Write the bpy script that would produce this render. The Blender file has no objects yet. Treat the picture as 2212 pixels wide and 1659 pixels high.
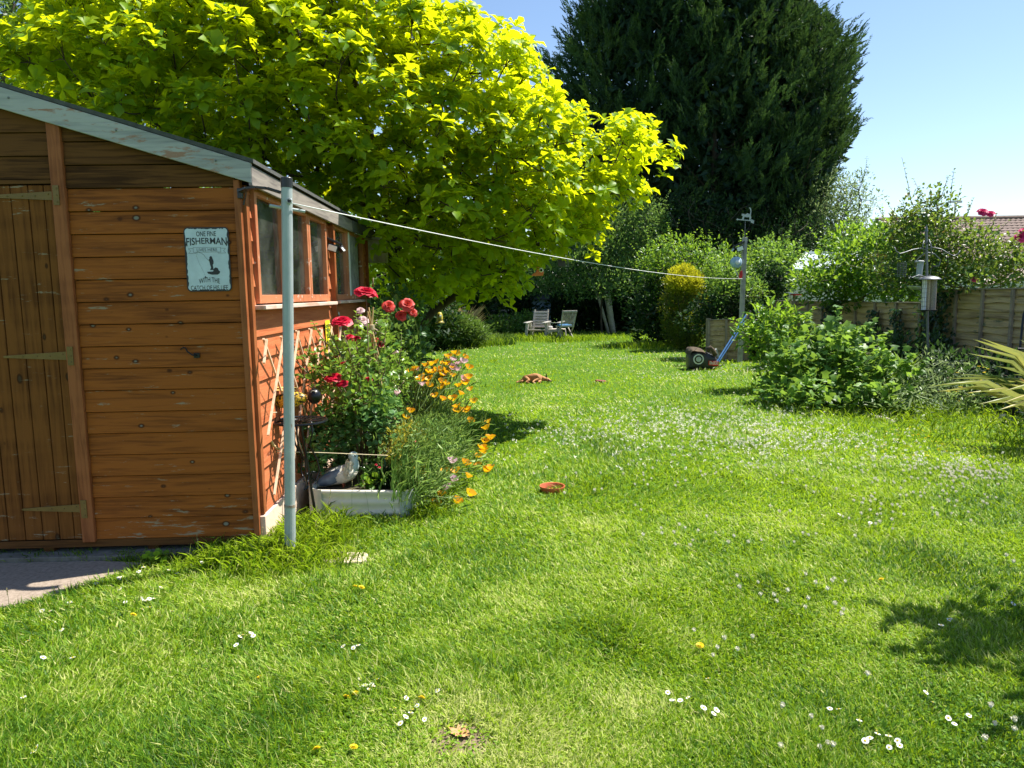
import bpy, math, random
import numpy as np
from mathutils import Vector, Matrix
R = math.radians
rng = np.random.default_rng(7)
random.seed(7)
sc = bpy.context.scene
col = sc.collection

# ------------------------------------------------------------------ camera
CAM_H, PITCH, ROLL, FOC = 1.5, 7.0, 0.9, 1600.0      # FOC in pixels of a 2212 px wide picture
cam_d = bpy.data.cameras.new("camera")
cam_d.sensor_width = 36.0
cam_d.lens = 36.0 * FOC / 2212.0
cam_d.clip_start, cam_d.clip_end = 0.05, 2000
cam = bpy.data.objects.new("camera", cam_d)
col.objects.link(cam)
sc.camera = cam
cam.matrix_world = Matrix.Translation((0, 0, CAM_H)) @ Matrix.Rotation(R(90 - PITCH), 4, 'X') @ Matrix.Rotation(R(-ROLL), 4, 'Z')
_m = cam.matrix_world.to_3x3()
CX, CU, CF = np.array(_m.col[0]), np.array(_m.col[1]), -np.array(_m.col[2])

def ray(u, v):
    return CX * (u - 1106) / FOC + CU * (829.5 - v) / FOC + CF
def at(u, v, Y):
    d = ray(u, v)
    return np.array([0, 0, CAM_H]) + d * (Y / d[1])
def G(u, v, z=0.0):
    d = ray(u, v)
    return np.array([0, 0, CAM_H]) + d * ((z - CAM_H) / d[2])
def proj(P):
    q = np.asarray(P, float) - np.array([0, 0, CAM_H])
    z = q @ CF
    return 1106 + FOC * (q @ CX) / z, 829.5 - FOC * (q @ CU) / z

# ------------------------------------------------------------------ light
SUN = Vector((0.55, 0.22, 1.0)).normalized()          # towards the sun
elev = math.asin(SUN.z)
azim = math.atan2(SUN.x, SUN.y)
w = bpy.data.worlds.new("World"); sc.world = w; w.use_nodes = True
nt = w.node_tree; nt.nodes.clear()
sky = nt.nodes.new('ShaderNodeTexSky'); sky.sky_type = 'NISHITA'; sky.sun_disc = False
sky.sun_elevation = elev; sky.sun_rotation = azim
sky.air_density = 1.0; sky.dust_density = 0.25; sky.ozone_density = 2.2
bg = nt.nodes.new('ShaderNodeBackground'); bg.inputs[1].default_value = 0.088
wo = nt.nodes.new('ShaderNodeOutputWorld')
nt.links.new(sky.outputs[0], bg.inputs[0]); nt.links.new(bg.outputs[0], wo.inputs[0])
sun_d = bpy.data.lights.new("sun", 'SUN'); sun_d.energy = 5.0; sun_d.angle = R(0.5); sun_d.color = (1.0, 0.95, 0.86)
sun = bpy.data.objects.new("sun", sun_d); col.objects.link(sun)
sun.location = SUN * 40
sun.rotation_euler = SUN.to_track_quat('Z', 'Y').to_euler()
sc.view_settings.view_transform = 'Standard'; sc.view_settings.look = 'None'
sc.view_settings.exposure = 1.12; sc.view_settings.gamma = 1.0
sc.cycles.max_bounces = 7; sc.cycles.diffuse_bounces = 3; sc.cycles.transmission_bounces = 5
sc.cycles.transparent_max_bounces = 8; sc.cycles.glossy_bounces = 3
sc.cycles.sample_clamp_indirect = 6
sc.cycles.use_denoising = True

# ------------------------------------------------------------------ materials
MATS = {}
def _base(name):
    m = bpy.data.materials.new(name); m.use_nodes = True
    n = m.node_tree.nodes; n.clear()
    out = n.new('ShaderNodeOutputMaterial'); p = n.new('ShaderNodeBsdfPrincipled')
    m.node_tree.links.new(p.outputs[0], out.inputs[0])
    MATS[name] = m
    return m, n, m.node_tree.links, p, out
def _ramp(n, stops):
    r = n.new('ShaderNodeValToRGB'); e = r.color_ramp.elements
    while len(e) < len(stops): e.new(0.5)
    for i, (x, c) in enumerate(stops):
        e[i].position = x; e[i].color = (*c, 1)
    return r
def _coords(n, l, scale, kind='Object', rot=None):
    tc = n.new('ShaderNodeTexCoord'); mp = n.new('ShaderNodeMapping')
    mp.inputs['Scale'].default_value = scale
    if rot: mp.inputs['Rotation'].default_value = rot
    l.new(tc.outputs[kind], mp.inputs[0]); return mp
def surf(name, stops, rough=0.7, scale=(6, 6, 6), metal=0.0, bump=0.3, detail=5, nscale=1.0, coat=0.0, spec=0.5, dist=0.01):
    """noise driven colour between the given stops, plus bump"""
    m, n, l, p, out = _base(name)
    mp = _coords(n, l, scale)
    nz = n.new('ShaderNodeTexNoise'); nz.inputs['Scale'].default_value = nscale; nz.inputs['Detail'].default_value = detail
    nz.inputs['Roughness'].default_value = 0.62
    l.new(mp.outputs[0], nz.inputs[0])
    if len(stops[0]) != 2 or not hasattr(stops[0][1], '__len__'):
        k = len(stops); stops = [(0.32 + 0.36 * i / max(1, k - 1), s) for i, s in enumerate(stops)]
    r = _ramp(n, stops); l.new(nz.outputs[0], r.inputs[0]); l.new(r.outputs[0], p.inputs['Base Color'])
    p.inputs['Roughness'].default_value = rough; p.inputs['Metallic'].default_value = metal
    p.inputs['Specular IOR Level'].default_value = spec
    if coat: p.inputs['Coat Weight'].default_value = coat
    if bump:
        b = n.new('ShaderNodeBump'); b.inputs['Strength'].default_value = bump; b.inputs['Distance'].default_value = dist
        l.new(nz.outputs[0], b.inputs['Height']); l.new(b.outputs[0], p.inputs['Normal'])
    return m
def wood(name, c1, c2, knot, grain=(3, 60, 60), knot_scale=(2.3, 3, 7.7), wear=None, rough=0.55, knots=True, grime=False, bump=0.5):
    """stained or bare timber: long grain, odd knots, optional worn patches (x = along the grain)"""
    m, n, l, p, out = _base(name)
    mp = _coords(n, l, grain)
    nz = n.new('ShaderNodeTexNoise'); nz.inputs['Scale'].default_value = 1; nz.inputs['Detail'].default_value = 6
    nz.inputs['Distortion'].default_value = 0.6
    l.new(mp.outputs[0], nz.inputs[0])
    mp2 = _coords(n, l, (1.1, 1.1, 7.7)); nb = n.new('ShaderNodeTexNoise'); nb.inputs['Scale'].default_value = 1.0
    nb.inputs['Detail'].default_value = 2
    l.new(mp2.outputs[0], nb.inputs[0])
    ad = n.new('ShaderNodeMath'); ad.operation = 'ADD'; l.new(nz.outputs[0], ad.inputs[0])
    ml = n.new('ShaderNodeMath'); ml.operation = 'MULTIPLY'; ml.inputs[1].default_value = 0.7; l.new(nb.outputs[0], ml.inputs[0])
    l.new(ml.outputs[0], ad.inputs[1])
    r = _ramp(n, [(0.62, c2), (0.76, tuple((a + b) / 2 for a, b in zip(c1, c2))), (0.92, c1)])
    l.new(ad.outputs[0], r.inputs[0]); cur = r.outputs[0]
    if knots:
        mk = _coords(n, l, knot_scale); vo = n.new('ShaderNodeTexVoronoi'); vo.inputs['Scale'].default_value = 1
        vo.inputs['Randomness'].default_value = 0.9
        l.new(mk.outputs[0], vo.inputs[0])
        kd = n.new('ShaderNodeMath'); kd.operation = 'MULTIPLY_ADD'; kd.inputs[1].default_value = 0.30; kd.inputs[2].default_value = -0.135; l.new(nb.outputs[0], kd.inputs[0])
        ka = n.new('ShaderNodeMath'); ka.operation = 'ADD'; l.new(vo.outputs['Distance'], ka.inputs[0]); l.new(kd.outputs[0], ka.inputs[1])
        kr = _ramp(n, [(0.05, (.95,) * 3), (0.115, (.85,) * 3), (0.15, (0, 0, 0))])
        kc = _ramp(n, [(0.0, tuple(c * 1.25 for c in knot)), (0.06, knot), (0.085, tuple(c * .35 for c in c2)), (0.12, tuple(c * .6 for c in c2))]); l.new(ka.outputs[0], kc.inputs[0])
        l.new(ka.outputs[0], kr.inputs[0])
        mx = n.new('ShaderNodeMix'); mx.data_type = 'RGBA'; l.new(kr.outputs[0], mx.inputs[0]); l.new(cur, mx.inputs[6])
        l.new(kc.outputs[0], mx.inputs[7]); cur = mx.outputs[2]
    if wear:
        mw = _coords(n, l, wear[1]); nw = n.new('ShaderNodeTexNoise'); nw.inputs['Scale'].default_value = 1; nw.inputs['Detail'].default_value = 9
        nw.inputs['Roughness'].default_value = 0.7
        l.new(mw.outputs[0], nw.inputs[0])
        wr = _ramp(n, [(wear[2], (0, 0, 0)), (wear[2] + 0.04, (1, 1, 1))]); l.new(nw.outputs[0], wr.inputs[0])
        mx = n.new('ShaderNodeMix'); mx.data_type = 'RGBA'; l.new(wr.outputs[0], mx.inputs[0]); l.new(cur, mx.inputs[6])
        mx.inputs[7].default_value = (*wear[0], 1); cur = mx.outputs[2]
    if grime:      # scuffed, flaking stain on the lowest boards
        mg_ = _coords(n, l, (5, 5, 34)); ng = n.new('ShaderNodeTexNoise'); ng.inputs['Scale'].default_value = 1; ng.inputs['Detail'].default_value = 9; ng.inputs['Roughness'].default_value = .72
        l.new(mg_.outputs[0], ng.inputs[0]); tc2 = n.new('ShaderNodeTexCoord'); sx = n.new('ShaderNodeSeparateXYZ'); l.new(tc2.outputs['Object'], sx.inputs[0])
        mr = n.new('ShaderNodeMapRange'); mr.inputs[1].default_value = .10; mr.inputs[2].default_value = .34; mr.inputs[3].default_value = .085; mr.inputs[4].default_value = 0.0; l.new(sx.outputs[2], mr.inputs[0])
        ag = n.new('ShaderNodeMath'); ag.operation = 'ADD'; l.new(ng.outputs[0], ag.inputs[0]); l.new(mr.outputs[0], ag.inputs[1])
        gr = _ramp(n, [(0.615, (0, 0, 0)), (0.65, (.8,) * 3)]); l.new(ag.outputs[0], gr.inputs[0])
        mx = n.new('ShaderNodeMix'); mx.data_type = 'RGBA'; l.new(gr.outputs[0], mx.inputs[0]); l.new(cur, mx.inputs[6]); mx.inputs[7].default_value = (.30, .25, .17, 1); cur = mx.outputs[2]
    l.new(cur, p.inputs['Base Color']); p.inputs['Roughness'].default_value = rough; p.inputs['Specular IOR Level'].default_value = 0.18
    b = n.new('ShaderNodeBump'); b.inputs['Strength'].default_value = bump; b.inputs['Distance'].default_value = 0.004
    l.new(nz.outputs[0], b.inputs['Height']); l.new(b.outputs[0], p.inputs['Normal'])
    return m
def leaf(name, stops, trans, tf=0.45, rough=0.45, spec=0.4, vary=3.0):
    """leaf or petal: colour picked by each leaf's own tone, light also passes through it"""
    m, n, l, p, out = _base(name)
    a = n.new('ShaderNodeAttribute'); a.attribute_name = 'tone'
    k = len(stops); r = _ramp(n, [(i / max(1, k - 1), s) for i, s in enumerate(stops)])
    mp = _coords(n, l, (vary,) * 3); nz = n.new('ShaderNodeTexNoise'); nz.inputs['Scale'].default_value = 1; l.new(mp.outputs[0], nz.inputs[0])
    ma = n.new('ShaderNodeMath'); ma.operation = 'MULTIPLY_ADD'; ma.inputs[1].default_value = 0.9; ma.inputs[2].default_value = -0.45
    l.new(nz.outputs[0], ma.inputs[0])
    ad = n.new('ShaderNodeMath'); ad.operation = 'ADD'; l.new(a.outputs['Fac'], ad.inputs[0]); l.new(ma.outputs[0], ad.inputs[1])
    l.new(ad.outputs[0], r.inputs[0])
    l.new(r.outputs[0], p.inputs['Base Color']); p.inputs['Roughness'].default_value = rough
    p.inputs['Specular IOR Level'].default_value = spec
    t = n.new('ShaderNodeBsdfTranslucent')
    r2 = _ramp(n, [(0, tuple(c * 0.55 for c in trans)), (1, trans)]); l.new(ad.outputs[0], r2.inputs[0]); l.new(r2.outputs[0], t.inputs[0])
    mx = n.new('ShaderNodeMixShader'); mx.inputs[0].default_value = tf
    l.new(p.outputs[0], mx.inputs[1]); l.new(t.outputs[0], mx.inputs[2]); l.new(mx.outputs[0], out.inputs[0])
    return m
def plain(name, c, rough=0.5, metal=0.0, **k):
    return surf(name, [tuple(x * 0.86 for x in c), tuple(min(1, x * 1.1) for x in c)], rough, (9, 9, 9), metal, k.pop('bump', 0.08), **k)

# ------------------------------------------------------------------ mesh building
ORG = {}
class MB:
    def __init__(s): s.V = []; s.F = []; s.I = []; s.mi = 0
    def raw(s, V, F):
        o = len(s.V); s.V.extend([tuple(map(float, v)) for v in V]); s.F.extend([tuple(i + o for i in f) for f in F]); s.I.extend([s.mi] * len(F)); return s
    def box(s, c, size, M=None):
        c = Vector(c); h = [x / 2 for x in size]
        vs = []
        for dz in (-1, 1):
            for dx, dy in ((-1, -1), (1, -1), (1, 1), (-1, 1)):
                p = Vector((dx * h[0], dy * h[1], dz * h[2]))
                vs.append(c + (M @ p if M else p))
        return s.raw(vs, [(3, 2, 1, 0), (4, 5, 6, 7), (0, 1, 5, 4), (1, 2, 6, 5), (2, 3, 7, 6), (3, 0, 4, 7)])
    def beam(s, a, b, w, h, up=(0, 0, 1)):
        a, b = Vector(a), Vector(b); d = (b - a); L = d.length; d.normalize()
        x = d.cross(Vector(up))
        if x.length < 1e-4: x = d.cross(Vector((1, 0, 0)))
        x.normalize(); z = x.cross(d).normalized()
        M = Matrix((x, d, z)).transposed()
        return s.box((a + b) / 2, (w, L, h), M)
    def tube(s, pts, r, n=8, cap=True):
        pts = [Vector(p) for p in pts]; k = len(pts)
        rs = [r] * k if not hasattr(r, '__len__') else list(r)
        vs = []; fs = []
        prev = None
        for i, p in enumerate(pts):
            t = (pts[min(i + 1, k - 1)] - pts[max(i - 1, 0)]).normalized()
            if prev is None:
                x = t.cross(Vector((0.13, 0.31, 0.94)))
                if x.length < 1e-3: x = t.cross(Vector((1, 0, 0)))
            else:
                x = prev - t * prev.dot(t)
                if x.length < 1e-4: x = t.cross(Vector((1, 0, 0)))
            x.normalize(); prev = x; y = t.cross(x)
            for j in range(n):
                a = 2 * math.pi * j / n
                vs.append(p + (x * math.cos(a) + y * math.sin(a)) * rs[i])
        for i in range(k - 1):
            for j in range(n):
                a = i * n + j; b = i * n + (j + 1) % n
                fs.append((a, b, b + n, a + n))
        if cap:
            fs.append(tuple(reversed(range(n)))); fs.append(tuple(range((k - 1) * n, k * n)))
        return s.raw(vs, fs)
    def lathe(s, prof, c=(0, 0, 0), n=24, M=None, cap=False):
        c = Vector(c); vs = []; fs = []; k = len(prof)
        for (r, z) in prof:
            for j in range(n):
                a = 2 * math.pi * j / n; p = Vector((r * math.cos(a), r * math.sin(a), z))
                vs.append(c + (M @ p if M else p))
        for i in range(k - 1):
            for j in range(n):
                a = i * n + j; b = i * n + (j + 1) % n
                fs.append((a, b, b + n, a + n))
        if cap:
            fs.append(tuple(reversed(range(n)))); fs.append(tuple(range((k - 1) * n, k * n)))
        return s.raw(vs, fs)
    def prism(s, pts, nrm):
        """pts: planar outline in 3D, extruded along nrm"""
        n = len(pts); nrm = Vector(nrm); P = [Vector(p) for p in pts]
        vs = P + [p + nrm for p in P]
        a = Vector((0, 0, 0))
        for i in range(n): a += P[i].cross(P[(i + 1) % n])
        fs = [tuple(reversed(range(n))), tuple(range(n, 2 * n))] + [(i, (i + 1) % n, (i + 1) % n + n, i + n) for i in range(n)]
        if a.dot(nrm) < 0: fs = [tuple(reversed(f)) for f in fs]
        return s.raw(vs, fs)
    def sphere(s, c, r, n=12, M=None):
        r = (r, r, r) if not hasattr(r, '__len__') else r
        k = max(4, n // 2); c = Vector(c); vs = []; fs = []
        for i in range(k + 1):
            th = math.pi * i / k
            for j in range(n):
                a = 2 * math.pi * j / n
                p = Vector((r[0] * math.sin(th) * math.cos(a), r[1] * math.sin(th) * math.sin(a), -r[2] * math.cos(th)))
                vs.append(c + (M @ p if M else p))
        for i in range(k):
            for j in range(n):
                a = i * n + j; b = i * n + (j + 1) % n; fs.append((a, b, b + n, a + n))
        return s.raw(vs, fs)
    def build(s, name, mat, parent=None, smooth=False, bevel=0.0, loc=None, sub=0):
        if parent is not None: o3 = ORG[parent.name]
        else: o3 = np.array(loc if loc is not None else (0, 0, 0), float)
        me = bpy.data.meshes.new(name)
        V = np.array(s.V, float) - o3
        me.from_pydata(V.tolist(), [], s.F)
        mats = mat if isinstance(mat, (list, tuple)) else [mat]
        for m in mats: me.materials.append(MATS[m])
        me.polygons.foreach_set('material_index', s.I)
        if smooth: me.polygons.foreach_set('use_smooth', [True] * len(s.F))
        me.validate(); me.update()
        return _link(name, me, parent, o3, bevel, sub)
def _link(name, me, parent, o3, bevel=0, sub=0):
    o = bpy.data.objects.new(name, me); col.objects.link(o)
    ORG[o.name] = np.array(o3, float)
    if parent is not None: o.parent = parent
    else: o.location = tuple(o3)
    if bevel:
        b = o.modifiers.new('bevel', 'BEVEL'); b.width = bevel; b.segments = 2; b.limit_method = 'ANGLE'
    if sub:
        b = o.modifiers.new('sub', 'SUBSURF'); b.levels = sub; b.render_levels = sub
    return o
def tag(o, label=None, cat=None, group=None, kind=None):
    if label: o['label'] = label
    if cat: o['category'] = cat
    if group: o['group'] = group
    if kind: o['kind'] = kind
    return o
def thing(name, label, cat, loc, group=None, kind=None):
    o = bpy.data.objects.new(name, None); col.objects.link(o); o.location = tuple(float(x) for x in loc)
    o.empty_display_size = 0.1
    ORG[o.name] = np.array(loc, float); return tag(o, label, cat, group, kind)

# leaves: many small faces, built in one go with numpy
TPL = {
    'ovate': ([(0, 0, 0), (.35, 0, -.05), (.7, 0, -.08), (1, 0, -.22), (.2, -.36, .05), (.6, -.46, .06), (.2, .36, .05), (.6, .46, .06)],
              [(0, 4, 1), (4, 5, 2, 1), (5, 3, 2), (0, 1, 6), (1, 2, 7, 6), (2, 3, 7)]),
    'obovate': ([(0, 0, 0), (.4, 0, .03), (.75, 0, -.04), (1, 0, -.2), (.3, -.26, .08), (.72, -.52, .08), (.3, .26, .08), (.72, .52, .08)],
                [(0, 4, 1), (4, 5, 2, 1), (5, 3, 2), (0, 1, 6), (1, 2, 7, 6), (2, 3, 7)]),
    'round': ([(0, 0, 0), (.5, 0, -.04), (1, 0, -.1), (.12, -.4, .05), (.6, -.55, .06), (.95, -.3, 0), (.12, .4, .05), (.6, .55, .06), (.95, .3, 0)],
              [(0, 3, 4, 1), (4, 5, 2, 1), (0, 1, 7, 6), (1, 2, 8, 7)]),
    'lobed': ([(0, 0, 0), (.55, 0, .02), (1, 0, -.15), (.05, -.42, 0), (.45, -.34, .06), (.72, -.62, -.02), (.8, -.3, .04), (.05, .42, 0), (.45, .34, .06), (.72, .62, -.02), (.8, .3, .04)],
              [(0, 3, 4), (0, 4, 1), (4, 5, 6, 1), (6, 2, 1), (0, 8, 7), (0, 1, 8), (8, 1, 10, 9), (1, 2, 10)]),
    'small': ([(0, 0, 0), (.5, -.45, .1), (1, 0, -.1), (.5, .45, .1)], [(0, 1, 2), (0, 2, 3)]),
    'spike': ([(0, -.3, 0), (0, .3, 0), (1, 0, 0)], [(0, 1, 2)]),
    'blade': ([(0, -.5, 0), (0, .5, 0), (.55, .4, .10), (.55, -.4, .10), (1, 0, -.08)], [(0, 1, 2, 3), (3, 2, 4)]),
    'strap': ([(0, -.4, 0), (0, 0, -.05), (0, .4, 0), (.35, -.5, .17), (.35, 0, .12), (.35, .5, .17), (.7, -.4, .2), (.7, 0, .16), (.7, .4, .2), (1, 0, .02)],
              [(0, 1, 4, 3), (1, 2, 5, 4), (3, 4, 7, 6), (4, 5, 8, 7), (6, 7, 9), (7, 8, 9)]),
}
def unit(a):
    return a / np.maximum(np.linalg.norm(a, axis=-1, keepdims=True), 1e-9)
class Fol:
    def __init__(s): s.parts = []
    def add(s, P, D, N, L, W, tpl, tone):
        P = np.asarray(P, float).reshape(-1, 3); n = len(P)
        if n == 0: return s
        D = unit(np.broadcast_to(D, (n, 3)).astype(float)); N = np.broadcast_to(N, (n, 3)).astype(float)
        S = np.cross(D, N); bad = np.linalg.norm(S, axis=1) < 1e-3
        S[bad] = np.cross(D[bad], [0.3, 0.7, 0.2]); S = unit(S); N2 = np.cross(S, D)
        L = np.broadcast_to(L, (n,)); W = np.broadcast_to(W, (n,)); tone = np.broadcast_to(tone, (n,))
        T, F = TPL[tpl]; T = np.array(T, float); k = len(T)
        V = (P[:, None] + D[:, None] * (T[None, :, 0:1] * L[:, None, None]) + S[:, None] * (T[None, :, 1:2] * W[:, None, None])
             + N2[:, None] * (T[None, :, 2:3] * L[:, None, None]))
        s.parts.append((V.reshape(-1, 3), k, F, n, np.repeat(tone, k)))
        return s
    def build(s, name, mat, parent=None, loc=None, smooth=True):
        o3 = ORG[parent.name] if parent is not None else np.array(loc if loc is not None else (0, 0, 0), float)
        Vs, loops, tot, tones, off = [], [], [], [], 0
        for V, k, F, n, t in s.parts:
            Vs.append(V); tones.append(t)
            base = (np.arange(n) * k + off)[:, None]
            fl = np.concatenate([np.array(f) for f in F])
            loops.append((base + fl[None]).ravel()); tot.append(np.tile([len(f) for f in F], n)); off += n * k
        V = np.concatenate(Vs) - o3; loops = np.concatenate(loops).astype(np.int32); tot = np.concatenate(tot).astype(np.int32)
        st = np.concatenate([[0], np.cumsum(tot)[:-1]]).astype(np.int32)
        me = bpy.data.meshes.new(name)
        me.vertices.add(len(V)); me.vertices.foreach_set('co', V.astype(np.float32).ravel())
        me.loops.add(len(loops)); me.loops.foreach_set('vertex_index', loops)
        me.polygons.add(len(tot)); me.polygons.foreach_set('loop_start', st); me.polygons.foreach_set('loop_total', tot)
        if smooth: me.polygons.foreach_set('use_smooth', np.ones(len(tot), bool))
        at_ = me.attributes.new('tone', 'FLOAT', 'POINT'); at_.data.foreach_set('value', np.concatenate(tones).astype(np.float32))
        me.materials.append(MATS[mat]); me.update()
        return _link(name, me, parent, o3)
def rdir(n):
    v = rng.normal(size=(n, 3)); return unit(v)
def vnoise(x, y, seed=0):
    """smooth 2D value noise in 0..1 (numpy)"""
    def h(i, j):
        v = np.sin(i * 127.1 + j * 311.7 + seed * 74.7) * 43758.5453
        return v - np.floor(v)
    xi, yi = np.floor(x), np.floor(y); fx, fy = x - xi, y - yi
    fx = fx * fx * (3 - 2 * fx); fy = fy * fy * (3 - 2 * fy)
    return (h(xi, yi) * (1 - fx) + h(xi + 1, yi) * fx) * (1 - fy) + (h(xi, yi + 1) * (1 - fx) + h(xi + 1, yi + 1) * fx) * fy
def inpoly(u, v, poly):
    p = np.array(poly, float); ins = np.zeros(len(u), bool); j = len(p) - 1
    for i in range(len(p)):
        c = ((p[i, 1] > v) != (p[j, 1] > v)) & (u < (p[j, 0] - p[i, 0]) * (v - p[i, 1]) / (p[j, 1] - p[i, 1] + 1e-12) + p[i, 0])
        ins ^= c; j = i
    return ins
def crown(ells, spacing, tries=6000, poly=None, hollow=0.0, zmin=0.05, outside_ok=False):
    """points spread through a crown's volume (a union of ellipsoids), at least 'spacing' apart"""
    E = np.array(ells, float)
    vol = E[:, 3] * E[:, 4] * E[:, 5]; idx = rng.choice(len(E), tries, p=vol / vol.sum())
    d = rdir(tries) * (rng.uniform(hollow ** 3, 1, tries) ** (1 / 3))[:, None]
    P = E[idx, :3] + d * E[idx, 3:6]
    P = P[P[:, 2] > zmin]
    if poly is not None:
        u, v = proj(P); P = P[inpoly(u, v, poly)]
    keep = np.empty((0, 3))
    for p in P:
        if len(keep) == 0 or np.min(np.sum((keep - p) ** 2, 1)) > spacing ** 2: keep = np.vstack([keep, p])
    return keep
def limbs(base, forks, puffs, r_tip, r_trunk, seg=4, wob=0.12, n=6, every=1):
    """a tapered trunk from base through forks, then limbs that join each puff to its nearest inner neighbour"""
    nodes = [Vector(base)] + [Vector(f) for f in forks]; parent = [-1] + list(range(len(forks)))
    start = len(nodes); fk = nodes[-1]
    order = sorted(range(0, len(puffs), every), key=lambda i: (Vector(puffs[i]) - fk).length)
    A = np.array([list(v) for v in nodes])
    for i in order:
        p = np.array(puffs[i]); d = np.linalg.norm(A[1:] - p, axis=1) if len(forks) else np.linalg.norm(A - p, axis=1)
        df = np.linalg.norm(p - np.array(fk)); inner = np.linalg.norm((A[1:] if len(forks) else A) - np.array(fk), axis=1)
        d = d + 0.35 * inner
        j = int(np.argmin(d)) + (1 if len(forks) else 0)
        parent.append(j); nodes.append(Vector(puffs[i])); A = np.vstack([A, p])
    cnt = [0.0] * len(nodes)
    for i in range(len(nodes) - 1, 0, -1):
        cnt[i] += 1 if i >= start else 0
        cnt[parent[i]] += cnt[i]
    tot = max(1, cnt[0]); mb = MB()
    rad = [max(r_tip, r_trunk * (c / tot) ** 0.45) for c in cnt]
    for i in range(1, len(nodes)):
        a, b = nodes[parent[i]], nodes[i]; L = (b - a).length
        k = seg if L > 0.25 else 2; pts = []
        jit = Vector((random.gauss(0, 1), random.gauss(0, 1), random.gauss(0, .6))) * wob * L * (0.4 if i < start else 1)
        sag = Vector((0, 0, -0.1 * L)) if i >= start else Vector((0, 0, 0))
        for q in range(k + 1):
            t = q / k; pts.append(a.lerp(b, t) + (jit + sag) * (4 * t * (1 - t)) * 0.5)
        ra = rad[parent[i]] if parent[i] and parent[i] < start else min(rad[parent[i]], rad[i] * 1.35)
        if parent[i] == 0: ra = r_trunk * 1.25
        mb.tube(pts, [ra + (rad[i] - ra) * q / k for q in range(k + 1)], n if rad[i] > 0.02 else 4, cap=False)
    return mb
def puff_leaves(fol, puffs, rad, n, L, W, tpl, tone=(0.2, 0.9), out=1.0, up=0.35, droop=0.0, flat=1.0, shell=0.35, centre=None, toneup=0.25, nup=0.9):
    """n leaves scattered through each puff; leaves point outward and a little up"""
    P0 = np.repeat(np.asarray(puffs), n, 0); m = len(P0)
    d = rdir(m); rr = rng.uniform(shell ** 3, 1, m) ** (1 / 3)
    off = d * rr[:, None] * rad; off[:, 2] *= flat
    P = P0 + off; P = P[P[:, 2] > 0.01] if False else P
    D = d * out + rdir(m) * 0.6 + np.array([0, 0, up - droop])
    if centre is not None: D = D + unit(P - np.array(centre)) * 0.8
    N = np.array([0, 0, nup]) + rdir(m) * 0.75
    Ls = L * rng.uniform(0.65, 1.25, m)
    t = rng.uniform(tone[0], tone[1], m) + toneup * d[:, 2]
    fol.add(P, D, N, Ls, Ls * W * rng.uniform(0.8, 1.2, m), tpl, t)
    return fol
def shrub(name, label, cat, base, ells, mat, L, W, tpl='ovate', spacing=0.25, rad=None, n=26, poly=None, group=None, bark='bark', trunk=0.03,
          fork=0.25, tone=(0.1, 0.8), tries=3000, shoots=0, sl=0.4, seg=3, every=1, crown_name='crown', trunk_name='trunk', limbn=5, **kw):
    t = thing(name, label, cat, (base[0], base[1], base[2] if len(base) > 2 else 0.0), group)
    pf = crown(ells, spacing, tries, poly)
    if len(pf) == 0: return t, pf
    rad = rad or spacing * 0.75
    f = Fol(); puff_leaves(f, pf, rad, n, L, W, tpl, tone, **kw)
    sm = MB()
    if shoots:
        c0 = np.mean(pf, 0); w_ = (pf[:, 2] - pf[:, 2].min()) + .4 * np.linalg.norm(pf[:, :2] - c0[:2], axis=1); w_ = w_ ** 2 / (w_ ** 2).sum()
        for i in rng.choice(len(pf), shoots, p=w_):
            p = pf[i]; d = unit(unit(p - c0) * .7 + np.array([0, 0, 1.0]) + rng.normal(size=3) * .35); Ls = sl * random.uniform(.5, 1.3); bend = rng.normal(size=3) * .15 * Ls
            q = np.linspace(0, 1, 11)[:, None]; P = p + d * (Ls + rad * .6) * q + bend * q * q; k = len(P)
            sm.tube([P[0], P[5], P[-1]], [.005 * (1 + trunk * 8), .004, .002], 4, cap=False)
            PP_ = np.repeat(P[3:], 2, 0); f.add(PP_, rdir(len(PP_)) * [1, 1, .5] + d * .5, np.array([0, 0, 1.]) + rdir(len(PP_)) * .4, L * rng.uniform(.6, 1.1, len(PP_)) * np.repeat(1.1 - .5 * q[3:, 0], 2), L * W * .8, tpl, rng.uniform(tone[0], tone[1], len(PP_)) + .25)
    f.build(crown_name, mat, t)
    b = Vector((base[0], base[1], base[2] if len(base) > 2 else 0.0)); c = Vector(np.mean(pf, 0)); fk = b.lerp(c, 0.3); fk.z = b.z + fork
    lb_ = limbs(b, [fk], pf, max(0.003, trunk * 0.1), trunk, seg=seg, every=every, n=limbn)
    if shoots: lb_.raw(sm.V, sm.F)
    lb_.build(trunk_name, bark, t, smooth=True)
    return t, pf

# ------------------------------------------------------------------ palette
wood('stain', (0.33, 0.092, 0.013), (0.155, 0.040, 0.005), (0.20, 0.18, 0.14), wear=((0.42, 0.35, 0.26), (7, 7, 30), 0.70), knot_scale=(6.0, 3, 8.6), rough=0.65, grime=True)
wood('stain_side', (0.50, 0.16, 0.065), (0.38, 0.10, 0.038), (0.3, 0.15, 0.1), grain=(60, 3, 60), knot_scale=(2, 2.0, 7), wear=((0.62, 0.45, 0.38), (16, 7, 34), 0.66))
wood('stain_trim', (0.33, 0.105, 0.035), (0.20, 0.058, 0.018), (0.2, 0.1, 0.06), grain=(50, 50, 4), knots=False)
wood('stain_frame', (0.50, 0.19, 0.09), (0.36, 0.11, 0.05), (0.2, 0.1, 0.06), grain=(50, 50, 4), knots=False, wear=((0.72, 0.58, 0.5), (18, 9, 18), 0.60))
wood('old_dark', (0.14, 0.056, 0.016), (0.052, 0.020, 0.006), (0.20, 0.12, 0.04), knot_scale=(1.3, 2, 5), rough=0.9)
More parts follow.
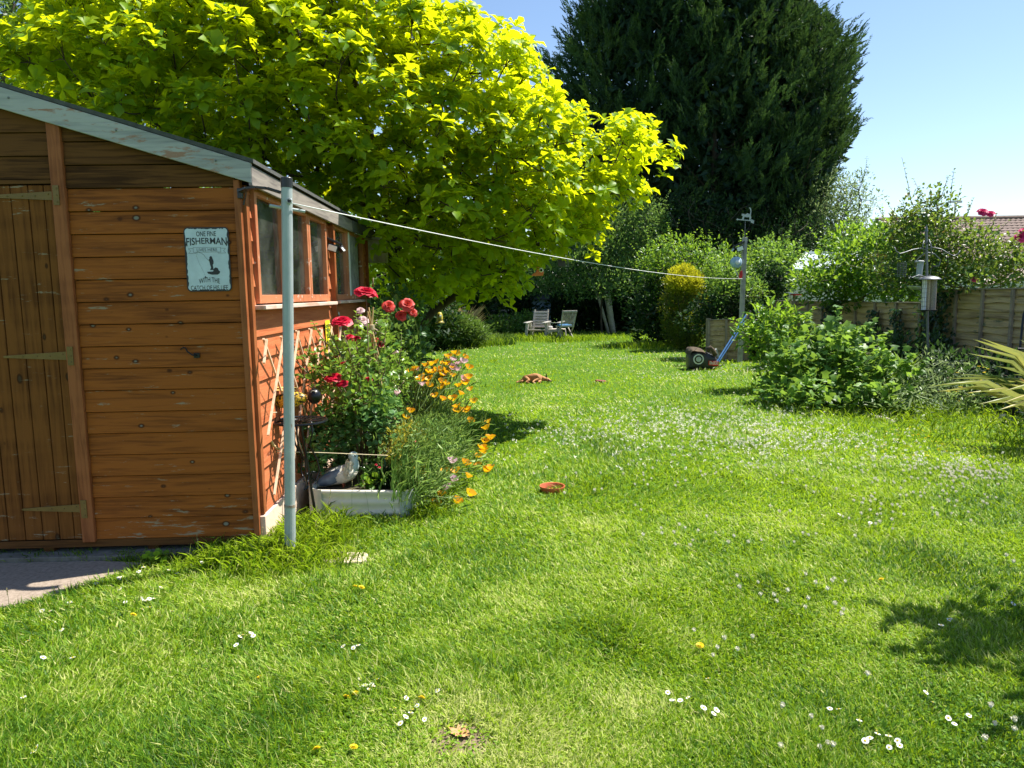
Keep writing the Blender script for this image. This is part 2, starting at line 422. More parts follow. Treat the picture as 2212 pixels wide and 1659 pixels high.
wood('door_wood', (0.20, 0.070, 0.014), (0.105, 0.034, 0.006), (0.05, 0.03, 0.015), grain=(45, 45, 2.5), knot_scale=(9, 5, 5), rough=0.8, grime=True)
wood('barge', (0.42, 0.41, 0.39), (0.25, 0.25, 0.245), (0.2, 0.15, 0.12), grain=(3, 30, 40), knots=False, wear=((0.34, 0.19, 0.13), (2.6, 3, 11), 0.585))
wood('fascia', (0.27, 0.235, 0.205), (0.15, 0.13, 0.12), (0.1, 0.1, 0.1), grain=(40, 3, 40), knots=False, rough=0.8)
wood('sill', (0.66, 0.48, 0.40), (0.48, 0.28, 0.2), (0.3, 0.2, 0.1), grain=(30, 4, 30), knots=False, rough=0.7)
wood('grey_wood', (0.44, 0.42, 0.38), (0.26, 0.24, 0.21), (0.1, 0.1, 0.1), grain=(14, 14, 5), knots=False, rough=0.8)
wood('pale_wood', (0.52, 0.46, 0.40), (0.36, 0.31, 0.26), (0.1, 0.1, 0.1), grain=(5, 30, 30), knots=False, rough=0.8)
wood('fence_wood', (0.50, 0.37, 0.20), (0.23, 0.16, 0.085), (0.2, 0.16, 0.1), grain=(10, 1.6, 26), knots=False, rough=0.85, wear=((0.13, 0.15, 0.09), (1.5, 1.2, 5), 0.58))
wood('fence_batten', (0.33, 0.27, 0.21), (0.2, 0.16, 0.12), (0.2, 0.16, 0.1), grain=(20, 20, 3), knots=False, rough=0.85)
wood('cane', (0.62, 0.44, 0.22), (0.46, 0.30, 0.13), (0.2, 0.12, 0.1), grain=(30, 30, 12), knots=False)
wood('willow', (0.72, 0.52, 0.36), (0.55, 0.36, 0.22), (0.2, 0.12, 0.1), grain=(30, 30, 12), knots=False)
surf('bark', [(0.11, 0.085, 0.06), (0.20, 0.165, 0.12)], 0.9, (14, 14, 5), bump=0.8)
surf('bark_dark', [(0.045, 0.035, 0.025), (0.10, 0.08, 0.055)], 0.9, (14, 14, 5), bump=0.8)
surf('bark_pale', [(0.28, 0.27, 0.23), (0.45, 0.43, 0.38)], 0.9, (10, 10, 20), bump=0.5)
surf('stem', [(0.10, 0.16, 0.04), (0.17, 0.24, 0.06)], 0.7, (12, 12, 12))
surf('stem_red', [(0.16, 0.07, 0.04), (0.14, 0.14, 0.05)], 0.6, (9, 9, 9))
surf('concrete', [(0.11, 0.10, 0.075), (0.20, 0.18, 0.15)], 0.95, (18, 18, 18), bump=0.4)
surf('paving', [(0.20, 0.155, 0.115), (0.27, 0.215, 0.165), (0.33, 0.265, 0.21)], 0.95, (45, 45, 45), bump=0.5)
surf('stone', [(0.38, 0.31, 0.20), (0.56, 0.47, 0.33)], 0.95, (12, 12, 12), bump=0.6)
surf('block', [(0.62, 0.44, 0.33), (0.74, 0.56, 0.44)], 0.9, (10, 10, 10), bump=0.3)
surf('felt', [(0.05, 0.05, 0.05), (0.09, 0.09, 0.085)], 0.95, (30, 30, 30))
surf('soil', [(0.045, 0.035, 0.02), (0.085, 0.07, 0.04), (0.06, 0.085, 0.025)], 1.0, (22, 22, 22), bump=0.9, dist=0.03)
surf('bare_soil', [(0.13, 0.09, 0.055), (0.25, 0.19, 0.12)], 1.0, (40, 40, 40), bump=1.0, dist=0.02)
surf('grey_paint', [(0.30, (0.20, 0.12, 0.07)), (0.345, (0.31, 0.35, 0.355)), (0.7, (0.39, 0.43, 0.43))], 0.42, (22, 22, 9), bump=0.15, metal=0.1, detail=8)
surf('rusty', [(0.22, 0.12, 0.06), (0.33, 0.36, 0.33)], 0.6, (30, 30, 30), bump=0.3)
surf('galv', [(0.42, 0.44, 0.44), (0.55, 0.57, 0.57)], 0.35, (30, 30, 30), metal=0.6, bump=0.1)
surf('cream_metal', [(0.66, 0.63, 0.53), (0.74, 0.71, 0.61)], 0.32, (14, 14, 14), bump=0.05, coat=0.2)
surf('cream_cap', [(0.40, 0.45, 0.42), (0.46, 0.51, 0.48)], 0.4, (14, 14, 14), bump=0.05)
plain('black_plastic', (0.012, 0.012, 0.013), 0.35); plain('black_iron', (0.014, 0.015, 0.018), 0.3, 0.5, bump=0.2)
plain('steel', (0.5, 0.5, 0.5), 0.25, 1.0); plain('dark_steel', (0.16, 0.17, 0.18), 0.5, 0.6)
plain('sign_face', (0.52, 0.60, 0.66), 0.42, bump=0.05); plain('sign_ink', (0.012, 0.013, 0.018), 0.45)
plain('white', (0.78, 0.78, 0.76), 0.4); plain('cord', (0.80, 0.80, 0.78), 0.6); plain('twine', (0.55, 0.45, 0.28), 0.9)
plain('green_cord', (0.02, 0.09, 0.04), 0.6); plain('brass', (0.19, 0.115, 0.035), 0.5, 0.45, bump=0.3); plain('yellow_tag', (0.80, 0.74, 0.02), 0.5)
plain('lamp_face', (0.70, 0.76, 0.70), 0.15); plain('red', (0.62, 0.02, 0.02), 0.4)
plain('blue_tube', (0.03, 0.11, 0.26), 0.35); plain('pale_blue', (0.36, 0.50, 0.62), 0.7); plain('blue_cloth', (0.06, 0.24, 0.52), 0.9)
plain('terracotta', (0.50, 0.11, 0.045), 0.45); plain('terra_light', (0.70, 0.20, 0.06), 0.5)
plain('orange', (0.72, 0.17, 0.03), 0.4); plain('eye_black', (0.01, 0.01, 0.01), 0.2)
surf('bee_yellow', [(0.46, (0.015, 0.012, 0.01)), (0.50, (0.70, 0.45, 0.03))], 0.45, (60, 60, 60), bump=0.1)
surf('hive_yellow', [(0.42, (0.05, 0.04, 0.01)), (0.46, (0.42, 0.34, 0.03))], 0.5, (8, 8, 40), bump=0.1)
plain('wing_yellow', (0.72, 0.60, 0.18), 0.4)
surf('pigeon_blue', [(0.10, 0.15, 0.22), (0.24, 0.33, 0.43)], 0.35, (14, 14, 14), metal=0.25, bump=0.2)
surf('pigeon_cream', [(0.66, 0.62, 0.52), (0.78, 0.74, 0.64)], 0.4, (14, 14, 14), bump=0.2)
surf('pigeon_green', [(0.42, 0.55, 0.50), (0.55, 0.64, 0.60)], 0.4, (14, 14, 14), bump=0.1)
plain('pigeon_tail', (0.14, 0.17, 0.21), 0.4); plain('beak', (0.60, 0.50, 0.12), 0.4)
surf('dog_fur', [(0.30, 0.125, 0.04), (0.46, 0.22, 0.085)], 0.8, (9, 9, 9), bump=0.4)
plain('dog_dark', (0.03, 0.02, 0.016), 0.8); plain('dog_pale', (0.62, 0.45, 0.33), 0.8)
surf('sacking', [(0.02, 0.02, 0.025), (0.05, 0.05, 0.055)], 0.35, (12, 12, 12), bump=0.8, dist=0.03)
surf('brown_cloth', [(0.035, 0.024, 0.014), (0.12, 0.085, 0.045)], 0.9, (5, 5, 16), bump=1.0, dist=0.03)
surf('board', [(0.34, 0.36, 0.36), (0.52, 0.55, 0.55)], 0.7, (9, 9, 9))
surf('roof_tile', [(0.17, 0.12, 0.10), (0.25, 0.185, 0.155)], 0.9, (6, 6, 6), bump=0.2)
surf('render_wall', [(0.55, 0.52, 0.46), (0.65, 0.62, 0.56)], 0.9, (3, 3, 3))
plain('glass_roof', (0.60, 0.70, 0.74), 0.15); surf('sheet_grey', [(0.28, 0.33, 0.35), (0.36, 0.41, 0.43)], 0.5, (3, 3, 3))
surf('feeder_mesh', [(0.42, (0.07, 0.06, 0.05)), (0.5, (0.34, 0.28, 0.22))], 0.5, (260, 260, 260), bump=0.2)
surf('seed', [(0.34, 0.25, 0.15), (0.62, 0.50, 0.34)], 0.9, (90, 90, 90))
plain('bone_red', (0.22, 0.035, 0.02), 0.6); surf('dead_leaf', [(0.42, 0.19, 0.075), (0.60, 0.32, 0.15)], 0.8, (30, 30, 30))
surf('log', [(0.30, 0.25, 0.21), (0.52, 0.46, 0.40)], 0.9, (6, 30, 30), bump=0.6)
surf('fluff', [(0.10, 0.10, 0.11), (0.42, 0.42, 0.42)], 0.95, (18, 60, 14), bump=1.0, dist=0.02)
plain('yellow_board', (0.82, 0.62, 0.16), 0.7); plain('interior', (0.10, 0.075, 0.05), 0.95)

leaf('magnolia_leaf', [(0.05, 0.16, 0.010), (0.11, 0.26, 0.012), (0.22, 0.37, 0.012), (0.36, 0.44, 0.014)], (0.84, 0.92, 0.010), tf=0.60, rough=0.45, spec=0.3, vary=1.2)
leaf('oak_leaf', [(0.05, 0.11, 0.025), (0.12, 0.20, 0.05)], (0.28, 0.42, 0.08), tf=0.4)
leaf('conifer_leaf', [(0.020, 0.048, 0.030), (0.036, 0.080, 0.042), (0.080, 0.140, 0.052), (0.15, 0.22, 0.06)], (0.09, 0.17, 0.03), tf=0.2, rough=0.6, spec=0.2, vary=0.35)
leaf('willow_leaf', [(0.10, 0.16, 0.07), (0.20, 0.28, 0.13)], (0.34, 0.46, 0.16), tf=0.4, rough=0.35)
leaf('bright_leaf', [(0.032, 0.10, 0.012), (0.085, 0.21, 0.02), (0.18, 0.33, 0.035)], (0.38, 0.60, 0.04), tf=0.42, rough=0.4)
leaf('mid_leaf', [(0.035, 0.10, 0.018), (0.08, 0.19, 0.03), (0.16, 0.29, 0.05)], (0.34, 0.54, 0.06), tf=0.40, rough=0.45, spec=0.3)
leaf('glossy_leaf', [(0.04, 0.105, 0.03), (0.08, 0.17, 0.045), (0.15, 0.27, 0.07)], (0.30, 0.48, 0.08), tf=0.38, rough=0.4, spec=0.35)
leaf('dark_leaf', [(0.012, 0.035, 0.012), (0.03, 0.07, 0.022)], (0.08, 0.17, 0.03), tf=0.3, rough=0.6, spec=0.2)
leaf('ivy_leaf', [(0.015, 0.045, 0.018), (0.035, 0.085, 0.03)], (0.07, 0.15, 0.03), tf=0.25, rough=0.3)
leaf('gold_leaf', [(0.045, 0.11, 0.012), (0.20, 0.27, 0.015), (0.66, 0.60, 0.02)], (0.66, 0.66, 0.03), tf=0.35)
leaf('juniper_leaf', [(0.05, 0.10, 0.02), (0.13, 0.22, 0.035), (0.24, 0.34, 0.07)], (0.25, 0.4, 0.06), tf=0.3)
leaf('rose_leaf', [(0.04, 0.12, 0.022), (0.11, 0.24, 0.035), (0.24, 0.36, 0.05)], (0.30, 0.48, 0.05), tf=0.38, rough=0.32, spec=0.5)
leaf('bronze_leaf', [(0.022, 0.065, 0.020), (0.050, 0.13, 0.03), (0.11, 0.21, 0.035), (0.30, 0.15, 0.05)], (0.32, 0.46, 0.05), tf=0.36, rough=0.35)
leaf('clover_leaf', [(0.055, 0.15, 0.04), (0.13, 0.27, 0.07), (0.23, 0.38, 0.12)], (0.24, 0.44, 0.08), tf=0.34, rough=0.32, spec=0.5)
leaf('feather_leaf', [(0.08, 0.18, 0.035), (0.18, 0.31, 0.07), (0.34, 0.46, 0.13)], (0.42, 0.62, 0.12), tf=0.4)
leaf('yellow_fern', [(0.28, 0.30, 0.03), (0.60, 0.48, 0.05)], (0.6, 0.55, 0.05), tf=0.4)
leaf('strap_leaf', [(0.10, 0.17, 0.06), (0.22, 0.28, 0.10), (0.52, 0.50, 0.26), (0.62, 0.46, 0.16)], (0.4, 0.45, 0.12), tf=0.25, rough=0.35)
leaf('grass_blade', [(0.018, 0.075, 0.006), (0.068, 0.178, 0.009), (0.160, 0.295, 0.014), (0.31, 0.42, 0.035), (0.55, 0.54, 0.20)], (0.50, 0.72, 0.02), tf=0.38, rough=0.5, spec=0.22, vary=0.7)
leaf('dry_grass', [(0.32, 0.26, 0.12), (0.55, 0.46, 0.27)], (0.5, 0.4, 0.2), tf=0.3)
leaf('petal_red', [(0.42, 0.004, 0.022), (0.66, 0.008, 0.05)], (0.75, 0.01, 0.06), tf=0.3, rough=0.5)
leaf('petal_coral', [(0.55, 0.035, 0.025), (0.78, 0.09, 0.06)], (0.8, 0.08, 0.05), tf=0.3, rough=0.5)
leaf('petal_pink', [(0.62, 0.40, 0.40), (0.82, 0.64, 0.62)], (0.85, 0.6, 0.6), tf=0.35, rough=0.5)
leaf('petal_magenta', [(0.60, 0.015, 0.10), (0.80, 0.05, 0.22)], (0.85, 0.06, 0.25), tf=0.35, rough=0.5)
leaf('petal_orange', [(0.88, 0.34, 0.005), (0.92, 0.50, 0.01)], (1.0, 0.62, 0.01), tf=0.4, rough=0.5)
leaf('petal_lilac', [(0.74, 0.42, 0.52), (0.85, 0.62, 0.66)], (0.9, 0.6, 0.7), tf=0.4, rough=0.5)
leaf('petal_white', [(0.80, 0.80, 0.76), (0.86, 0.86, 0.82)], (0.85, 0.85, 0.8), tf=0.25, rough=0.6)
leaf('petal_clover', [(0.84, 0.81, 0.66), (0.88, 0.86, 0.74)], (0.8, 0.76, 0.6), tf=0.25, rough=0.8)
surf('turf', [(0.035, 0.095, 0.010), (0.075, 0.155, 0.014), (0.07, 0.085, 0.025)], 1.0, (9, 9, 9), bump=0.9, dist=0.02, spec=0.05)
leaf('petal_cream', [(0.55, 0.48, 0.34), (0.74, 0.70, 0.55)], (0.7, 0.65, 0.5), tf=0.25, rough=0.8)
leaf('petal_yellow', [(0.82, 0.60, 0.01), (0.88, 0.70, 0.02)], (0.9, 0.7, 0.02), tf=0.3, rough=0.6)

def glass_mat():
    m, n, l, p, out = _base('glass')
    tr = n.new('ShaderNodeBsdfTransparent'); tr.inputs[0].default_value = (0.80, 0.84, 0.78, 1)
    gl = n.new('ShaderNodeBsdfGlossy'); gl.inputs['Roughness'].default_value = 0.03
    fr = n.new('ShaderNodeFresnel'); fr.inputs[0].default_value = 1.38
    mx = n.new('ShaderNodeMixShader'); l.new(fr.outputs[0], mx.inputs[0]); l.new(tr.outputs[0], mx.inputs[1]); l.new(gl.outputs[0], mx.inputs[2])
    mp = _coords(n, l, (3, 3, 3)); nz = n.new('ShaderNodeTexNoise'); nz.inputs['Detail'].default_value = 7; nz.inputs['Scale'].default_value = 1
    l.new(mp.outputs[0], nz.inputs[0]); r = _ramp(n, [(0.4, (0.02,) * 3), (0.75, (0.15,) * 3)]); l.new(nz.outputs[0], r.inputs[0])
    df = n.new('ShaderNodeBsdfDiffuse'); df.inputs[0].default_value = (0.5, 0.52, 0.45, 1)
    m2 = n.new('ShaderNodeMixShader'); l.new(r.outputs[0], m2.inputs[0]); l.new(mx.outputs[0], m2.inputs[1]); l.new(df.outputs[0], m2.inputs[2])
    l.new(m2.outputs[0], out.inputs[0]); n.remove(p)
glass_mat()

# ------------------------------------------------------------------ ground
gm = MB(); gn = 60
xs = np.concatenate([np.linspace(-700, -30, 8), np.linspace(-24, 24, 49), np.linspace(30, 700, 8)])
ys = np.concatenate([np.linspace(-300, -6, 6), np.linspace(-4, 44, 49), np.linspace(50, 900, 8)])
def gz(x, y):
    return 0.0
V = [(x, y, 0.0) for y in ys for x in xs]; nx = len(xs)
F = [(j * nx + i, j * nx + i + 1, (j + 1) * nx + i + 1, (j + 1) * nx + i) for j in range(len(ys) - 1) for i in range(nx - 1)]
g = gm.raw(V, F).build('ground', 'turf', loc=(0, 0, 0)); tag(g, kind='structure')
# brown paving slab by the shed, with an uneven grassy edge
sb = [(-6.0, 3.36), (-3.2, 3.31), (-2.62, 3.42), (-2.40, 3.50), (-2.28, 3.66), (-2.16, 3.90), (-2.10, 4.03), (-2.35, 4.07), (-6.0, 4.0)]
p = MB().prism([(x, y, 0.001) for x, y in sb], (0, 0, 0.024)).build('path', 'paving', loc=(-2.5, 3.6, 0), bevel=0.006); tag(p, kind='structure')

# shed frame: corner C0, n = along the front to the right, b = back along the side
b2 = np.array([-0.03, 1.0]) / math.hypot(0.03, 1.0); n2 = np.array([b2[1], -b2[0]])
C0 = np.array([-1.488, 4.2])
def SP(s, off, z):      # side wall: s back from the corner, off outward
    q = C0 + b2 * s + n2 * off; return (q[0], q[1], z)
def FP(t, off, z):      # front wall: t to the right of the corner (negative = left), off towards the viewer
    q = C0 + n2 * t - b2 * off; return (q[0], q[1], z)

# ------------------------------------------------------------------ lawn
SH_POLY = [(-5.6, 4.08), (-1.45, 4.10), (-1.5, 8.5), (-5.6, 8.5)]
PL_POLY = [(-1.40, 4.84), (-0.70, 4.93), (-0.80, 8.0), (-1.5, 8.0)]
BED_POLY = [(2.35, 11.9), (3.0, 9.9), (3.45, 8.2), (4.2, 7.7), (4.35, 6.6), (4.0, 5.6), (5.2, 4.2), (7, 4), (7, 20), (4.4, 20), (4.4, 14.6), (3.4, 12.3)]
def lawn_pts(n, umin=-90, umax=2300, vmin=700, vmax=1740, mix=0.5):
    u = rng.uniform(umin, umax, n); v = vmin + (vmax - vmin) * rng.uniform(0, 1, n) ** mix
    d = CX[None] * ((u - 1106) / FOC)[:, None] + CU[None] * ((829.5 - v) / FOC)[:, None] + CF[None]
    P = np.array([0, 0, CAM_H]) + d * (-CAM_H / d[:, 2])[:, None]
    return P
def outside(P, polys):
    k = np.ones(len(P), bool)
    for q in polys: k &= ~inpoly(P[:, 0], P[:, 1], q)
    return k
bare = np.array([G(998, 1605)[:2]])
def lawn_tone(P):
    x, y = P[:, 0], P[:, 1]
    t = -0.06 + 0.40 * vnoise(x * 0.8, y * 0.8, 1) + 0.34 * vnoise(x * 2.6, y * 2.6, 2) + 0.34 * vnoise(x * 8, y * 8, 3) + 0.02 * np.clip(y - 6, 0, 8)
    t += 0.10 * np.clip((x - 1.0) / 4, 0, 1)
    return t
P = lawn_pts(560000, mix=0.86)
P = P[(P[:, 1] < 33) & (P[:, 0] > -8)]
P = P[outside(P, [SH_POLY, [(x, y) for x, y in sb], PL_POLY])]
db = np.sqrt(((P[:, :2] - bare) ** 2).sum(1) + 0) ; P = P[(db > 0.085 + .05 * vnoise(P[:, 0] * 30, P[:, 1] * 30, 6)) | (rng.uniform(size=len(P)) < 0.06)]
m = len(P); dist = P[:, 1]
tuft = np.clip((vnoise(P[:, 0] * 2.2, P[:, 1] * 2.2, 9) - 0.55) * 3, 0, 1)
L = rng.uniform(0.015, 0.046, m) * (1 + 0.03 * dist) * (1 + 0.9 * tuft)
W = rng.uniform(0.0024, 0.0042, m) * (1 + 0.22 * dist)
ang = rng.uniform(0, 2 * np.pi, m); pref = 2 * np.pi * vnoise(P[:, 0] * 1.3, P[:, 1] * 1.3, 5)
lean = rng.uniform(0.2, 1.5, m)
D = np.stack([np.cos(ang) * lean + 0.5 * np.cos(pref), np.sin(ang) * lean + 0.5 * np.sin(pref), np.full(m, 0.8)], 1)
N = rdir(m) * 0.6 + np.array([0, 0, 1.0])
tone = lawn_tone(P) + rng.normal(0, 0.24, m) - 0.10 * tuft
tone = np.where(rng.uniform(size=m) < 0.07, rng.uniform(0.85, 1.15, m), tone)
dry = np.exp(-((P[:, :2] - bare) ** 2).sum(1) / 0.08)
for q in ((1360, 1520), (1180, 880), (1290, 1140), (560, 1290)):
    c = G(*q)[:2]; dry = np.maximum(dry, 0.7 * np.exp(-((P[:, :2] - c) ** 2).sum(1) / 0.035))
tone = tone + dry * rng.uniform(0, 0.8, m)
f = Fol().add(P, D, N, L, W, 'blade', tone)
# broad little clover and plantain leaves among the blades
Q = lawn_pts(52000, mix=1.0); Q = Q[(Q[:, 1] < 14)]; Q = Q[outside(Q, [SH_POLY, sb, PL_POLY])]
Q = Q[vnoise(Q[:, 0] * 1.7, Q[:, 1] * 1.7, 12) > 0.52]; k = len(Q); Q[:, 2] += rng.uniform(0.008, 0.028, k)
f.add(Q, rdir(k) * np.array([1, 1, 0.25]), np.array([0, 0, 1.]) + rdir(k) * 0.4, rng.uniform(0.009, 0.018, k), rng.uniform(0.009, 0.016, k), 'small', 0.35 + 0.3 * rng.uniform(size=k))
o = f.build('lawn_grass', 'grass_blade', loc=(0, 0, 0)); tag(o, 'short mown green grass covering the whole garden lawn', 'lawn', kind='stuff')
MB().raw([(bare[0, 0] + 0.17 * math.cos(a) * (1 + .2 * math.sin(3 * a)), bare[0, 1] + 0.12 * math.sin(a), 0.004) for a in np.linspace(0, 2 * math.pi, 20, endpoint=False)], [tuple(range(20))])\
    .build('bare_patch', 'bare_soil', loc=(bare[0, 0], bare[0, 1], 0)); tag(bpy.data.objects['bare_patch'], kind='structure')

# long uncut grass against the shed, pole, planter and beds
def longgrass(spots, n, Lr, spread, name, label, tone=(0.35, 0.75), W=(0.0035, 0.006), lean=(0.1, 0.7)):
    f = Fol(); S = np.array(spots, float); i = rng.integers(0, len(S), n)
    P = np.zeros((n, 3)); P[:, :2] = S[i, :2] + rng.normal(size=(n, 2)) * S[i, 2:3] * spread
    keep = outside(P, [PL_POLY, sb]); P = P[keep]; i = i[keep]; n = len(P)
    a = rng.uniform(0, 2 * np.pi, n); le = rng.uniform(*lean, n)
    D = np.stack([np.cos(a) * le, np.sin(a) * le, np.ones(n)], 1)
    N = -np.stack([np.cos(a), np.sin(a), -le], 1) + rdir(n) * 0.2
    L = rng.uniform(*Lr, n) * S[i, 3]
    f.add(P, D, N, L, rng.uniform(*W, n), 'strap', rng.uniform(*tone, n))
    o = f.build(name, 'grass_blade', loc=(0, 0, 0)); return tag(o, label, 'long grass', kind='stuff')
sp = [(-1.32, 4.42, .10, 1), (-1.20, 4.45, .12, .95), (-1.45, 4.2, .10, .85), (-1.62, 4.08, .10, .75), (-1.15, 4.4, .10, .5), (-1.25, 4.15, .12, .95), (-1.42, 4.02, .13, .9), (-1.1, 4.05, .12, .6), (-1.25, 3.92, .14, .5), (-0.6, 4.9, .06, .6),
      (-0.6, 5.2, .10, .9), (-0.6, 5.6, .12, .8), (-0.62, 6.1, .12, .8), (-1.8, 4.0, .08, .45), (-2.1, 4.04, .10, .4), (-2.6, 4.12, .1, .35), (-3.0, 4.08, .12, .35)]
longgrass(sp, 9000, (0.04, 0.22), 1.0, 'long_grass', 'long unmown bright green grass around the grey pole and planter', tone=(0.1, 0.95), lean=(0.1, 1.6), W=(0.002, 0.0042))
sp = [(4.3, 7.9, .25, .8), (4.0, 8.3, .2, .7), (4.6, 7.4, .3, .9), (5.0, 7.2, .3, 1), (4.9, 6.6, .25, .8), (3.7, 8.5, .2, .5), (4.3, 8.5, .3, .9), (5.2, 8.4, .4, 1), (4.4, 6.0, .2, .5), (5.9, 8.6, .5, .9), (5.5, 9.7, .5, .8)]
longgrass(sp, 1500, (0.05, 0.24), 1.5, 'long_grass', 'long weedy grass at the foot of the right fence', tone=(0.1, 1.05), lean=(0.1, 1.8))
sp = [(-2.0 - .25 * i, 4.09, .05, .55) for i in range(9)] + [(-1.7, 4.07, .05, .8)]
longgrass(sp, 1500, (0.04, 0.17), 1.0, 'long_grass', 'thin dark grass growing along the shed base', tone=(-0.1, 0.6), lean=(0.1, 1.0), W=(.002, .004))
sp = [(0.9, 23.3, .5, .7), (1.5, 23.0, .4, .6), (2.2, 23.4, .6, .5), (-0.3, 24.2, .6, .7), (-0.9, 21.5, .4, .8), (3.6, 19.8, .5, .6), (3.4, 24, 1.2, .5)]
longgrass(sp, 5000, (0.15, 0.36), 1.0, 'long_grass', 'long grass round the feet of the garden chairs', tone=(0.2, 0.9), W=(0.008, 0.014))

# ------------------------------------------------------------------ shed
def clip_half(poly, a, b, c):      # keep a*x + b*y <= c
    out = []
    for i in range(len(poly)):
        p, q = poly[i], poly[(i + 1) % len(poly)]; dp = a * p[0] + b * p[1] - c; dq = a * q[0] + b * q[1] - c
        if dp <= 0: out.append(p)
        if dp * dq < 0:
            t = dp / (dp - dq); out.append((p[0] + (q[0] - p[0]) * t, p[1] + (q[1] - p[1]) * t))
    return out
SLOPE = 0.314
def ztop(t): return 2.226 + SLOPE * (0.08 - t)          # upper edge of the roof line
shed = thing('shed', 'orange brown wooden garden shed with plank door, side windows and grey roof edge', 'shed', (-2.4, 5.6, 0))
zb, zt = 0.12, 2.105; pitch = (zt - zb) / 16
RIDGE = -1.9; LEFT = -3.9
def front_boards(t0, t1, z0, z1, name, mat, ph=pitch):
    mb = MB(); z = z0
    while z < z1 - 0.01:
        e = min(z + ph, z1 + 0.2)
        pl = [(t0, z + 0.002), (t1, z + 0.002), (t1, e - 0.002), (t0, e - 0.002)]
        pl = clip_half(pl, SLOPE, 1, ztop(0) - 0.07); pl = clip_half(pl, -SLOPE, 1, ztop(2 * RIDGE) - 0.07)
        if len(pl) >= 3:
            # tilted lap board: bottom edge stands out, a shallow cove near the top
            def off(q): return 0.020 - 0.011 * (q[1] - z) / ph
            fr = [FP(q[0], off(q), q[1]) for q in pl]; bk = [FP(q[0], -0.004, q[1]) for q in pl]; n = len(pl)
            mb.raw(fr + bk, [tuple(range(n)), tuple(reversed(range(n, 2 * n)))] + [((i + 1) % n, i, i + n, (i + 1) % n + n) for i in range(n)])
        z += ph
    return mb.build(name, mat, shed, bevel=0.0025)
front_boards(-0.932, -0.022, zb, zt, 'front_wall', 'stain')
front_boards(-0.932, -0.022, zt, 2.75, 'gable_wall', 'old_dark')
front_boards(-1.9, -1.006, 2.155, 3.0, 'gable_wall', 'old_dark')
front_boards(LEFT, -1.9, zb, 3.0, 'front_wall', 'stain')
MB().box(FP(-0.969, 0.012, 1.29), (0.072, 0.05, 2.36), Matrix.Rotation(R(1.7), 3, 'Z')).build('door_post', 'stain_trim', shed, bevel=0.004)
mb = MB(); mb.box(FP(-0.008, 0.008, (0.12 + 2.14) / 2), (0.034, 0.05, 2.02), Matrix.Rotation(R(1.7), 3, 'Z'))
mb.box(SP(0.03, 0.012, (0.24 + 2.10) / 2), (0.036, 0.05, 1.86), Matrix.Rotation(R(1.7), 3, 'Z')); mb.build('corner_trim', 'stain_trim', shed, bevel=0.003)
# dark beam over the door, sill under the walls
MB().box(FP(-1.95, 0.006, 2.143), (1.88, 0.03, 0.022), Matrix.Rotation(R(1.7), 3, 'Z')).build('lintel', 'old_dark', shed)
MB().box(FP(-1.95, -0.01, 0.098), (3.9, 0.05, 0.042), Matrix.Rotation(R(1.7), 3, 'Z')).build('sill_beam', 'old_dark', shed)
# door
mb = MB(); x = -1.012
wd = [0.048, 0.083, 0.095, 0.10, 0.094, 0.10, 0.097, 0.10, 0.095, 0.09]
for wv in wd:
    mb.box(FP(x - wv / 2, 0.006 + random.uniform(-.0012, .0012), (0.125 + 2.125) / 2), (wv - 0.005, 0.018, 2.0), Matrix.Rotation(R(1.7), 3, 'Z')); x -= wv
door = mb.build('door', 'door_wood', shed, bevel=0.004)
def hinge(tt, z, L):
    mb = MB()
    pts = [FP(tt, 0.018, z + 0.024), FP(tt - L, 0.018, z + 0.006), FP(tt - L - 0.01, 0.018, z), FP(tt - L, 0.018, z - 0.006), FP(tt, 0.018, z - 0.024)]
    d = np.array(FP(0, 0.005, 0)) - np.array(FP(0, 0, 0)); mb.prism(pts, d)
    mb.box(FP(tt + 0.022, 0.0405, z), (0.032, 0.005, 0.105), Matrix.Rotation(R(1.7), 3, 'Z'))
    mb.tube([FP(tt + 0.004, 0.028, z - 0.05), FP(tt + 0.004, 0.028, z + 0.05)], 0.006, 8)
    for q in (0.03, 0.1, 0.17, 0.25):
        if q < L: mb.sphere(FP(tt - q, 0.024, z + (0.009 if q < 0.05 else 0)), (0.005, 0.003, 0.005), 8)
    for q in (-0.035, 0.0, 0.035): mb.sphere(FP(tt + 0.027, 0.0435, z + q), (0.005, 0.003, 0.005), 8)
    return mb.build('hinge', 'brass', door)
for v_, L_ in ((425, .36), (767, .35), (1093, .33)):
    z_ = at(150, v_, 4.2)[2]; hinge(-1.0, z_, L_)
# barge board
e0, e1 = (0.085, ztop(0.085)), (RIDGE, ztop(RIDGE))
mb = MB(); hb = 0.118
mb.prism([FP(e0[0], 0.036, e0[1]), FP(e1[0], 0.036, e1[1]), FP(e1[0], 0.036, e1[1] - hb), FP(e0[0], 0.036, e0[1] - hb + 0.01)], np.array(FP(0, 0.024, 0)) - np.array(FP(0, 0, 0)))
bb = mb.build('barge_board', 'barge', shed, bevel=0.003)
for t_ in (-0.10, -0.62, -1.17): MB().sphere(FP(t_, 0.062, ztop(t_) - 0.045), (0.006, 0.004, 0.006), 8).build('nail_head', 'dark_steel', bb)
mb = MB(); l1 = (2 * RIDGE - e0[0], ztop(e0[0]))
mb.prism([FP(e1[0], 0.036, e1[1]), FP(l1[0], 0.036, l1[1]), FP(l1[0], 0.036, l1[1] - hb), FP(e1[0], 0.036, e1[1] - hb)], np.array(FP(0, 0.024, 0)) - np.array(FP(0, 0, 0)))
mb.build('barge_board', 'barge', shed, bevel=0.003)
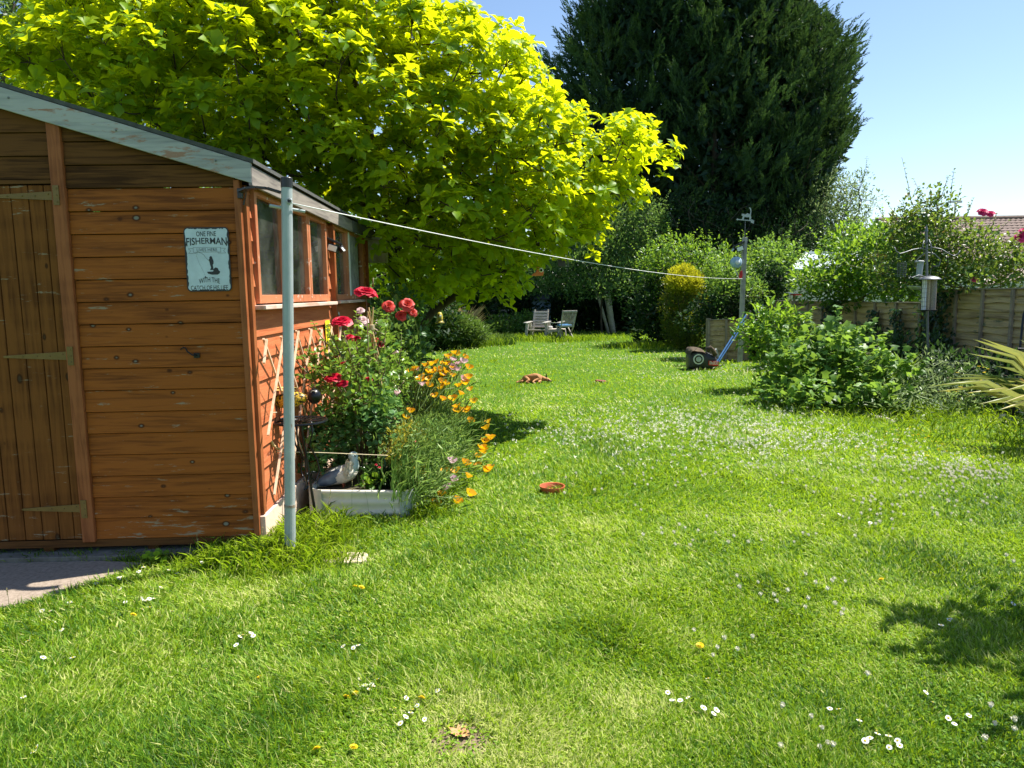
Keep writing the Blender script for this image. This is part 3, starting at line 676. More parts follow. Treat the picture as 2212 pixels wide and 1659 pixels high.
# eaves fascia in two lengths
z1_, z0_ = 2.212, 2.104
mb = MB(); mb.prism([SP(-0.058, 0.088, z1_), SP(2.97, 0.088, z1_ - .008), SP(2.97, 0.088, z0_ - .006), SP(-0.058, 0.088, z0_)], tuple(-n2 * 0.02) + (0,)); mb.build('fascia', 'fascia', shed, bevel=0.003)
mb = MB(); mb.prism([SP(2.95, 0.094, z1_ - .004), SP(4.36, 0.094, z1_ + .005), SP(4.36, 0.094, z0_ + .02), SP(2.95, 0.094, z0_ - .004)], tuple(-n2 * 0.02) + (0,)); mb.build('fascia', 'felt', shed, bevel=0.003)
# roof (both slopes)
mb = MB()
def rp(t, s, dz=0.0): return (*SP(s, t, 0)[:2], (ztop(t) if t > RIDGE else ztop(2 * RIDGE - t)) + dz)
for ta, tb in ((0.10, RIDGE), (RIDGE, 2 * RIDGE - 0.10)):
    q = [rp(ta, -0.062, .003), rp(tb, -0.062, .003), rp(tb, 4.38, .003), rp(ta, 4.38, .003)]; mb.prism(q, (0, 0, 0.022))
mb.build('roof', 'felt', shed)
mb = MB()
for ta, tb in ((0.06, RIDGE), (RIDGE, 2 * RIDGE - 0.06)):
    q = [rp(ta, -0.02, -.03), rp(tb, -0.02, -.03), rp(tb, 4.3, -.03), rp(ta, 4.3, -.03)]; mb.prism(q, (0, 0, 0.024))
mb.build('roof_boards', 'old_dark', shed)
# side wall cladding: lap boards under the windows and the short runs beside them
mb = MB()
def side_boards(s0, s1, za, zc, ph=0.129):
    z = za
    while z < zc - 0.005:
        e = min(z + ph, zc)
        A = [SP(s0, 0.024, z), SP(s1, 0.024, z), SP(s1, 0.008, e + .004), SP(s0, 0.008, e + .004)]
        B = [SP(s0, -0.012, z), SP(s1, -0.012, z), SP(s1, -0.012, e + .004), SP(s0, -0.012, e + .004)]
        mb.raw(A + B, [(0, 1, 2, 3), (7, 6, 5, 4), (1, 0, 4, 5), (2, 1, 5, 6), (3, 2, 6, 7), (0, 3, 7, 4)]); z += ph
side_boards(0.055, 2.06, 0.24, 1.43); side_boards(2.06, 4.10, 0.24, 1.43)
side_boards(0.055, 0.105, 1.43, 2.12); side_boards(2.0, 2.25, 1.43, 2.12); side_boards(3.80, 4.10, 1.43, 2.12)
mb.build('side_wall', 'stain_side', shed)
mb = MB(); mb.box(SP(2.225, 0.035, 1.17), (0.05, 0.062, 1.86), Matrix.Rotation(R(1.7), 3, 'Z')); mb.build('cover_strip', 'stain_trim', shed, bevel=0.003)
mb = MB(); mb.box(SP(4.09, 0.02, 1.17), (0.05, 0.05, 1.86), Matrix.Rotation(R(1.7), 3, 'Z')); mb.build('corner_trim', 'stain_trim', shed, bevel=0.003)
# closed box: back, left and inner faces, floor, shelf
mb = MB(); q = lambda t, s, z: (*SP(s, t, 0)[:2], z)
mb.prism([q(-0.03, 4.12, .12), q(2 * RIDGE, 4.12, .12), q(2 * RIDGE, 4.12, 2.14), q(RIDGE, 4.12, 2.74), q(-0.03, 4.12, 2.13)], tuple(-b2 * 0.02) + (0,))
mb.prism([q(2 * RIDGE, 0.0, .12), q(2 * RIDGE, 4.1, .12), q(2 * RIDGE, 4.1, 2.13), q(2 * RIDGE, 0.0, 2.13)], tuple(n2 * 0.02) + (0,))
mb.prism([q(-0.02, 0.02, .13), q(2 * RIDGE, 0.02, .13), q(2 * RIDGE, 4.1, .13), q(-0.02, 4.1, .13)], (0, 0, 0.02))
mb.build('inner_wall', 'interior', shed)
mb = MB(); mb.prism([q(-0.03, 0.1, 1.40), q(-0.5, 0.1, 1.40), q(-0.5, 4.0, 1.40), q(-0.03, 4.0, 1.40)], (0, 0, 0.03)); mb.build('shelf', 'yellow_board', shed)
# windows
def window(s0, s1, z0, z1, yellow=False):
    mb = MB(); wf = 0.045; rot = Matrix.Rotation(R(1.7), 3, 'Z')
    def bar(sa, sb, za, zc, o=0.018, th=0.05): mb.box(SP((sa + sb) / 2, o, (za + zc) / 2), (th, sb - sa, zc - za), rot)
    bar(s0, s0 + wf, z0, z1); bar(s1 - wf, s1, z0, z1); bar(s0 + wf, s1 - wf, z0, z0 + 0.05); bar(s0 + wf, s1 - wf, z1 - 0.04, z1)
    fr = mb.build('window_frame', 'stain_frame', shed, bevel=0.003)
    pn = MB().box(SP((s0 + s1) / 2, 0.008, (z0 + z1) / 2), (0.004, s1 - s0 - 2 * wf + .01, z1 - z0 - 0.085), rot).build('pane', 'glass', fr)
    return fr
for s0, s1 in ((0.11, 0.735), (0.745, 1.375), (1.385, 1.995), (2.26, 2.88), (2.89, 3.79)): window(s0, s1, 1.462, 2.12)
MB().prism([SP(0.79, -0.006, 1.44), SP(1.34, -0.006, 1.44), SP(1.34, -0.008, 2.1), SP(0.84, -0.008, 2.1)], tuple(-n2 * 0.008) + (0,)).build('curtain', 'yellow_board', shed)
MB().prism([SP(3.04, 0.012, 1.505), SP(3.50, 0.012, 1.505), SP(3.50, 0.012, 2.09), SP(3.04, 0.012, 2.09)], tuple(n2 * 0.022) + (0,)).build('window_lining', 'fluff', shed)
MB().box(SP(2.975, 0.03, 1.80), (0.03, 0.06, 0.60), Matrix.Rotation(R(1.7), 3, 'Z')).build('lining_edge', 'white', shed)
rot = Matrix.Rotation(R(1.7), 3, 'Z')
MB().box(SP(1.09, 0.045, 1.440), (0.085, 2.04, 0.026), rot).build('window_sill', 'sill', shed, bevel=0.004)
MB().box(SP(3.08, 0.045, 1.446), (0.085, 1.66, 0.026), rot).build('window_sill', 'sill', shed, bevel=0.004)
MB().box(SP(2.04, 0.012, 0.115), (0.055, 4.1, 0.235), rot).build('plinth', 'block', shed, bevel=0.004)
# concrete base with bearers
mb = MB(); mb.prism([(*FP(0.03, 0.10, 0)[:2], 0.002), (*FP(-4.1, 0.10, 0)[:2], 0.002), (*SP(4.2, -3.95, 0)[:2], 0.002), (*SP(4.2, 0.03, 0)[:2], 0.002)][::-1], (0, 0, 0.048))
mb.build('concrete_base', 'concrete', shed, bevel=0.006)
for t_ in (-0.10, -0.62, -1.22, -1.9, -2.6, -3.3): MB().box(FP(t_, -0.3, 0.064), (0.06, 0.6, 0.03), rot).build('bearer', 'old_dark', shed)

# ------------------------------------------------------------------ fisherman sign
def textgeo(s, off=0.0):
    cu = bpy.data.curves.new('t', 'FONT'); cu.body = s; cu.offset = off; cu.resolution_u = 3
    o = bpy.data.objects.new('t', cu); col.objects.link(o); bpy.context.view_layer.update()
    me = o.to_mesh(); V = np.array([v.co[:] for v in me.vertices]); F = [tuple(p.vertices) for p in me.polygons]
    o.to_mesh_clear(); bpy.data.objects.remove(o); bpy.data.curves.remove(cu)
    V = V[:, :2]; V -= V.min(0); V /= V.max(0); return V, F
def text_on(mb, s, cx, cz, wdt, hgt, P, off=0.012, arch=0.0, swell=0.0):
    """letters laid on a face given by P(x, z); arch raises the middle, swell makes the middle letters smaller"""
    V, F = textgeo(s, off); X = (V[:, 0] - 0.5); k = 1 - 4 * X * X
    Z = (V[:, 1] - 0.5) * (1 - swell * k)
    mb.raw([P(cx + x * wdt, cz + z * hgt + arch * kk) for x, z, kk in zip(X, Z, k)], F)
    for f in range(len(mb.F) - len(F), len(mb.F)):
        pass
sc0 = at(453, 561, 4.2); SX, SZ = float(np.dot(sc0[:2] - C0, n2)), float(sc0[2])
SW, SH = 0.245, 0.352
sgn = thing('metal_sign', 'pale blue metal wall sign about a fisherman, screwed to the shed front', 'sign', FP(SX, 0.02, SZ))
def rrect(w, h, r, jag=0.0, n=7):
    pts = []
    for cx, cz, a0 in ((w / 2 - r, h / 2 - r, 0), (-w / 2 + r, h / 2 - r, 90), (-w / 2 + r, -h / 2 + r, 180), (w / 2 - r, -h / 2 + r, 270)):
        for i in range(n):
            a = R(a0 + 90 * i / (n - 1)); pts.append((cx + r * math.cos(a), cz + r * math.sin(a)))
        if jag:
            nx_ = [(-w / 2 + r, h / 2), (-w / 2, -h / 2 + r), (w / 2 - r, -h / 2), (w / 2, h / 2 - r)][(0, 90, 180, 270).index(a0)]
            p0 = pts[-1]
            for i in range(1, 26):
                t = i / 26; pts.append((p0[0] + (nx_[0] - p0[0]) * t + random.uniform(-jag, 0) * np.sign(p0[0] if abs(p0[0] - nx_[0]) < 1e-3 else 0), p0[1] + (nx_[1] - p0[1]) * t + random.uniform(-jag, 0) * np.sign(p0[1] if abs(p0[1] - nx_[1]) < 1e-3 else 0)))
    return pts
dn = np.array(FP(0, 1, 0)) - np.array(FP(0, 0, 0))
def SG(o): return lambda x, z: FP(SX + x, o, SZ + z)
MB().prism([SG(0.0205)(x, z) for x, z in rrect(SW, SH, 0.022)], dn * 0.003).build('plate', 'sign_ink', sgn)
MB().prism([SG(0.0236)(x, z) for x, z in rrect(SW - 0.012, SH - 0.012, 0.018, 0.006)], dn * 0.0008).build('face', 'sign_face', sgn)
P_ = SG(0.0252); mb = MB()
text_on(mb, "ONE FINE", 0, 0.140, 0.108, 0.027, P_, 0.008)
text_on(mb, "FISHERMAN", 0, 0.096, 0.222, 0.048, P_, 0.016, arch=0.006, swell=0.30)
text_on(mb, "WITH THE", 0.002, -0.121, 0.115, 0.027, P_, 0.008, arch=0.010)
text_on(mb, "CATCH OF HIS LIFE", 0, -0.156, 0.204, 0.026, P_, 0.006)
text_on(mb, "LIVES HERE", 0, 0.053, 0.112, 0.017, P_, 0.0)
mb.build('lettering', 'sign_ink', sgn)
mb = MB()
def line2(pts, w):
    for (x0, z0), (x1, z1) in zip(pts[:-1], pts[1:]):
        d = np.array([x1 - x0, z1 - z0]); L_ = np.linalg.norm(d); nn = np.array([-d[1], d[0]]) / L_ * w / 2
        mb.raw([P_(x0 + nn[0], z0 + nn[1]), P_(x0 - nn[0], z0 - nn[1]), P_(x1 - nn[0], z1 - nn[1]), P_(x1 + nn[0], z1 + nn[1])], [(0, 1, 2, 3)])
line2([(-0.075, 0.066), (0.075, 0.066)], .0013); line2([(-0.075, 0.040), (0.075, 0.040)], .0013)
for s_ in (-1, 1):
    line2([(s_ * .075, .066), (s_ * .075, .040)], .0013); line2([(s_ * .075, .061), (s_ * .102, .060), (s_ * .090, .047), (s_ * .102, .034), (s_ * .06, .034), (s_ * .06, .040)], .0013)
mb.build('ribbon', 'sign_ink', sgn)
mb = MB()
man = [(.010, -.058), (.016, -.045), (.012, -.030), (.009, -.012), (.006, -.002), (.010, .004), (.010, .012), (.016, .018), (.023, .017), (.025, .010), (.028, .002), (.032, -.010), (.031, -.022), (.026, -.030), (.028, -.045), (.029, -.058)]
mb.raw([P_(x, z) for x, z in man], [tuple(reversed(range(len(man))))])
boat = [(-.008, -.068), (-.002, -.078), (.020, -.084), (.050, -.084), (.062, -.076), (.064, -.066), (.058, -.062), (.052, -.048), (.040, -.044), (.030, -.052), (.026, -.066)]
mb.raw([P_(x, z) for x, z in boat], [tuple(range(len(boat)))])
line2([(.012, -.012), (-.006, .006), (-.020, .026), (-.034, .036), (-.052, .041)], .0015); line2([(-.052, .041), (-.060, .02), (-.048, -.02), (-.018, -.088)], .0006)
mb.raw([P_(-.018, -.090), P_(-.012, -.098), P_(-.024, -.098)], [(0, 2, 1)])
mb.build('angler_picture', 'sign_ink', sgn)

# iron hook on the shed front
p0 = at(430, 767, 4.2); T0 = float(np.dot(p0[:2] - C0, n2)); Z0 = float(p0[2])
o = thing('cabin_hook', 'black iron cabin hook fixed to the orange shed boards', 'hook', FP(T0, 0.02, Z0))
MB().box(FP(T0, 0.024, Z0), (0.034, 0.008, 0.028), rot).build('plate', 'black_iron', o, bevel=0.002)
MB().tube([FP(T0, 0.04, Z0), FP(T0 - .02, 0.042, Z0 + .006), FP(T0 - .045, 0.042, Z0 + .026), FP(T0 - .052, .042, Z0 + .044), FP(T0 - .064, .042, Z0 + .048), FP(T0 - .08, .042, Z0 + .038)], 0.0042, 8).build('hook', 'black_iron', o, smooth=True)

# ------------------------------------------------------------------ washing line pole
def Q(u, v, Y): return tuple(at(u, v, Y))
YP = 4.08
pt, pb = at(619.5, 405, YP), at(627, 1190, YP); pb = pt + (pb - pt) * (pt[2] / (pt[2] - pb[2]))
def onp(z): return pt + (pb - pt) * ((pt[2] - z) / pt[2])
pole = thing('washing_line_pole', 'tall grey painted metal washing line pole in front of the shed', 'pole', (pb[0], pb[1], 0))
MB().tube([onp(0.33), onp(2.09)], 0.0295, 20).build('upper_tube', 'grey_paint', pole, smooth=False)
MB().tube([onp(0.0), onp(0.322)], 0.031, 20).build('lower_tube', 'grey_paint', pole)
MB().tube([onp(0.318), onp(0.334)], 0.0318, 20).build('rust_ring', 'rusty', pole)
MB().tube([onp(2.08), onp(2.13), onp(2.134)], [0.0315, 0.0315, 0.028], 20).build('cap', 'black_plastic', pole)
ca, cb_ = Q(582, 444, YP - .02), Q(659, 457, YP + .05)
MB().tube([ca, cb_], 0.0088, 10).build('crossbar', 'grey_paint', pole)
rc = at(625, 434, YP - 0.035)
mb = MB(); mb.tube([(rc[0] + .013 * math.cos(a), rc[1], rc[2] + .013 * math.sin(a)) for a in np.linspace(0, 2 * math.pi, 17)], 0.0028, 6); mb.build('ring', 'galv', pole, smooth=True)
MB().tube([(rc[0], rc[1] - .008, rc[2]), (rc[0], rc[1] + .02, rc[2])], 0.0075, 10).build('bolt', 'black_iron', pole)
# the line itself
YF = 15.3
la, lb = at(630, 439, YP - .03), at(1604, 602, YF - .05); n_ = 40
mb = MB(); mb.tube([(la * (1 - t) + lb * t) - np.array([0, 0, 0.11 * 4 * t * (1 - t)]) for t in np.linspace(0, 1, n_)], 0.0032, 6)
mb.tube([lb, lb + np.array([0.04, 0.03, 0.0]), lb + np.array([.01, .05, -.03]), lb + np.array([-.01, 0, -.12])], 0.0035, 5)
o = mb.build('washing_line', 'cord', loc=la, smooth=True); tag(o, 'thin white washing line stretched from grey pole to the far wooden post', 'washing line')

# far wooden post with its lamp, peg, reel and cat weathervane
ft = at(1609, 513, YF); fb = np.array([at(1598, 783, YF)[0], YF, 0.0])
post = thing('line_post', 'weathered square wooden post at the far end of the washing line', 'post', fb)
MB().beam(fb, ft, 0.085, 0.085).build('shaft', 'grey_wood', post, bevel=0.006)
vn = thing('weathervane', 'grey metal cat weathervane on a thin rod above the far post', 'weathervane', tuple(ft))
va, vb = at(1606, 560, YF - .06), at(1610, 478, YF - .06)
MB().tube([va, vb], 0.006, 6).build('rod', 'dark_steel', vn)
mb = MB(); k = at(1610, 477, YF - .06)
def VP(x, z): return (k[0] + x, k[1], k[2] + z)
mb.prism([VP(-.19, .035), VP(-.15, .05), VP(-.15, .038), VP(.12, .012), VP(.12, .03), VP(.18, .0), VP(.17, -.06), VP(.11, -.03), VP(.11, -.008), VP(-.15, .02), VP(-.15, .008)], (0, .006, 0))
mb.build('arrow', 'board', vn)
cat = [(-.07, .03), (-.05, .09), (-.075, .11), (-.07, .15), (-.05, .13), (-.03, .14), (-.01, .12), (.04, .15), (.09, .13), (.10, .19), (.09, .235), (.07, .25), (.085, .265), (.11, .245), (.12, .19), (.11, .11), (.12, .06), (.11, .02), (.085, .02), (.08, .07), (.03, .07), (-.02, .08), (-.03, .03)]
MB().prism([VP(x, z) for x, z in cat], (0, .008, 0)).build('cat_figure', 'board', vn)
def floodlight(name, label, P, s, group, yaw=0.0, flip=1):
    t = thing(name, label, 'lamp', P, group); M = Matrix.Rotation(yaw, 3, 'Z'); P = Vector(P)
    def w(x, y, z): return P + M @ Vector((x * s * flip, y * s, z * s))
    MB().box(w(0, 0, 0.042), (0.15 * s, 0.10 * s, 0.02 * s), M @ Matrix.Rotation(R(24 * flip), 3, 'Y')).build('solar_panel', 'black_plastic', t, bevel=0.004 * s)
    hd = MB().box(w(-0.012, -0.02, -0.015), (0.094 * s, 0.04 * s, 0.066 * s), M @ Matrix.Rotation(R(18 * flip), 3, 'Y')).build('lamp_head', 'black_plastic', t, bevel=0.006 * s)
    MB().box(w(-0.013, -0.043, -0.017), (0.074 * s, 0.004 * s, 0.048 * s), M @ Matrix.Rotation(R(18 * flip), 3, 'Y')).build('lens', 'lamp_face', hd, bevel=0.002)
    h2 = MB().box(w(0.06, -0.015, -0.025), (0.04 * s, 0.045 * s, 0.055 * s), M @ Matrix.Rotation(R(-35 * flip), 3, 'Y') @ Matrix.Rotation(R(40 * flip), 3, 'Z')).build('lamp_head', 'black_plastic', t, bevel=0.006 * s)
    MB().box(w(0.078, -0.032, -0.027), (0.026 * s, 0.004 * s, 0.036 * s), M @ Matrix.Rotation(R(-35 * flip), 3, 'Y') @ Matrix.Rotation(R(50 * flip), 3, 'Z')).build('lens', 'lamp_face', h2)
    return t
floodlight('floodlight', 'black solar floodlight on the shed side between the windows', Q(722, 532, 6.34), 0.98, 'solar floodlights', R(8))
floodlight('floodlight', 'black solar floodlight near the top of the far wooden post', Q(1596, 535, YF - .08), 1.6, 'solar floodlights', R(-12), -1)
rl = at(1588, 567, YF - 0.1); o = thing('line_reel', 'round pale blue plastic line reel on the far wooden post', 'reel', rl)
Mx = Matrix.Rotation(R(90), 3, 'X') @ Matrix.Rotation(R(14), 3, 'Y')
MB().lathe([(0.0, 0.10), (.03, .10), (.04, .085), (.095, .085), (.115, .07), (.115, .0), (.10, -.01)], rl, 24, Mx).build('drum', 'pale_blue', o, smooth=True)
MB().lathe([(0.0, 0.108), (.035, .106), (.05, .095)], rl, 20, Mx).build('hub', 'white', o, smooth=True)
MB().tube([rl + np.array([-.02, .0, -.06]), rl + np.array([.03, .02, -.2]), rl + np.array([.1, .02, -.34])], 0.006, 5).build('cord_end', 'cord', o)
pg = at(1601, 594, YF - .09); o = MB(); o.prism([(pg[0] - .02, pg[1], pg[2] + .075), (pg[0] + .02, pg[1], pg[2] + .09), (pg[0] + .035, pg[1], pg[2] - .01), (pg[0] + .02, pg[1], pg[2] - .06), (pg[0] - .04, pg[1], pg[2] - .07), (pg[0] - .045, pg[1], pg[2] - .02)], (0, .03, 0))
o = o.build('line_winder', 'red', loc=pg, bevel=.006); tag(o, 'small red plastic winder hanging on the far wooden post', 'winder')

# ------------------------------------------------------------------ things on and beside the shed side
bk = thing('bracket_lamp', 'thin curved black solar lamp arm at the shed corner under the eaves', 'lamp', Q(518, 416, 4.16))
MB().box(Q(519, 418, 4.17), (0.025, 0.03, 0.055)).build('bracket', 'black_plastic', bk, bevel=.003)
mb = MB(); pts = [Q(519, 414, 4.15), Q(535, 407, 4.13), Q(556, 405, 4.12), Q(578, 407, 4.12), Q(594, 412, 4.13), Q(607, 416, 4.14)]
for a, b_ in zip(pts[:-1], pts[1:]): mb.beam(a, b_, 0.05, 0.011)
mb.build('arm', 'black_plastic', bk)
MB().tube([Q(532, 409, 4.14), Q(531, 425, 4.14), Q(527, 436, 4.14)], 0.0022, 5).tube([Q(528, 432, 4.14), Q(526, 443, 4.14)], 0.005, 6).build('cable', 'black_plastic', bk)
nb = thing('nest_box', 'rough wooden nest box fixed to the far end of the shed', 'nest box', SP(4.22, 0.10, 2.0))
MB().box(SP(4.22, 0.135, 1.985), (0.20, 0.17, 0.25), rot).build('box', 'grey_wood', nb, bevel=.006)
MB().box(SP(4.20, 0.14, 2.122), (0.26, 0.24, 0.022), rot @ Matrix.Rotation(R(3), 3, 'Y')).build('lid', 'grey_wood', nb, bevel=.003)
# yellow and white tags with small black print
def wall_tag(name, label, s, z0, z1, w_, mat, lines, cat):
    t = thing(name, label, cat, SP(s, 0.03, z0)); rr = 0.02
    MB().prism([SP(s + x, 0.030, (z0 + z1) / 2 + z) for x, z in rrect(w_, z1 - z0, 0.03)], tuple(n2 * 0.003) + (0,)).build('plate', mat, t)
    mb = MB()
    for txt, fz, fw, fh in lines: text_on(mb, txt, 0, (z0 + z1) / 2 + fz * (z1 - z0), w_ * fw, fh, lambda x, z: SP(s + x, 0.0345, z), 0.02)
    mb.build('lettering', 'sign_ink', t)
wall_tag('wall_tag', 'bright yellow tag with black print on shed side beneath the windows', 1.93, 0.85, 1.30, 0.17, 'yellow_tag',
         [("HHE EWW", .40, .8, .03), ("HEE JHL", .32, .8, .03), ("HIIII HH", .24, .8, .025), ("JIVES", .08, .75, .05), ("M", -.10, .6, .07)], 'tag')
wall_tag('wall_thermometer', 'narrow white strip with black marks on the shed side behind the roses', 2.38, 0.82, 1.36, 0.12, 'white',
         [("WIIN", .43, .7, .03), ("= =", .3, .6, .02), ("= = =", .2, .6, .02), ("====", .1, .6, .02), ("= =", 0, .6, .02), ("===", -.1, .6, .02)], 'thermometer')
# expanding willow trellis
tr = thing('trellis', 'pale willow lattice trellis leaning against the sunny shed side', 'trellis', SP(1.3, 0.06, 0.3))
def stick(sa, za, sb_, zb_, off, w_=0.011):
    if sb_ < 0.01: q = (0.01 - sa) / (sb_ - sa); zb_ = za + (zb_ - za) * q; sb_ = 0.01
    MB().beam(SP(sa, off, za), SP(sb_, off + 0.01, zb_), w_ * random.uniform(.85, 1.15), w_ * 1.1, up=(1, 0, 0)).build('slat', 'willow', tr)
for k in range(9):
    s_ = 0.09 + 0.37 * k + random.uniform(-.02, .02); zt_ = 1.26 + random.uniform(-.012, .014)
    stick(s_, zt_, s_ + .78, 0.34, 0.05); stick(s_ + .012, zt_ - .005, s_ - .78, 0.34, 0.065)
mb = MB(); mb.tube([Q(546, 868, 4.42), Q(552, 893, 4.42)], .011, 6); mb.tube([Q(545, 908, 4.44), Q(552, 885, 4.4)], .008, 6)
mb.tube([Q(547, 884, 4.42), Q(556, 897, 4.42), Q(584, 949, 4.46), Q(590, 963, 4.48)], [.011, .010, .009, .011], 7)
mb.tube([Q(589, 960, 4.48), Q(597, 968, 4.5), Q(612, 972, 4.55)], .008, 6)
o = mb.build('bamboo_cane', 'cane', loc=Q(556, 897, 4.42), smooth=True); tag(o, 'short bent bamboo cane tied across the front of the trellis', 'cane')
mb = MB(); mb.tube([Q(580, 975, 4.52), Q(700, 978, 4.72), Q(838, 984, 4.95)], .0028, 5); mb.tube([Q(551, 893, 4.43), Q(598, 891, 4.52)], .004, 5)
o = mb.build('twine', 'twine', loc=Q(700, 978, 4.72)); tag(o, 'thin brown twine stretched across the planter above the metal pigeon', 'twine')

# plant stand and bee ornament
YS = 4.63; st = thing('plant_stand', 'round black iron plant stand beside the grey pole', 'plant stand', (-1.29, 4.70, 0))
tc_ = at(648, 909, YS); ring = MB(); RS = 0.166
for r_, th in ((RS, .008), (RS * .93, .004), (RS * .42, .004)):
    ring.tube([(tc_[0] + r_ * math.cos(a), tc_[1] + r_ * math.sin(a), tc_[2]) for a in np.linspace(0, 2 * math.pi, 41)], th, 6, cap=False)
for i in range(12):
    a = 2 * math.pi * i / 12; c_ = (tc_[0] + RS * .68 * math.cos(a), tc_[1] + RS * .68 * math.sin(a), tc_[2])
    ring.tube([(c_[0] + RS * .25 * math.cos(b_), c_[1] + RS * .25 * math.sin(b_), c_[2]) for b_ in np.linspace(0, 2 * math.pi, 13)], .0032, 4, cap=False)
for i in range(4): a = math.pi * i / 4; ring.beam((tc_[0] - RS * math.cos(a), tc_[1] - RS * math.sin(a), tc_[2]), (tc_[0] + RS * math.cos(a), tc_[1] + RS * math.sin(a), tc_[2]), .012, .005)
ring.build('top_ring', 'black_iron', st)
sb0 = np.array([-1.285, 4.69, 0.0])
MB().tube([tc_, tc_ * .5 + sb0 * .5, sb0], 0.010, 8).build('stem', 'black_iron', st)
for i in range(3):
    a = 2 * math.pi * i / 3 + .5; d = np.array([math.cos(a), math.sin(a), 0]); mid = tc_ * .5 + sb0 * .5
    def flat(pts):
        m_ = MB()
        for p_, q_ in zip(pts[:-1], pts[1:]): m_.beam(p_, q_, .018, .005, up=tuple(np.cross(d, [0, 0, 1.0])) if False else (0, 0, 1))
        return m_
    up = [tc_ + d * .07 - np.array([0, 0, .01]), tc_ + d * .075 - np.array([0, 0, .09]), tc_ + d * .05 - np.array([0, 0, .16]), mid + d * .055 + np.array([0, 0, .10]), mid + d * .07 + np.array([0, 0, .02]), mid + d * .045 - np.array([0, 0, .045]), mid + d * .012 - np.array([0, 0, .02]), mid + d * .02 + np.array([0, 0, .02]), mid + d * .045 + np.array([0, 0, .012])]
    m_ = MB(); m_.tube(up, .0062, 6); m_.build('scroll', 'black_iron', st, smooth=True)
    sp_ = [sb0 + d * (.015) + np.array([0, 0, .06])] + [sb0 + d * (.055 + .038 * math.cos(t)) + np.array([0, 0, .038 + .038 * math.sin(t)]) for t in np.linspace(2.6, -3.2, 14)]
    m_ = MB(); m_.tube(sp_, .0065, 6); m_.build('foot', 'black_iron', st, smooth=True)
bee = thing('bee_ornament', 'yellow and black metal bee ornament standing on the iron plant stand', 'ornament', (tc_[0], tc_[1], tc_[2]))
bc = at(625, 864, YS); hc = at(679, 856, YS - .02)
ax = Vector(tuple(hc - bc)).normalized(); Mb = ax.to_track_quat('X', 'Z').to_matrix()
MB().sphere(bc, (0.118, 0.052, 0.050), 20, Mb).build('body', 'bee_yellow', bee, smooth=True)
hd = MB().sphere(hc, (0.044, .046, .050), 18).build('head', 'black_iron', bee, smooth=True)
mb = MB(); e_ = hc + np.array([.004, -.03, .03]); mb.tube([e_ + np.array([.014 * math.cos(a), -.004, .010 * math.sin(a)]) for a in np.linspace(0, 6.28, 14)], .003, 5, cap=False); mb.build('eye_ring', 'pale_wood', hd)
mb = MB()
for s_ in (-1, 1): MB().tube([hc + np.array([0, .02 * s_, .045]), hc + np.array([-.03, .03 * s_, .075]), hc + np.array([-.05, .035 * s_, .06])], .0028, 5).build('feeler', 'black_iron', hd)
for s_, dz in ((-1, 0.0), (1, .012)):
    r0 = bc + np.array([.05, .015 * s_, .05 + dz]); f = [(0, 0), (-.05, .02), (-.12, .026), (-.165, .014), (-.175, 0), (-.15, -.014), (-.08, -.02)]
    MB().prism([r0 + np.array([x, s_ * (-.01 * x * 10 * .3) + y, .012 - x * .02]) for x, y in f], (0, 0, .003)).build('wing', 'wing_yellow', bee)
mb = MB()
for x_ in (-.07, 0, .07):
    for s_ in (-1, 1): MB().tube([bc + np.array([x_, s_ * .03, -.03]), bc + np.array([x_ * 1.15, s_ * .05, tc_[2] - bc[2] + .004])], .0022, 5).build('leg', 'black_iron', bee)

# planter
pl = thing('raised_planter', 'cream ribbed metal raised bed full of plants along the shed', 'planter', (-1.05, 6.3, 0))
def rr2(w_, l_, r, inset=0.0):
    pts = []
    for cx, cy, a0 in ((w_ / 2 - r, l_ / 2 - r, 0), (-w_ / 2 + r, l_ / 2 - r, 90), (-w_ / 2 + r, -l_ / 2 + r, 180), (w_ / 2 - r, -l_ / 2 + r, 270)):
        for i in range(7):
            a = R(a0 + 15 * i); pts.append((cx + (r + inset) * math.cos(a), cy + (r + inset) * math.sin(a)))
    return pts
PW, PLn, pcx, pcy = 0.70, 3.05, -1.06, 4.87 + 1.525
def PP(x, y, z): return (pcx + x + (y) * -0.02, pcy + y + x * 0.06, z * (1 - 0.14 * (x + .35) / .7) if z > .05 else z)
prof = [(0.0, -0.004), (.02, .0), (.035, .012), (.05, .0), (.075, -.003), (.10, .0), (.118, .012), (.135, .0), (.155, -.003), (.175, .002), (.188, .012), (.205, .014), (.214, .004), (.212, -.006)]
V = []; F = []; n0 = len(rr2(PW, PLn, .09))
for z_, ins in prof: V += [PP(x, y, z_) for x, y in rr2(PW, PLn, .09, ins)]
for i in range(len(prof) - 1):
    for j in range(n0): F.append((i * n0 + j, i * n0 + (j + 1) % n0, (i + 1) * n0 + (j + 1) % n0, (i + 1) * n0 + j))
MB().raw(V, F).build('rim', 'cream_metal', pl, smooth=True, loc=None)
MB().raw([PP(x, y, .165) for x, y in rr2(PW, PLn, .09, -.004)], [tuple(range(n0))]).build('compost', 'soil', pl)
for (cx, cy) in ((PW / 2, -PLn / 2), (-PW / 2, -PLn / 2)):
    q = []
    for i in range(7):
        a = R(-90 + 15 * i) if cx > 0 else R(180 + 15 * i); q.append((cx - np.sign(cx) * .09 + .106 * math.cos(a), cy + .09 + .106 * math.sin(a)))
    MB().raw([PP(x, y, 0) for x, y in q] + [PP(x, y, .216) for x, y in q], [(i, i + 1, i + 8, i + 7) for i in range(6)]).build('corner_piece', 'cream_cap', pl, smooth=True)

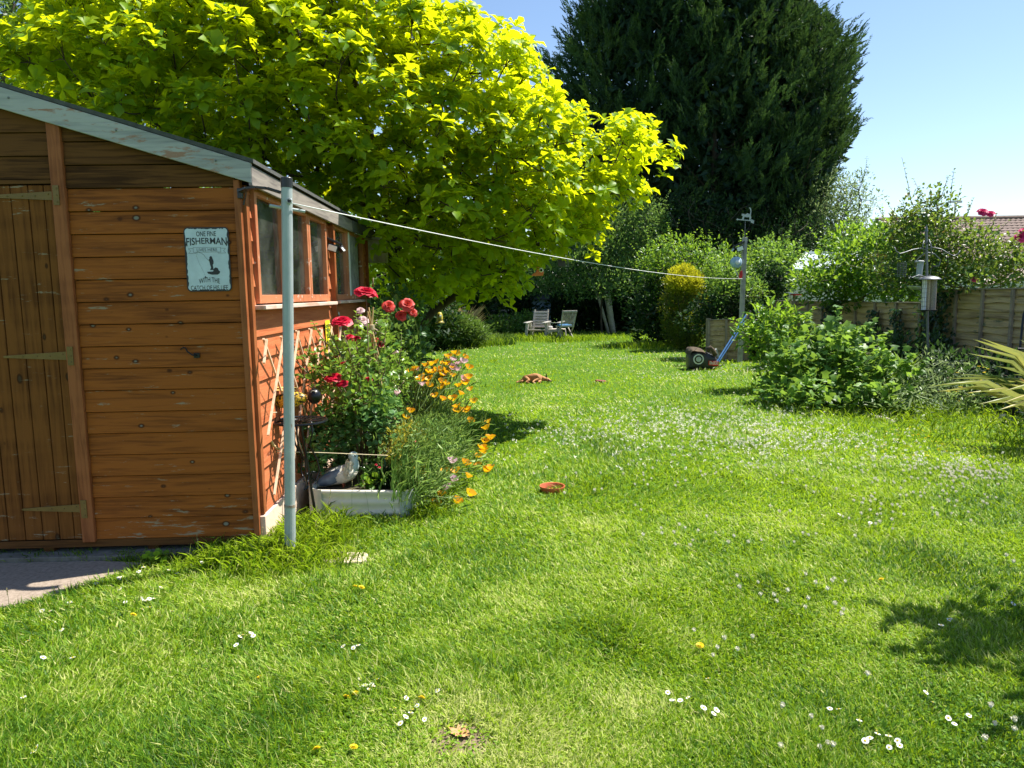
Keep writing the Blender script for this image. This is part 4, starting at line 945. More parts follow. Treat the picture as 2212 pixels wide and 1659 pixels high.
# metal pigeon
pg0 = at(735, 1050, 5.12); pig = thing('pigeon_ornament', 'painted metal pigeon standing at the front of the planter', 'ornament', pg0)
def pv(x, y, z): return pg0 + np.array([x, y, z])
MB().tube([pv(-.235, 0, -.005), pv(-.17, 0, .012), pv(-.10, 0, .045), pv(-.04, 0, .07), pv(.02, 0, .085), pv(.07, 0, .105), pv(.10, 0, .135)], [.010, .026, .045, .060, .066, .060, .046], 18).build('body', 'pigeon_cream', pig, smooth=True)
MB().tube([pv(.085, 0, .115), pv(.10, 0, .155), pv(.105, 0, .185), pv(.105, 0, .215), pv(.10, 0, .243)], [.050, .040, .029, .031, .010], 16).build('neck', 'pigeon_green', pig, smooth=True)
hd = MB().sphere(pv(.10, 0, .215), (.036, .031, .034), 16).build('head', 'pigeon_green', pig, smooth=True)
MB().tube([pv(.125, 0, .207), pv(.148, 0, .193), pv(.152, 0, .178)], [.010, .006, .002], 8).build('beak', 'beak', hd)
MB().sphere(pv(.118, -.026, .222), (.007, .004, .007), 8).build('eye', 'eye_black', hd)
for s_ in (-1, 1):
    MB().sphere(pv(-.045, s_ * .042, .072), (.115, .022, .046), 16, Matrix.Rotation(R(-22), 3, 'Y')).build('wing', 'pigeon_blue', pig, smooth=True)
MB().prism([pv(-.16, -.035, .03), pv(-.275, -.03, -.035), pv(-.285, .03, -.035), pv(-.16, .035, .03)], (.0, 0, .012)).build('tail', 'pigeon_tail', pig)
f = Fol(); m = 70; a = rng.uniform(-1.9, 1.9, m) ; zz = rng.uniform(.07, .175, m)
rr_ = .062 - .25 * np.abs(zz - .10)
Pp = np.stack([pg0[0] + .055 + rr_ * np.cos(a) * .9 + .02 * (zz > .13), pg0[1] + rr_ * np.sin(a), pg0[2] + zz + .02], 1)
f.add(Pp, np.stack([.12 * np.cos(a), .12 * np.sin(a), -np.ones(m)], 1), np.stack([np.cos(a), np.sin(a), 0 * a], 1), .034, .024, 'round', rng.uniform(0, 1, m)).build('breast_feathers', 'petal_cream', pig)
for s_ in (-.02, .02): MB().tube([pv(.02, s_, .04), pv(.03, s_, -.02)], .005, 6).build('leg', 'terracotta', pig)

# solar stake light and green spiral support
c_ = at(869, 1030, 4.99); o = thing('stake_light', 'small steel topped solar stake light in the planter corner', 'lamp', (c_[0], c_[1], c_[2] - .1))
MB().lathe([(0, .042), (.027, .040), (.029, .034), (.029, .012), (.026, .010)], c_, 20).build('cap', 'steel', o, smooth=True)
MB().lathe([(.022, .010), (.021, -.045), (.012, -.06), (0, -.06)], c_, 16).build('glass_body', 'glass', o, smooth=True)
MB().tube([c_ + np.array([0, 0, -.055]), c_ + np.array([0, 0, -.14])], .009, 8).build('spike', 'steel', o)
mb = MB(); c_ = at(828, 985, 5.1)
for q in range(4): mb.tube([c_ + np.array([.012 * math.sin(3 * t + q * 1.6), .012 * math.cos(3 * t + q * 1.6), -.26 * t]) for t in np.linspace(0, 1, 16)], .003, 5)
o = mb.build('plant_support', 'green_cord' if 'green_cord' in MATS else 'blue_tube', loc=c_)
tag(o, 'dark green twisted wire plant support at the front of the planter', 'plant support')
# obelisk of canes tied with twine
ob = thing('cane_tripod', 'tripod of bamboo canes tied with twine among the red roses', 'cane tripod', (-1.06, 5.5, .17))
top = np.array(Q(803, 706, 5.5))
for dx, dy in ((-.10, -.12), (.16, -.10), (.03, .16), (-.16, .08), (.22, .05)):
    MB().tube([np.array([top[0] + dx, top[1] + dy, .17]), top + np.array([-dx * .12, -dy * .12, .13 + random.uniform(-.05, .02)])], [.007, .0055], 6).build('cane', 'cane', ob)
mb = MB()
for k in range(5): mb.tube([top + np.array([.018 * math.cos(a), .018 * math.sin(a), -.02 + .008 * k]) for a in np.linspace(0, 6.3, 10)], .004, 5)
mb.tube([top, top + np.array([.05, -.02, -.03]), top + np.array([.09, -.03, -.055])], .0035, 5); mb.build('twine_knot', 'twine', ob)
# stepping stones in the long grass
for (u_, v_, w_, r_, a) in ((690, 1205, .145, .11, .3), (745, 1212, .15, .10, -.2)):
    c_ = G(u_, v_); pts = [(c_[0] + w_ * math.cos(t) * (1 + .18 * math.sin(3 * t + a * 9)), c_[1] + r_ * math.sin(t) * (1 + .15 * math.cos(2 * t)), 0.002) for t in np.linspace(0, 2 * math.pi, 14, endpoint=False)]
    o = MB().prism(pts, (0, 0, .022)).build('stepping_stone', 'stone', loc=(c_[0], c_[1], 0), bevel=.006)
    tag(o, 'pale rough stepping stone, %s of the pair half hidden by long grass' % ('left' if u_ < 700 else 'right'), 'stone', 'stepping stones by the planter')

# ------------------------------------------------------------------ lawn objects
c_ = G(1193, 1063); sau = thing('saucer', 'round terracotta plastic plant saucer lying on the lawn', 'saucer', (c_[0], c_[1], 0))
MB().lathe([(0, .012), (.072, .012), (.088, .050), (.096, .052), (.097, .045), (.080, .004), (0, .004)], (c_[0], c_[1], 0), 36).build('dish', 'terracotta', sau, smooth=False)
MB().lathe([(0, .0145), (.070, .0145)], (c_[0], c_[1], 0), 30).build('dish_bottom', 'terra_light', sau)
f = Fol(); k = 90; a = rng.uniform(0, 6.28, k); r_ = .045 + .028 * rng.uniform(size=k) ** .5
keep = (np.sin(a) > .3) | (np.cos(a) < -.3); a = a[keep]; r_ = r_[keep]; k = len(a)
f.add(np.stack([c_[0] + r_ * np.cos(a), c_[1] + r_ * np.sin(a), np.full(k, .018)], 1), rdir(k) * [1, 1, .3], rdir(k) * .5 + [0, 0, 1.], .014, .011, 'small', rng.uniform(0, 1, k)).build('debris', 'dark_leaf', sau)
c_ = G(1297, 826); o = MB()
o.lathe([(.062, .0), (.072, .018), (.064, .034), (.056, .028), (.050, .008), (.0, .006)], (c_[0], c_[1], 0.004), 20, Matrix.Diagonal((1.35, .8, 1)) @ Matrix.Rotation(R(8), 3, 'Y'))
o = o.build('dog_toy', 'bone_red', loc=(c_[0], c_[1], 0), smooth=True); tag(o, 'small dark red chewed dish lying on the lawn right of the dog', 'dog toy')

# dog asleep on its side (a small tan smooth coated dog, head to the right)
c_ = G(1150, 826); dog = thing('dog', 'small tan dog asleep on its side on the sunny lawn', 'dog', (c_[0], c_[1], 0))
def dv(x, y, z): return Vector((c_[0] + x, c_[1] + y, z))
def skin(chains, name, mat, parent, sub=2):
    """chains: lists of (x, y, z, r); the first point of later chains may repeat an earlier point to join there"""
    V = []; E = []; Rr = []; idx = {}
    for ch in chains:
        prev = None
        for p in ch:
            key = tuple(round(a, 4) for a in p[:3])
            if key not in idx: idx[key] = len(V); V.append(dv(p[0] * .88, p[1], p[2]) - Vector(tuple(ORG[parent.name]))); Rr.append(p[3])
            if prev is not None and prev != idx[key]: E.append((prev, idx[key]))
            prev = idx[key]
    me = bpy.data.meshes.new(name); me.from_pydata([tuple(v) for v in V], E, []); me.materials.append(MATS[mat]); me.update()
    o = bpy.data.objects.new(name, me); col.objects.link(o); o.parent = parent; ORG[o.name] = ORG[parent.name]
    sk = o.modifiers.new('skin', 'SKIN'); sk.use_smooth_shade = True
    for i, r_ in enumerate(Rr):
        d = me.skin_vertices[0].data[i]
        if hasattr(r_, '__len__'): d.radius = r_
        else: d.radius = (r_, r_)
        d.use_root = (i == 0)
    s = o.modifiers.new('sub', 'SUBSURF'); s.levels = sub; s.render_levels = sub
    dg = bpy.context.evaluated_depsgraph_get(); m2 = bpy.data.meshes.new_from_object(o.evaluated_get(dg))
    o.modifiers.clear(); o.data = m2; m2.polygons.foreach_set('use_smooth', [True] * len(m2.polygons))
    return o
body = [(-.10, .02, .075, .072), (-.02, .0, .078, .074), (.07, -.01, .085, .086), (.14, -.01, .085, .078), (.185, -.02, .072, .050), (.225, -.045, .06, .040), (.26, -.06, .052, .040)]
hind = [(-.10, .02, .075, .072), (-.135, -.03, .075, .052), (-.06, -.115, .05, .026), (-.13, -.15, .028, .014), (-.085, -.185, .018, .015), (-.06, -.2, .014, .012)]
hind2 = [(-.10, .02, .075, .072), (-.15, .0, .04, .04), (-.20, -.085, .028, .02), (-.27, -.06, .02, .013), (-.31, -.085, .015, .012)]
fore = [(.14, -.01, .085, .078), (.11, -.085, .06, .03), (.035, -.13, .045, .018), (.0, -.185, .026, .014), (.035, -.205, .016, .013)]
fore2 = [(.14, -.01, .085, .078), (.15, -.07, .035, .026), (.11, -.16, .022, .016), (.15, -.20, .015, .012)]
tail = [(-.10, .02, .075, .072), (-.185, .045, .05, .018), (-.26, .05, .02, .010), (-.31, .03, .012, .006)]
skin([body, hind, hind2, fore, fore2, tail], 'body', 'dog_fur', dog)
hd = skin([[(.255, -.055, .055, .042), (.285, -.07, .052, .038), (.325, -.085, .038, .022), (.355, -.09, .03, .015)]], 'head', 'dog_fur', dog)
MB().sphere(dv(.328, -.092, .03), (.009, .008, .008), 8).build('nose', 'dog_dark', hd)
MB().tube([dv(.264, -.105, .045), dv(.295, -.105, .034), dv(.321, -.1, .026)], [.012, .012, .008], 8).build('muzzle', 'dog_dark', hd, smooth=True)
MB().prism([dv(.216, -.045, .085), dv(.251, -.05, .085), dv(.239, -.035, .148), dv(.23, -.03, .155)], (0, .008, 0)).build('ear', 'dog_dark', hd, bevel=.002)
MB().sphere(dv(.268, -.098, .062), .006, 8).build('eye', 'eye_black', hd)
MB().sphere(dv(.031, -.205, .014), (.018, .012, .010), 8).build('paw', 'dog_pale', dog)

# garden lounge chair
def slab(mb, a, b, w_, t_, up=(0, 0, 1)): mb.beam(a, b, w_, t_, up)
cc = G(1150, 729); cy = 23.6; cx = (1163 - 1106) / 1600 * cy * 1.01
ch = thing('garden_armchair', 'low weathered wooden slatted garden armchair with wide arms', 'chair', (cx, cy, 0))
Mr = Matrix.Rotation(R(-18), 3, 'Z')
def cv(x, y, z): return Vector((cx, cy, 0)) + Mr @ Vector((x, y, z))
for k in range(6):
    z_ = .43 + k * .088; y_ = .25 + k * .033
    MB().beam(cv(-.25 + .006 * k * 0, y_, z_), cv(.25, y_, z_), .02, .072, up=(0, 0.3, 1)).build('back_slat', 'pale_wood', ch, bevel=.006)
for s_ in (-1, 1):
    MB().beam(cv(.22 * s_, .20, .25), cv(.22 * s_, .46, .96), .05, .03).build('back_support', 'pale_wood', ch)
    MB().prism([cv(.30 * s_ - .05, -.42, .55), cv(.30 * s_ + .06, -.42, .55), cv(.30 * s_ + .05, .34, .57), cv(.30 * s_ - .04, .34, .57)], (0, 0, .025)).build('arm', 'grey_wood', ch)
    MB().beam(cv(.33 * s_, -.24, 0), cv(.31 * s_, -.12, .55), .09, .03).build('leg', 'grey_wood', ch)
    MB().beam(cv(.31 * s_, .44, 0), cv(.31 * s_, .16, .55), .09, .03).build('leg', 'grey_wood', ch)
for k in range(5): MB().beam(cv(-.27, -.22 + k * .095, .34 - k * .012), cv(.27, -.22 + k * .095, .34 - k * .012), .08, .02).build('seat_slat', 'pale_wood', ch)
# the joined table / second seat to its right
t2 = cv(.62, -.02, .0)
MB().box(cv(.63, -.02, .345), (.46, .46, .03), Mr).build('side_table', 'pale_wood', ch, bevel=.005)
mb = MB()
mb.prism([cv(.40, -.26, .33), cv(.86, -.26, .33), cv(.86, -.26, .2), cv(.79, -.26, .25), cv(.70, -.26, .285), cv(.56, -.26, .285), cv(.47, -.26, .25), cv(.40, -.26, .2)], Mr @ Vector((0, .025, 0))); mb.build('apron', 'pale_wood', ch)
for x_, y_ in ((.84, -.24), (.84, .2)): MB().beam(cv(x_ + .04, y_, 0), cv(x_, y_, .34), .06, .03).build('leg', 'grey_wood', ch)
MB().prism([cv(.72, -.42, .55), cv(.83, -.42, .55), cv(.83, .3, .57), cv(.74, .3, .57)], (0, 0, .025)).build('arm', 'grey_wood', ch)
MB().beam(cv(.80, -.3, .35), cv(.79, -.3, .56), .05, .03).build('arm_post', 'grey_wood', ch)
MB().prism([cv(.28, -.36, .55), cv(.80, -.36, .55), cv(.80, -.30, .55), cv(.28, -.30, .55)], (0, 0, .02)).build('arm_rail', 'grey_wood', ch)
o = MB().box(cv(.43, -.05, .40), (.13, .05, .10), Mr @ Matrix.Rotation(R(22), 3, 'X')).build('white_box', 'white', loc=cv(.43, -.05, .36), bevel=.02); tag(o, 'small white box left on the garden armchair side table', 'box')

# folding chair seen from behind
fx, fy = (1222 - 1106) / 1600 * 23.1, 23.0; fc = thing('folding_chair', 'grey folding slatted wooden garden chair with a blue cushion', 'chair', (fx, fy, 0))
Mf = Matrix.Rotation(R(22), 3, 'Z')
def fv(x, y, z): return Vector((fx, fy, 0)) + Mf @ Vector((x, y, z))
for s_ in (-1, 1):
    MB().beam(fv(.21 * s_, -.12, .40), fv(.23 * s_, -.32, .91), .028, .045).build('back_post', 'grey_wood', fc)
    MB().beam(fv(.22 * s_, .26, 0), fv(.21 * s_, -.13, .42), .025, .05).build('leg', 'grey_wood', fc)
    MB().beam(fv(.19 * s_, -.24, 0), fv(.19 * s_, .22, .44), .025, .05).build('leg', 'grey_wood', fc)
MB().beam(fv(-.25, -.325, .915), fv(.25, -.325, .915), .03, .06).build('top_rail', 'grey_wood', fc, bevel=.01)
MB().beam(fv(-.21, -.155, .455), fv(.21, -.155, .455), .03, .04).build('lower_rail', 'grey_wood', fc)
MB().beam(fv(-.19, -.21, .06), fv(.19, -.21, .06), .03, .04).build('stretcher', 'grey_wood', fc)
for k in range(10): x_ = -.18 + .04 * k; MB().beam(fv(x_, -.16, .46), fv(x_ * 1.05, -.315, .89), .012, .020).build('back_slat', 'grey_wood', fc)
MB().prism([fv(-.21, -.14, .425), fv(.21, -.14, .425), fv(.20, .24, .45), fv(-.20, .24, .45)], (0, 0, .02)).build('seat', 'grey_wood', fc)
o = MB().prism([fv(-.19, -.11, .452), fv(.19, -.11, .452), fv(.18, .21, .474), fv(-.18, .21, .474)], (0, 0, .045)).build('cushion', 'blue_cloth', loc=fv(0, 0, .45), bevel=.018); tag(o, 'blue seat cushion on the folding garden chair', 'cushion')

# small things at the back
o = thing('clothes_prop', 'thin pale metal pole standing in grass beneath the tree', 'pole', G(1072, 712))
a = G(1072, 712); MB().tube([a, at(1076, 590, a[1])], .022, 6).build('tube', 'galv', o)
ld = thing('pallet', 'grey slatted wooden frame leaning in the dark under the back trees', 'pallet', (at(1070, 690, 28.5)[0], 28.5, 0))
for k in range(4): z_ = .25 + .2 * k; MB().beam(at(1045, 700, 28.5) * [1, 1, 0] + [0, 0, z_], at(1100, 700, 28.5) * [1, 1, 0] + [0, 0.02 * k, z_], .03, .06).build('slat', 'grey_wood', ld)
MB().beam(at(1101, 700, 28.4) * [1, 1, 0], at(1090, 700, 28.6) * [1, 1, 0] + [0, 0, 1.05], .05, .05).build('upright', 'grey_wood', ld)
MB().beam(at(1060, 700, 28.4) * [1, 1, 0], at(1056, 700, 28.6) * [1, 1, 0] + [0, 0, 1.05], .05, .05).build('upright', 'grey_wood', ld)
bx = at(1170, 660, 29.6); bl = thing('back_shed', 'pale blue weathered board wall of a hut behind the garden chairs', 'hut', (bx[0], 29.9, 0))
MB().box((bx[0], 30.4, .6), (.75, 1.2, 1.2)).build('wall', 'pale_blue', bl)
MB().prism([(bx[0] - .45, 29.7, 1.2), (bx[0] + .45, 29.7, 1.2), (bx[0] + .45, 31.1, 1.45), (bx[0] - .45, 31.1, 1.45)], (0, 0, .05)).build('roof', 'felt', bl)
a = at(950, 687, 10.6); hv = thing('hanging_lantern', 'yellow and black striped beehive shaped lantern hanging from the tree', 'lantern', tuple(a))
MB().lathe([(0, .085), (.022, .082), (.035, .06), (.040, .045), (.044, .03), (.046, .0), (.045, -.03), (.048, -.05), (.066, -.058), (.066, -.078), (0, -.08)], a, 18).build('lantern_body', 'hive_yellow', hv, smooth=True)
MB().sphere(a + np.array([.012, -.043, .028]), (.018, .008, .018), 8).build('bee_motif', 'white', hv)
MB().tube([a + np.array([0, 0, .08]), a + np.array([.02, 0, .5])], .0022, 4).build('hanging_wire', 'dark_steel', hv)
a = at(1163, 585, 8.6); fo = thing('fish_ornament', 'orange hanging ornament with a large black eye among magnolia leaves', 'ornament', tuple(a))
pts = [(-.085, -.055), (-.02, -.058), (.055, -.055), (.062, -.02), (.055, .03), (.035, .045), (.012, .03), (-.005, .05), (-.025, .042), (-.02, .01), (-.03, -.018), (-.06, -.028)]
MB().prism([a + np.array([x, 0, z]) for x, z in pts], (0, .03, 0)).build('body', 'orange', fo, bevel=.006)
MB().sphere(a + np.array([.032, -.004, .008]), (.026, .008, .026), 14).build('eye_patch', 'petal_pink' if False else 'white', fo)
MB().sphere(a + np.array([.034, -.010, .006]), (.014, .008, .016), 12).build('eye', 'eye_black', fo)
MB().tube([a + np.array([0, .015, .04]), a + np.array([-.02, .015, .2]), a + np.array([-.1, .1, .5])], .002, 4).build('hanging_wire', 'dark_steel', fo)
a = at(1215, 566, 8.8); sl = thing('cage_lantern', 'small square black panel lantern hanging beside the washing line', 'lantern', tuple(a))
MB().box(a + np.array([-.01, 0, -.01]), (.085, .012, .085)).build('panel', 'black_plastic', sl, bevel=.003)
mb = MB()
for s_ in (-1, 1):
    for z_ in (-.05, .065): mb.beam(a + np.array([-.06, .04 * s_ + .05, z_]), a + np.array([.08, .04 * s_ + .05, z_]), .006, .006)
    mb.beam(a + np.array([.07, .04 * s_ + .05, -.05]), a + np.array([.07, .04 * s_ + .05, .065]), .006, .006)
mb.build('frame', 'dark_steel', sl)
MB().tube([a + np.array([0, .02, .06]), a + np.array([-.06, .1, .35])], .002, 4).build('hanging_wire', 'dark_steel', sl)

# mower under black sacking
my = 13.95; m0 = at(1520, 800, my); mw = thing('lawn_mower', 'lawn mower wrapped in black sacking with blue handle tubes, by the low fence panel', 'mower', (m0[0], my, 0))
def mv(u, v, dy=0.0): return at(u, v, my + dy)
mb = MB()
sec = [(1487, 798, 770, .30), (1492, 801, 757, .36), (1505, 802, 755, .40), (1520, 802, 758, .40), (1535, 801, 763, .38), (1547, 797, 770, .33), (1552, 793, 776, .26)]
V = []; F = []; n_ = 16
for i, (u_, vb_, vt_, d_) in enumerate(sec):
    lo, hi = mv(u_, vb_), mv(u_, vt_); zb_, zt_ = 0.0, hi[2]
    for j in range(n_):
        a = 2 * math.pi * j / n_; cy_, sz_ = math.cos(a), math.sin(a)
        e = lambda t: np.sign(t) * abs(t) ** .55
        V.append((lo[0] + .012 * math.sin(i * 3 + j * 2.1), my + .15 + d_ * .5 * e(cy_) + .012 * math.sin(i * 2 + j), (zb_ + zt_) / 2 + (zt_ - zb_) / 2 * e(sz_) + .012 * math.sin(j * 3.3 + i)))
for i in range(len(sec) - 1):
    for j in range(n_): F.append((i * n_ + j, (i + 1) * n_ + j, (i + 1) * n_ + (j + 1) % n_, i * n_ + (j + 1) % n_))
F += [tuple(range(n_)), tuple(reversed(range((len(sec) - 1) * n_, len(sec) * n_)))]
mb.raw(V, F).build('sack', 'sacking', mw, smooth=True, sub=1)
mb = MB(); h = mv(1506, 757)
V = []; F = []
for i in range(9):
    for j in range(7):
        t, s_ = i / 8, j / 6; V.append((mv(1488, 765)[0] + .32 * t, my - .07 + .42 * s_, h[2] + .022 + .03 * math.sin(t * 3.1) + .014 * math.sin(9 * t + 7 * s_) - (.05 if j == 0 else 0) - (.09 if i == 0 else 0) - .05 * t ** 3))
for i in range(8):
    for j in range(6): F.append((i * 7 + j, (i + 1) * 7 + j, (i + 1) * 7 + j + 1, i * 7 + j + 1))
mb.raw(V, F).build('cloth', 'brown_cloth', mw, smooth=True, sub=1)
c_ = mv(1509, 776, -.075); Mx = Matrix.Rotation(R(90), 3, 'X') @ Matrix.Rotation(R(-6), 3, 'Y')
bd = MB().lathe([(.0, .0), (.098, .0), (.098, .006)], c_, 26, Mx).build('badge', 'white', mw)
MB().lathe([(0.0, .012), (.074, .012), (.074, .006)], c_, 24, Mx).build('badge_ring', 'eye_black', bd)
MB().lathe([(0.0, .018), (.05, .018), (.05, .006)], c_, 24, Mx).build('badge_centre', 'board', bd)
r0, r1 = mv(1531, 779, -.062), mv(1552.5, 781, -.045)
bn = MB().prism([r0, r1, r1 + np.array([0, 0, -.09]), r0 + np.array([0, 0, -.085])], (0, .02, 0)).build('red_band', 'red', mw)
mb = MB(); text_on(mb, "DIn.ECO", 0, 0, .16, .06, lambda x, z: (r0[0] + .095 + x, r0[1] - .006 + .015 * x, r0[2] - .045 + z + x * -.05), .03); mb.build('lettering', 'white', bn)
MB().tube([mv(1527, 758), mv(1535, 751), mv(1541, 757), mv(1545, 768)], [.05, .045, .04, .045], 10).build('folded_end', 'brown_cloth', mw, smooth=True)
MB().beam(mv(1546, 754, .1), mv(1551, 771, .1), .09, .03).build('grey_flap', 'board', mw)
for du, dy in ((0, 0), (4, .22)):
    MB().tube([mv(1548 + du, 782, dy * .5), mv(1612 + du, 680 + du, 1.0 + dy)], .016, 8).build('handle_tube', 'blue_tube', mw)
MB().tube([mv(1606, 690, .95), mv(1616, 675, 1.05)], .018, 8).build('handle_grip', 'yellow_tag', mw)
MB().tube([mv(1611, 690, 1.1), mv(1621, 672, 1.25)], .022, 8).build('handle_grip', 'black_plastic', mw)

# ------------------------------------------------------------------ fences
def fence(name, label, P0, P1, h0, h1, every, group=None, boards=True, cat='fence', face=-1, postd=.05):
    P0, P1 = np.array(P0, float), np.array(P1, float); d = P1 - P0; Lf = np.linalg.norm(d); d /= Lf; nn = np.array([d[1], -d[0]]) * face
    t = thing(name, label, cat, (*((P0 + P1) / 2), 0), group); mb = MB(); ph = .105; k = int(max(h0, h1) / ph) + 1; ns = max(3, int(Lf / .3))
    for i in range(k):
        for s in range(ns):
            a, b = s / ns, (s + 1) / ns; ha, hb2 = h0 + (h1 - h0) * a, h0 + (h1 - h0) * b
            wob = lambda q: .012 * math.sin(q * Lf * 4.1 + i * 2.7) + .008 * math.sin(q * Lf * 9 + i)
            za, zb2 = min(i * ph + wob(a), ha), min(i * ph + wob(b), hb2); zc, zd = min((i + 1) * ph + wob(a) + .015, ha), min((i + 1) * ph + wob(b) + .015, hb2)
            if zc - za < .01: continue
            A, B = P0 + d * Lf * a, P0 + d * Lf * b; o1, o2 = nn * .032, nn * .004
            mb.raw([(*(A + o1), max(za, .0)), (*(B + o1), max(zb2, 0.0)), (*(B + o2), zd), (*(A + o2), zc)], [(0, 1, 2, 3)] if face > 0 else [(3, 2, 1, 0)])
            mb.raw([(*(A + o1), max(za, .0)), (*(B + o1), max(zb2, 0.0)), (*(B - o2), max(zb2, 0)), (*(A - o2), max(za, 0))], [(0, 1, 2, 3)])
    A, B = P0 - nn * .012, P1 - nn * .012
    mb.raw([(*A, 0), (*B, 0), (*B, h1 - .005), (*A, h0 - .005)], [(0, 1, 2, 3)])
    mb.build('boards', 'fence_wood', t)
    n_ = int(round(Lf / every))
    for i in range(n_ + 1):
        q = P0 + d * (every * i if i * every < Lf else Lf); hh = h0 + (h1 - h0) * min(1, i * every / Lf); q = q + nn * .042
        MB().beam((*q, 0), (*q, hh - .008), .034, .045, up=(d[0], d[1], 0)).build('batten', 'fence_batten', t)
    MB().beam((*(P0 + nn * .02), h0 + .008), (*(P1 + nn * .02), h1 + .008), .055, .018).build('capping', 'fence_batten', t)
    for q in (P0, P1):
        MB().box((*(q - nn * postd), (h0 if q is P0 else h1) / 2 + .02), (.09, .09, (h0 if q is P0 else h1) + .04), Matrix.Rotation(math.atan2(d[1], d[0]), 3, 'Z')).build('post', 'fence_batten', t)
    return t
fence('fence', 'taller weathered lap fence at right behind the bird feeder', (6.63, 11.65), (6.66, 6.4), 1.44, 1.47, .62, face=1)
fence('fence', 'long lower weathered lap fence carrying strands of ivy', (6.3, 20.2), (6.60, 11.9), 1.20, 1.235, .69, face=1)
fence('fence', 'short low lap fence panel behind the mower', (4.22, 15.85), (5.03, 15.75), .86, .875, .36, face=1)
# leaning board, cane and bent hose by the fence
a = at(1640, 674, 17.6); o = MB().prism([at(1628, 693, 17.5), at(1648, 690, 17.5), at(1652, 659, 17.9), at(1640, 657, 17.9), at(1636, 662, 17.9)], (0, .04, 0)).build('leaning_board', 'board', loc=(a[0], a[1], 0)); tag(o, 'pale grey board leaning against the fence behind the tall shrub', 'board')
a = G(1706, 790); o = MB().tube([at(1702, 760, 14.0), at(1709, 645, 14.6)], .012, 6).build('garden_cane', 'cane', loc=a); tag(o, 'tall bamboo cane standing behind the leafy shrub near the fence', 'cane')
o = MB().tube([at(1848, 760, 13.2), at(1848, 720, 13.2), at(1852, 708, 13.2), at(1866, 706, 13.2), at(1873, 712, 13.2), at(1873, 760, 13.3)], .022, 8).build('hose_hook', 'black_plastic', loc=at(1850, 740, 13.2), smooth=True); tag(o, 'black curved pipe end standing against the lower fence', 'pipe')
lg = at(1912, 906, 8.3); o = MB()
o.tube([at(1889, 902, 8.35), at(1912, 907, 8.3), at(1934, 914, 8.2)], [.032, .036, .026], 9); o = o.build('log', 'log', loc=(lg[0], lg[1], 0.05)); tag(o, 'short split weathered log half buried in weeds at the bed edge', 'log')
# black metal frame at the far right edge
arch = thing('garden_obelisk', 'black metal garden obelisk at the right edge by the fence', 'obelisk', (5.9, 7.9, 0))
A0, A1 = at(2184, 935, 8.0), at(2211, 680, 8.2)
MB().tube([A0 * [1, 1, 0] + (A0 - A1) * [0, 0, 0], A0, A1], .012, 6).build('leg', 'black_iron', arch)
MB().tube([at(2262, 935, 8.0) * [1, 1, 0], at(2258, 935, 8.0), at(2222, 660, 8.2)], .012, 6).build('leg', 'black_iron', arch)
MB().tube([at(2198, 753, 8.1), at(2244, 754, 8.1)], .009, 6).build('rung', 'black_iron', arch)
MB().tube([A1, (at(2216, 668, 8.2)), at(2222, 660, 8.2)], .012, 6).build('peak', 'black_iron', arch)

# ------------------------------------------------------------------ bird feeding station
YB = 9.9; bs = thing('bird_feeder_pole', 'tall dark metal bird feeding pole with curled hook arms', 'pole', (at(2003, 870, YB)[0], YB, 0))
B0 = at(2004, 880, YB) * [1, 1, 0]; B0[1] = YB; B1 = at(2001, 500, YB)
MB().tube([B0, B0 * .45 + B1 * .55, B1], [.020, .017, .015], 10).build('shaft', 'dark_steel', bs)
MB().tube([B1, B1 + np.array([0, 0, .09])], [.022, .002], 8).build('finial', 'dark_steel', bs)
def arm(pts, r_=.0065): MB().tube([at(u, v, YB + dy) for u, v, dy in pts], r_, 6).build('hook_arm', 'dark_steel', bs, smooth=True)
arm([(2001, 540, 0), (1990, 536, -.05), (1972, 539, -.1), (1955, 545, -.15), (1944, 548, -.15), (1936, 543, -.15), (1932, 534, -.15)])
arm([(2001, 540, 0), (2013, 534, -.05), (2033, 538, -.1), (2050, 548, -.12), (2060, 553, -.12), (2070, 548, -.12), (2074, 541, -.12)])
arm([(2001, 545, 0), (1985, 556, .1), (1975, 566, .15), (1978, 578, .15), (1990, 578, .15)])
arm([(2001, 545, 0), (2018, 548, .1), (2032, 562, .15), (2028, 575, .15), (2016, 575, .15)])
arm([(2001, 530, 0), (1996, 520, -.05), (1993, 530, -.08), (1996, 545, -.08)]); arm([(2001, 530, 0), (2007, 518, -.05), (2011, 530, -.08), (2012, 550, -.08)], .009)
arm([(2002, 598, 0), (1985, 594, -.08), (1970, 600, -.12), (1962, 596, -.12)])
arm([(2003, 672, 0), (1985, 674, -.1), (1969, 676, -.18)], .005)
fd = at(2005, 640, YB - .13); bf = thing('bird_feeder', 'large hanging bird feeder with domed roof, seed tubes and mesh', 'bird feeder', tuple(fd))
zt_, zb_ = at(2005, 604, YB - .13)[2], at(2005, 671, YB - .13)[2]
MB().lathe([(0, .05), (.05, .045), (.10, .03), (.135, .006), (.138, 0), (.0, .004)], (fd[0] + .01, fd[1], zt_), 24).build('roof', 'dark_steel', bf, smooth=True)
MB().lathe([(.0, 0), (.12, 0), (.125, .012), (.0, .012)], (fd[0] - .005, fd[1], zb_), 22).build('base_tray', 'black_plastic', bf)
for dx, m_, r_ in ((-.055, 'cord', .030), (-.005, 'seed', .026), (.06, 'feeder_mesh', .042)):
    MB().tube([(fd[0] + dx, fd[1], zb_ + .01), (fd[0] + dx, fd[1], zt_ + .004)], r_, 12).build('seed_tube', m_, bf)
mb = MB()
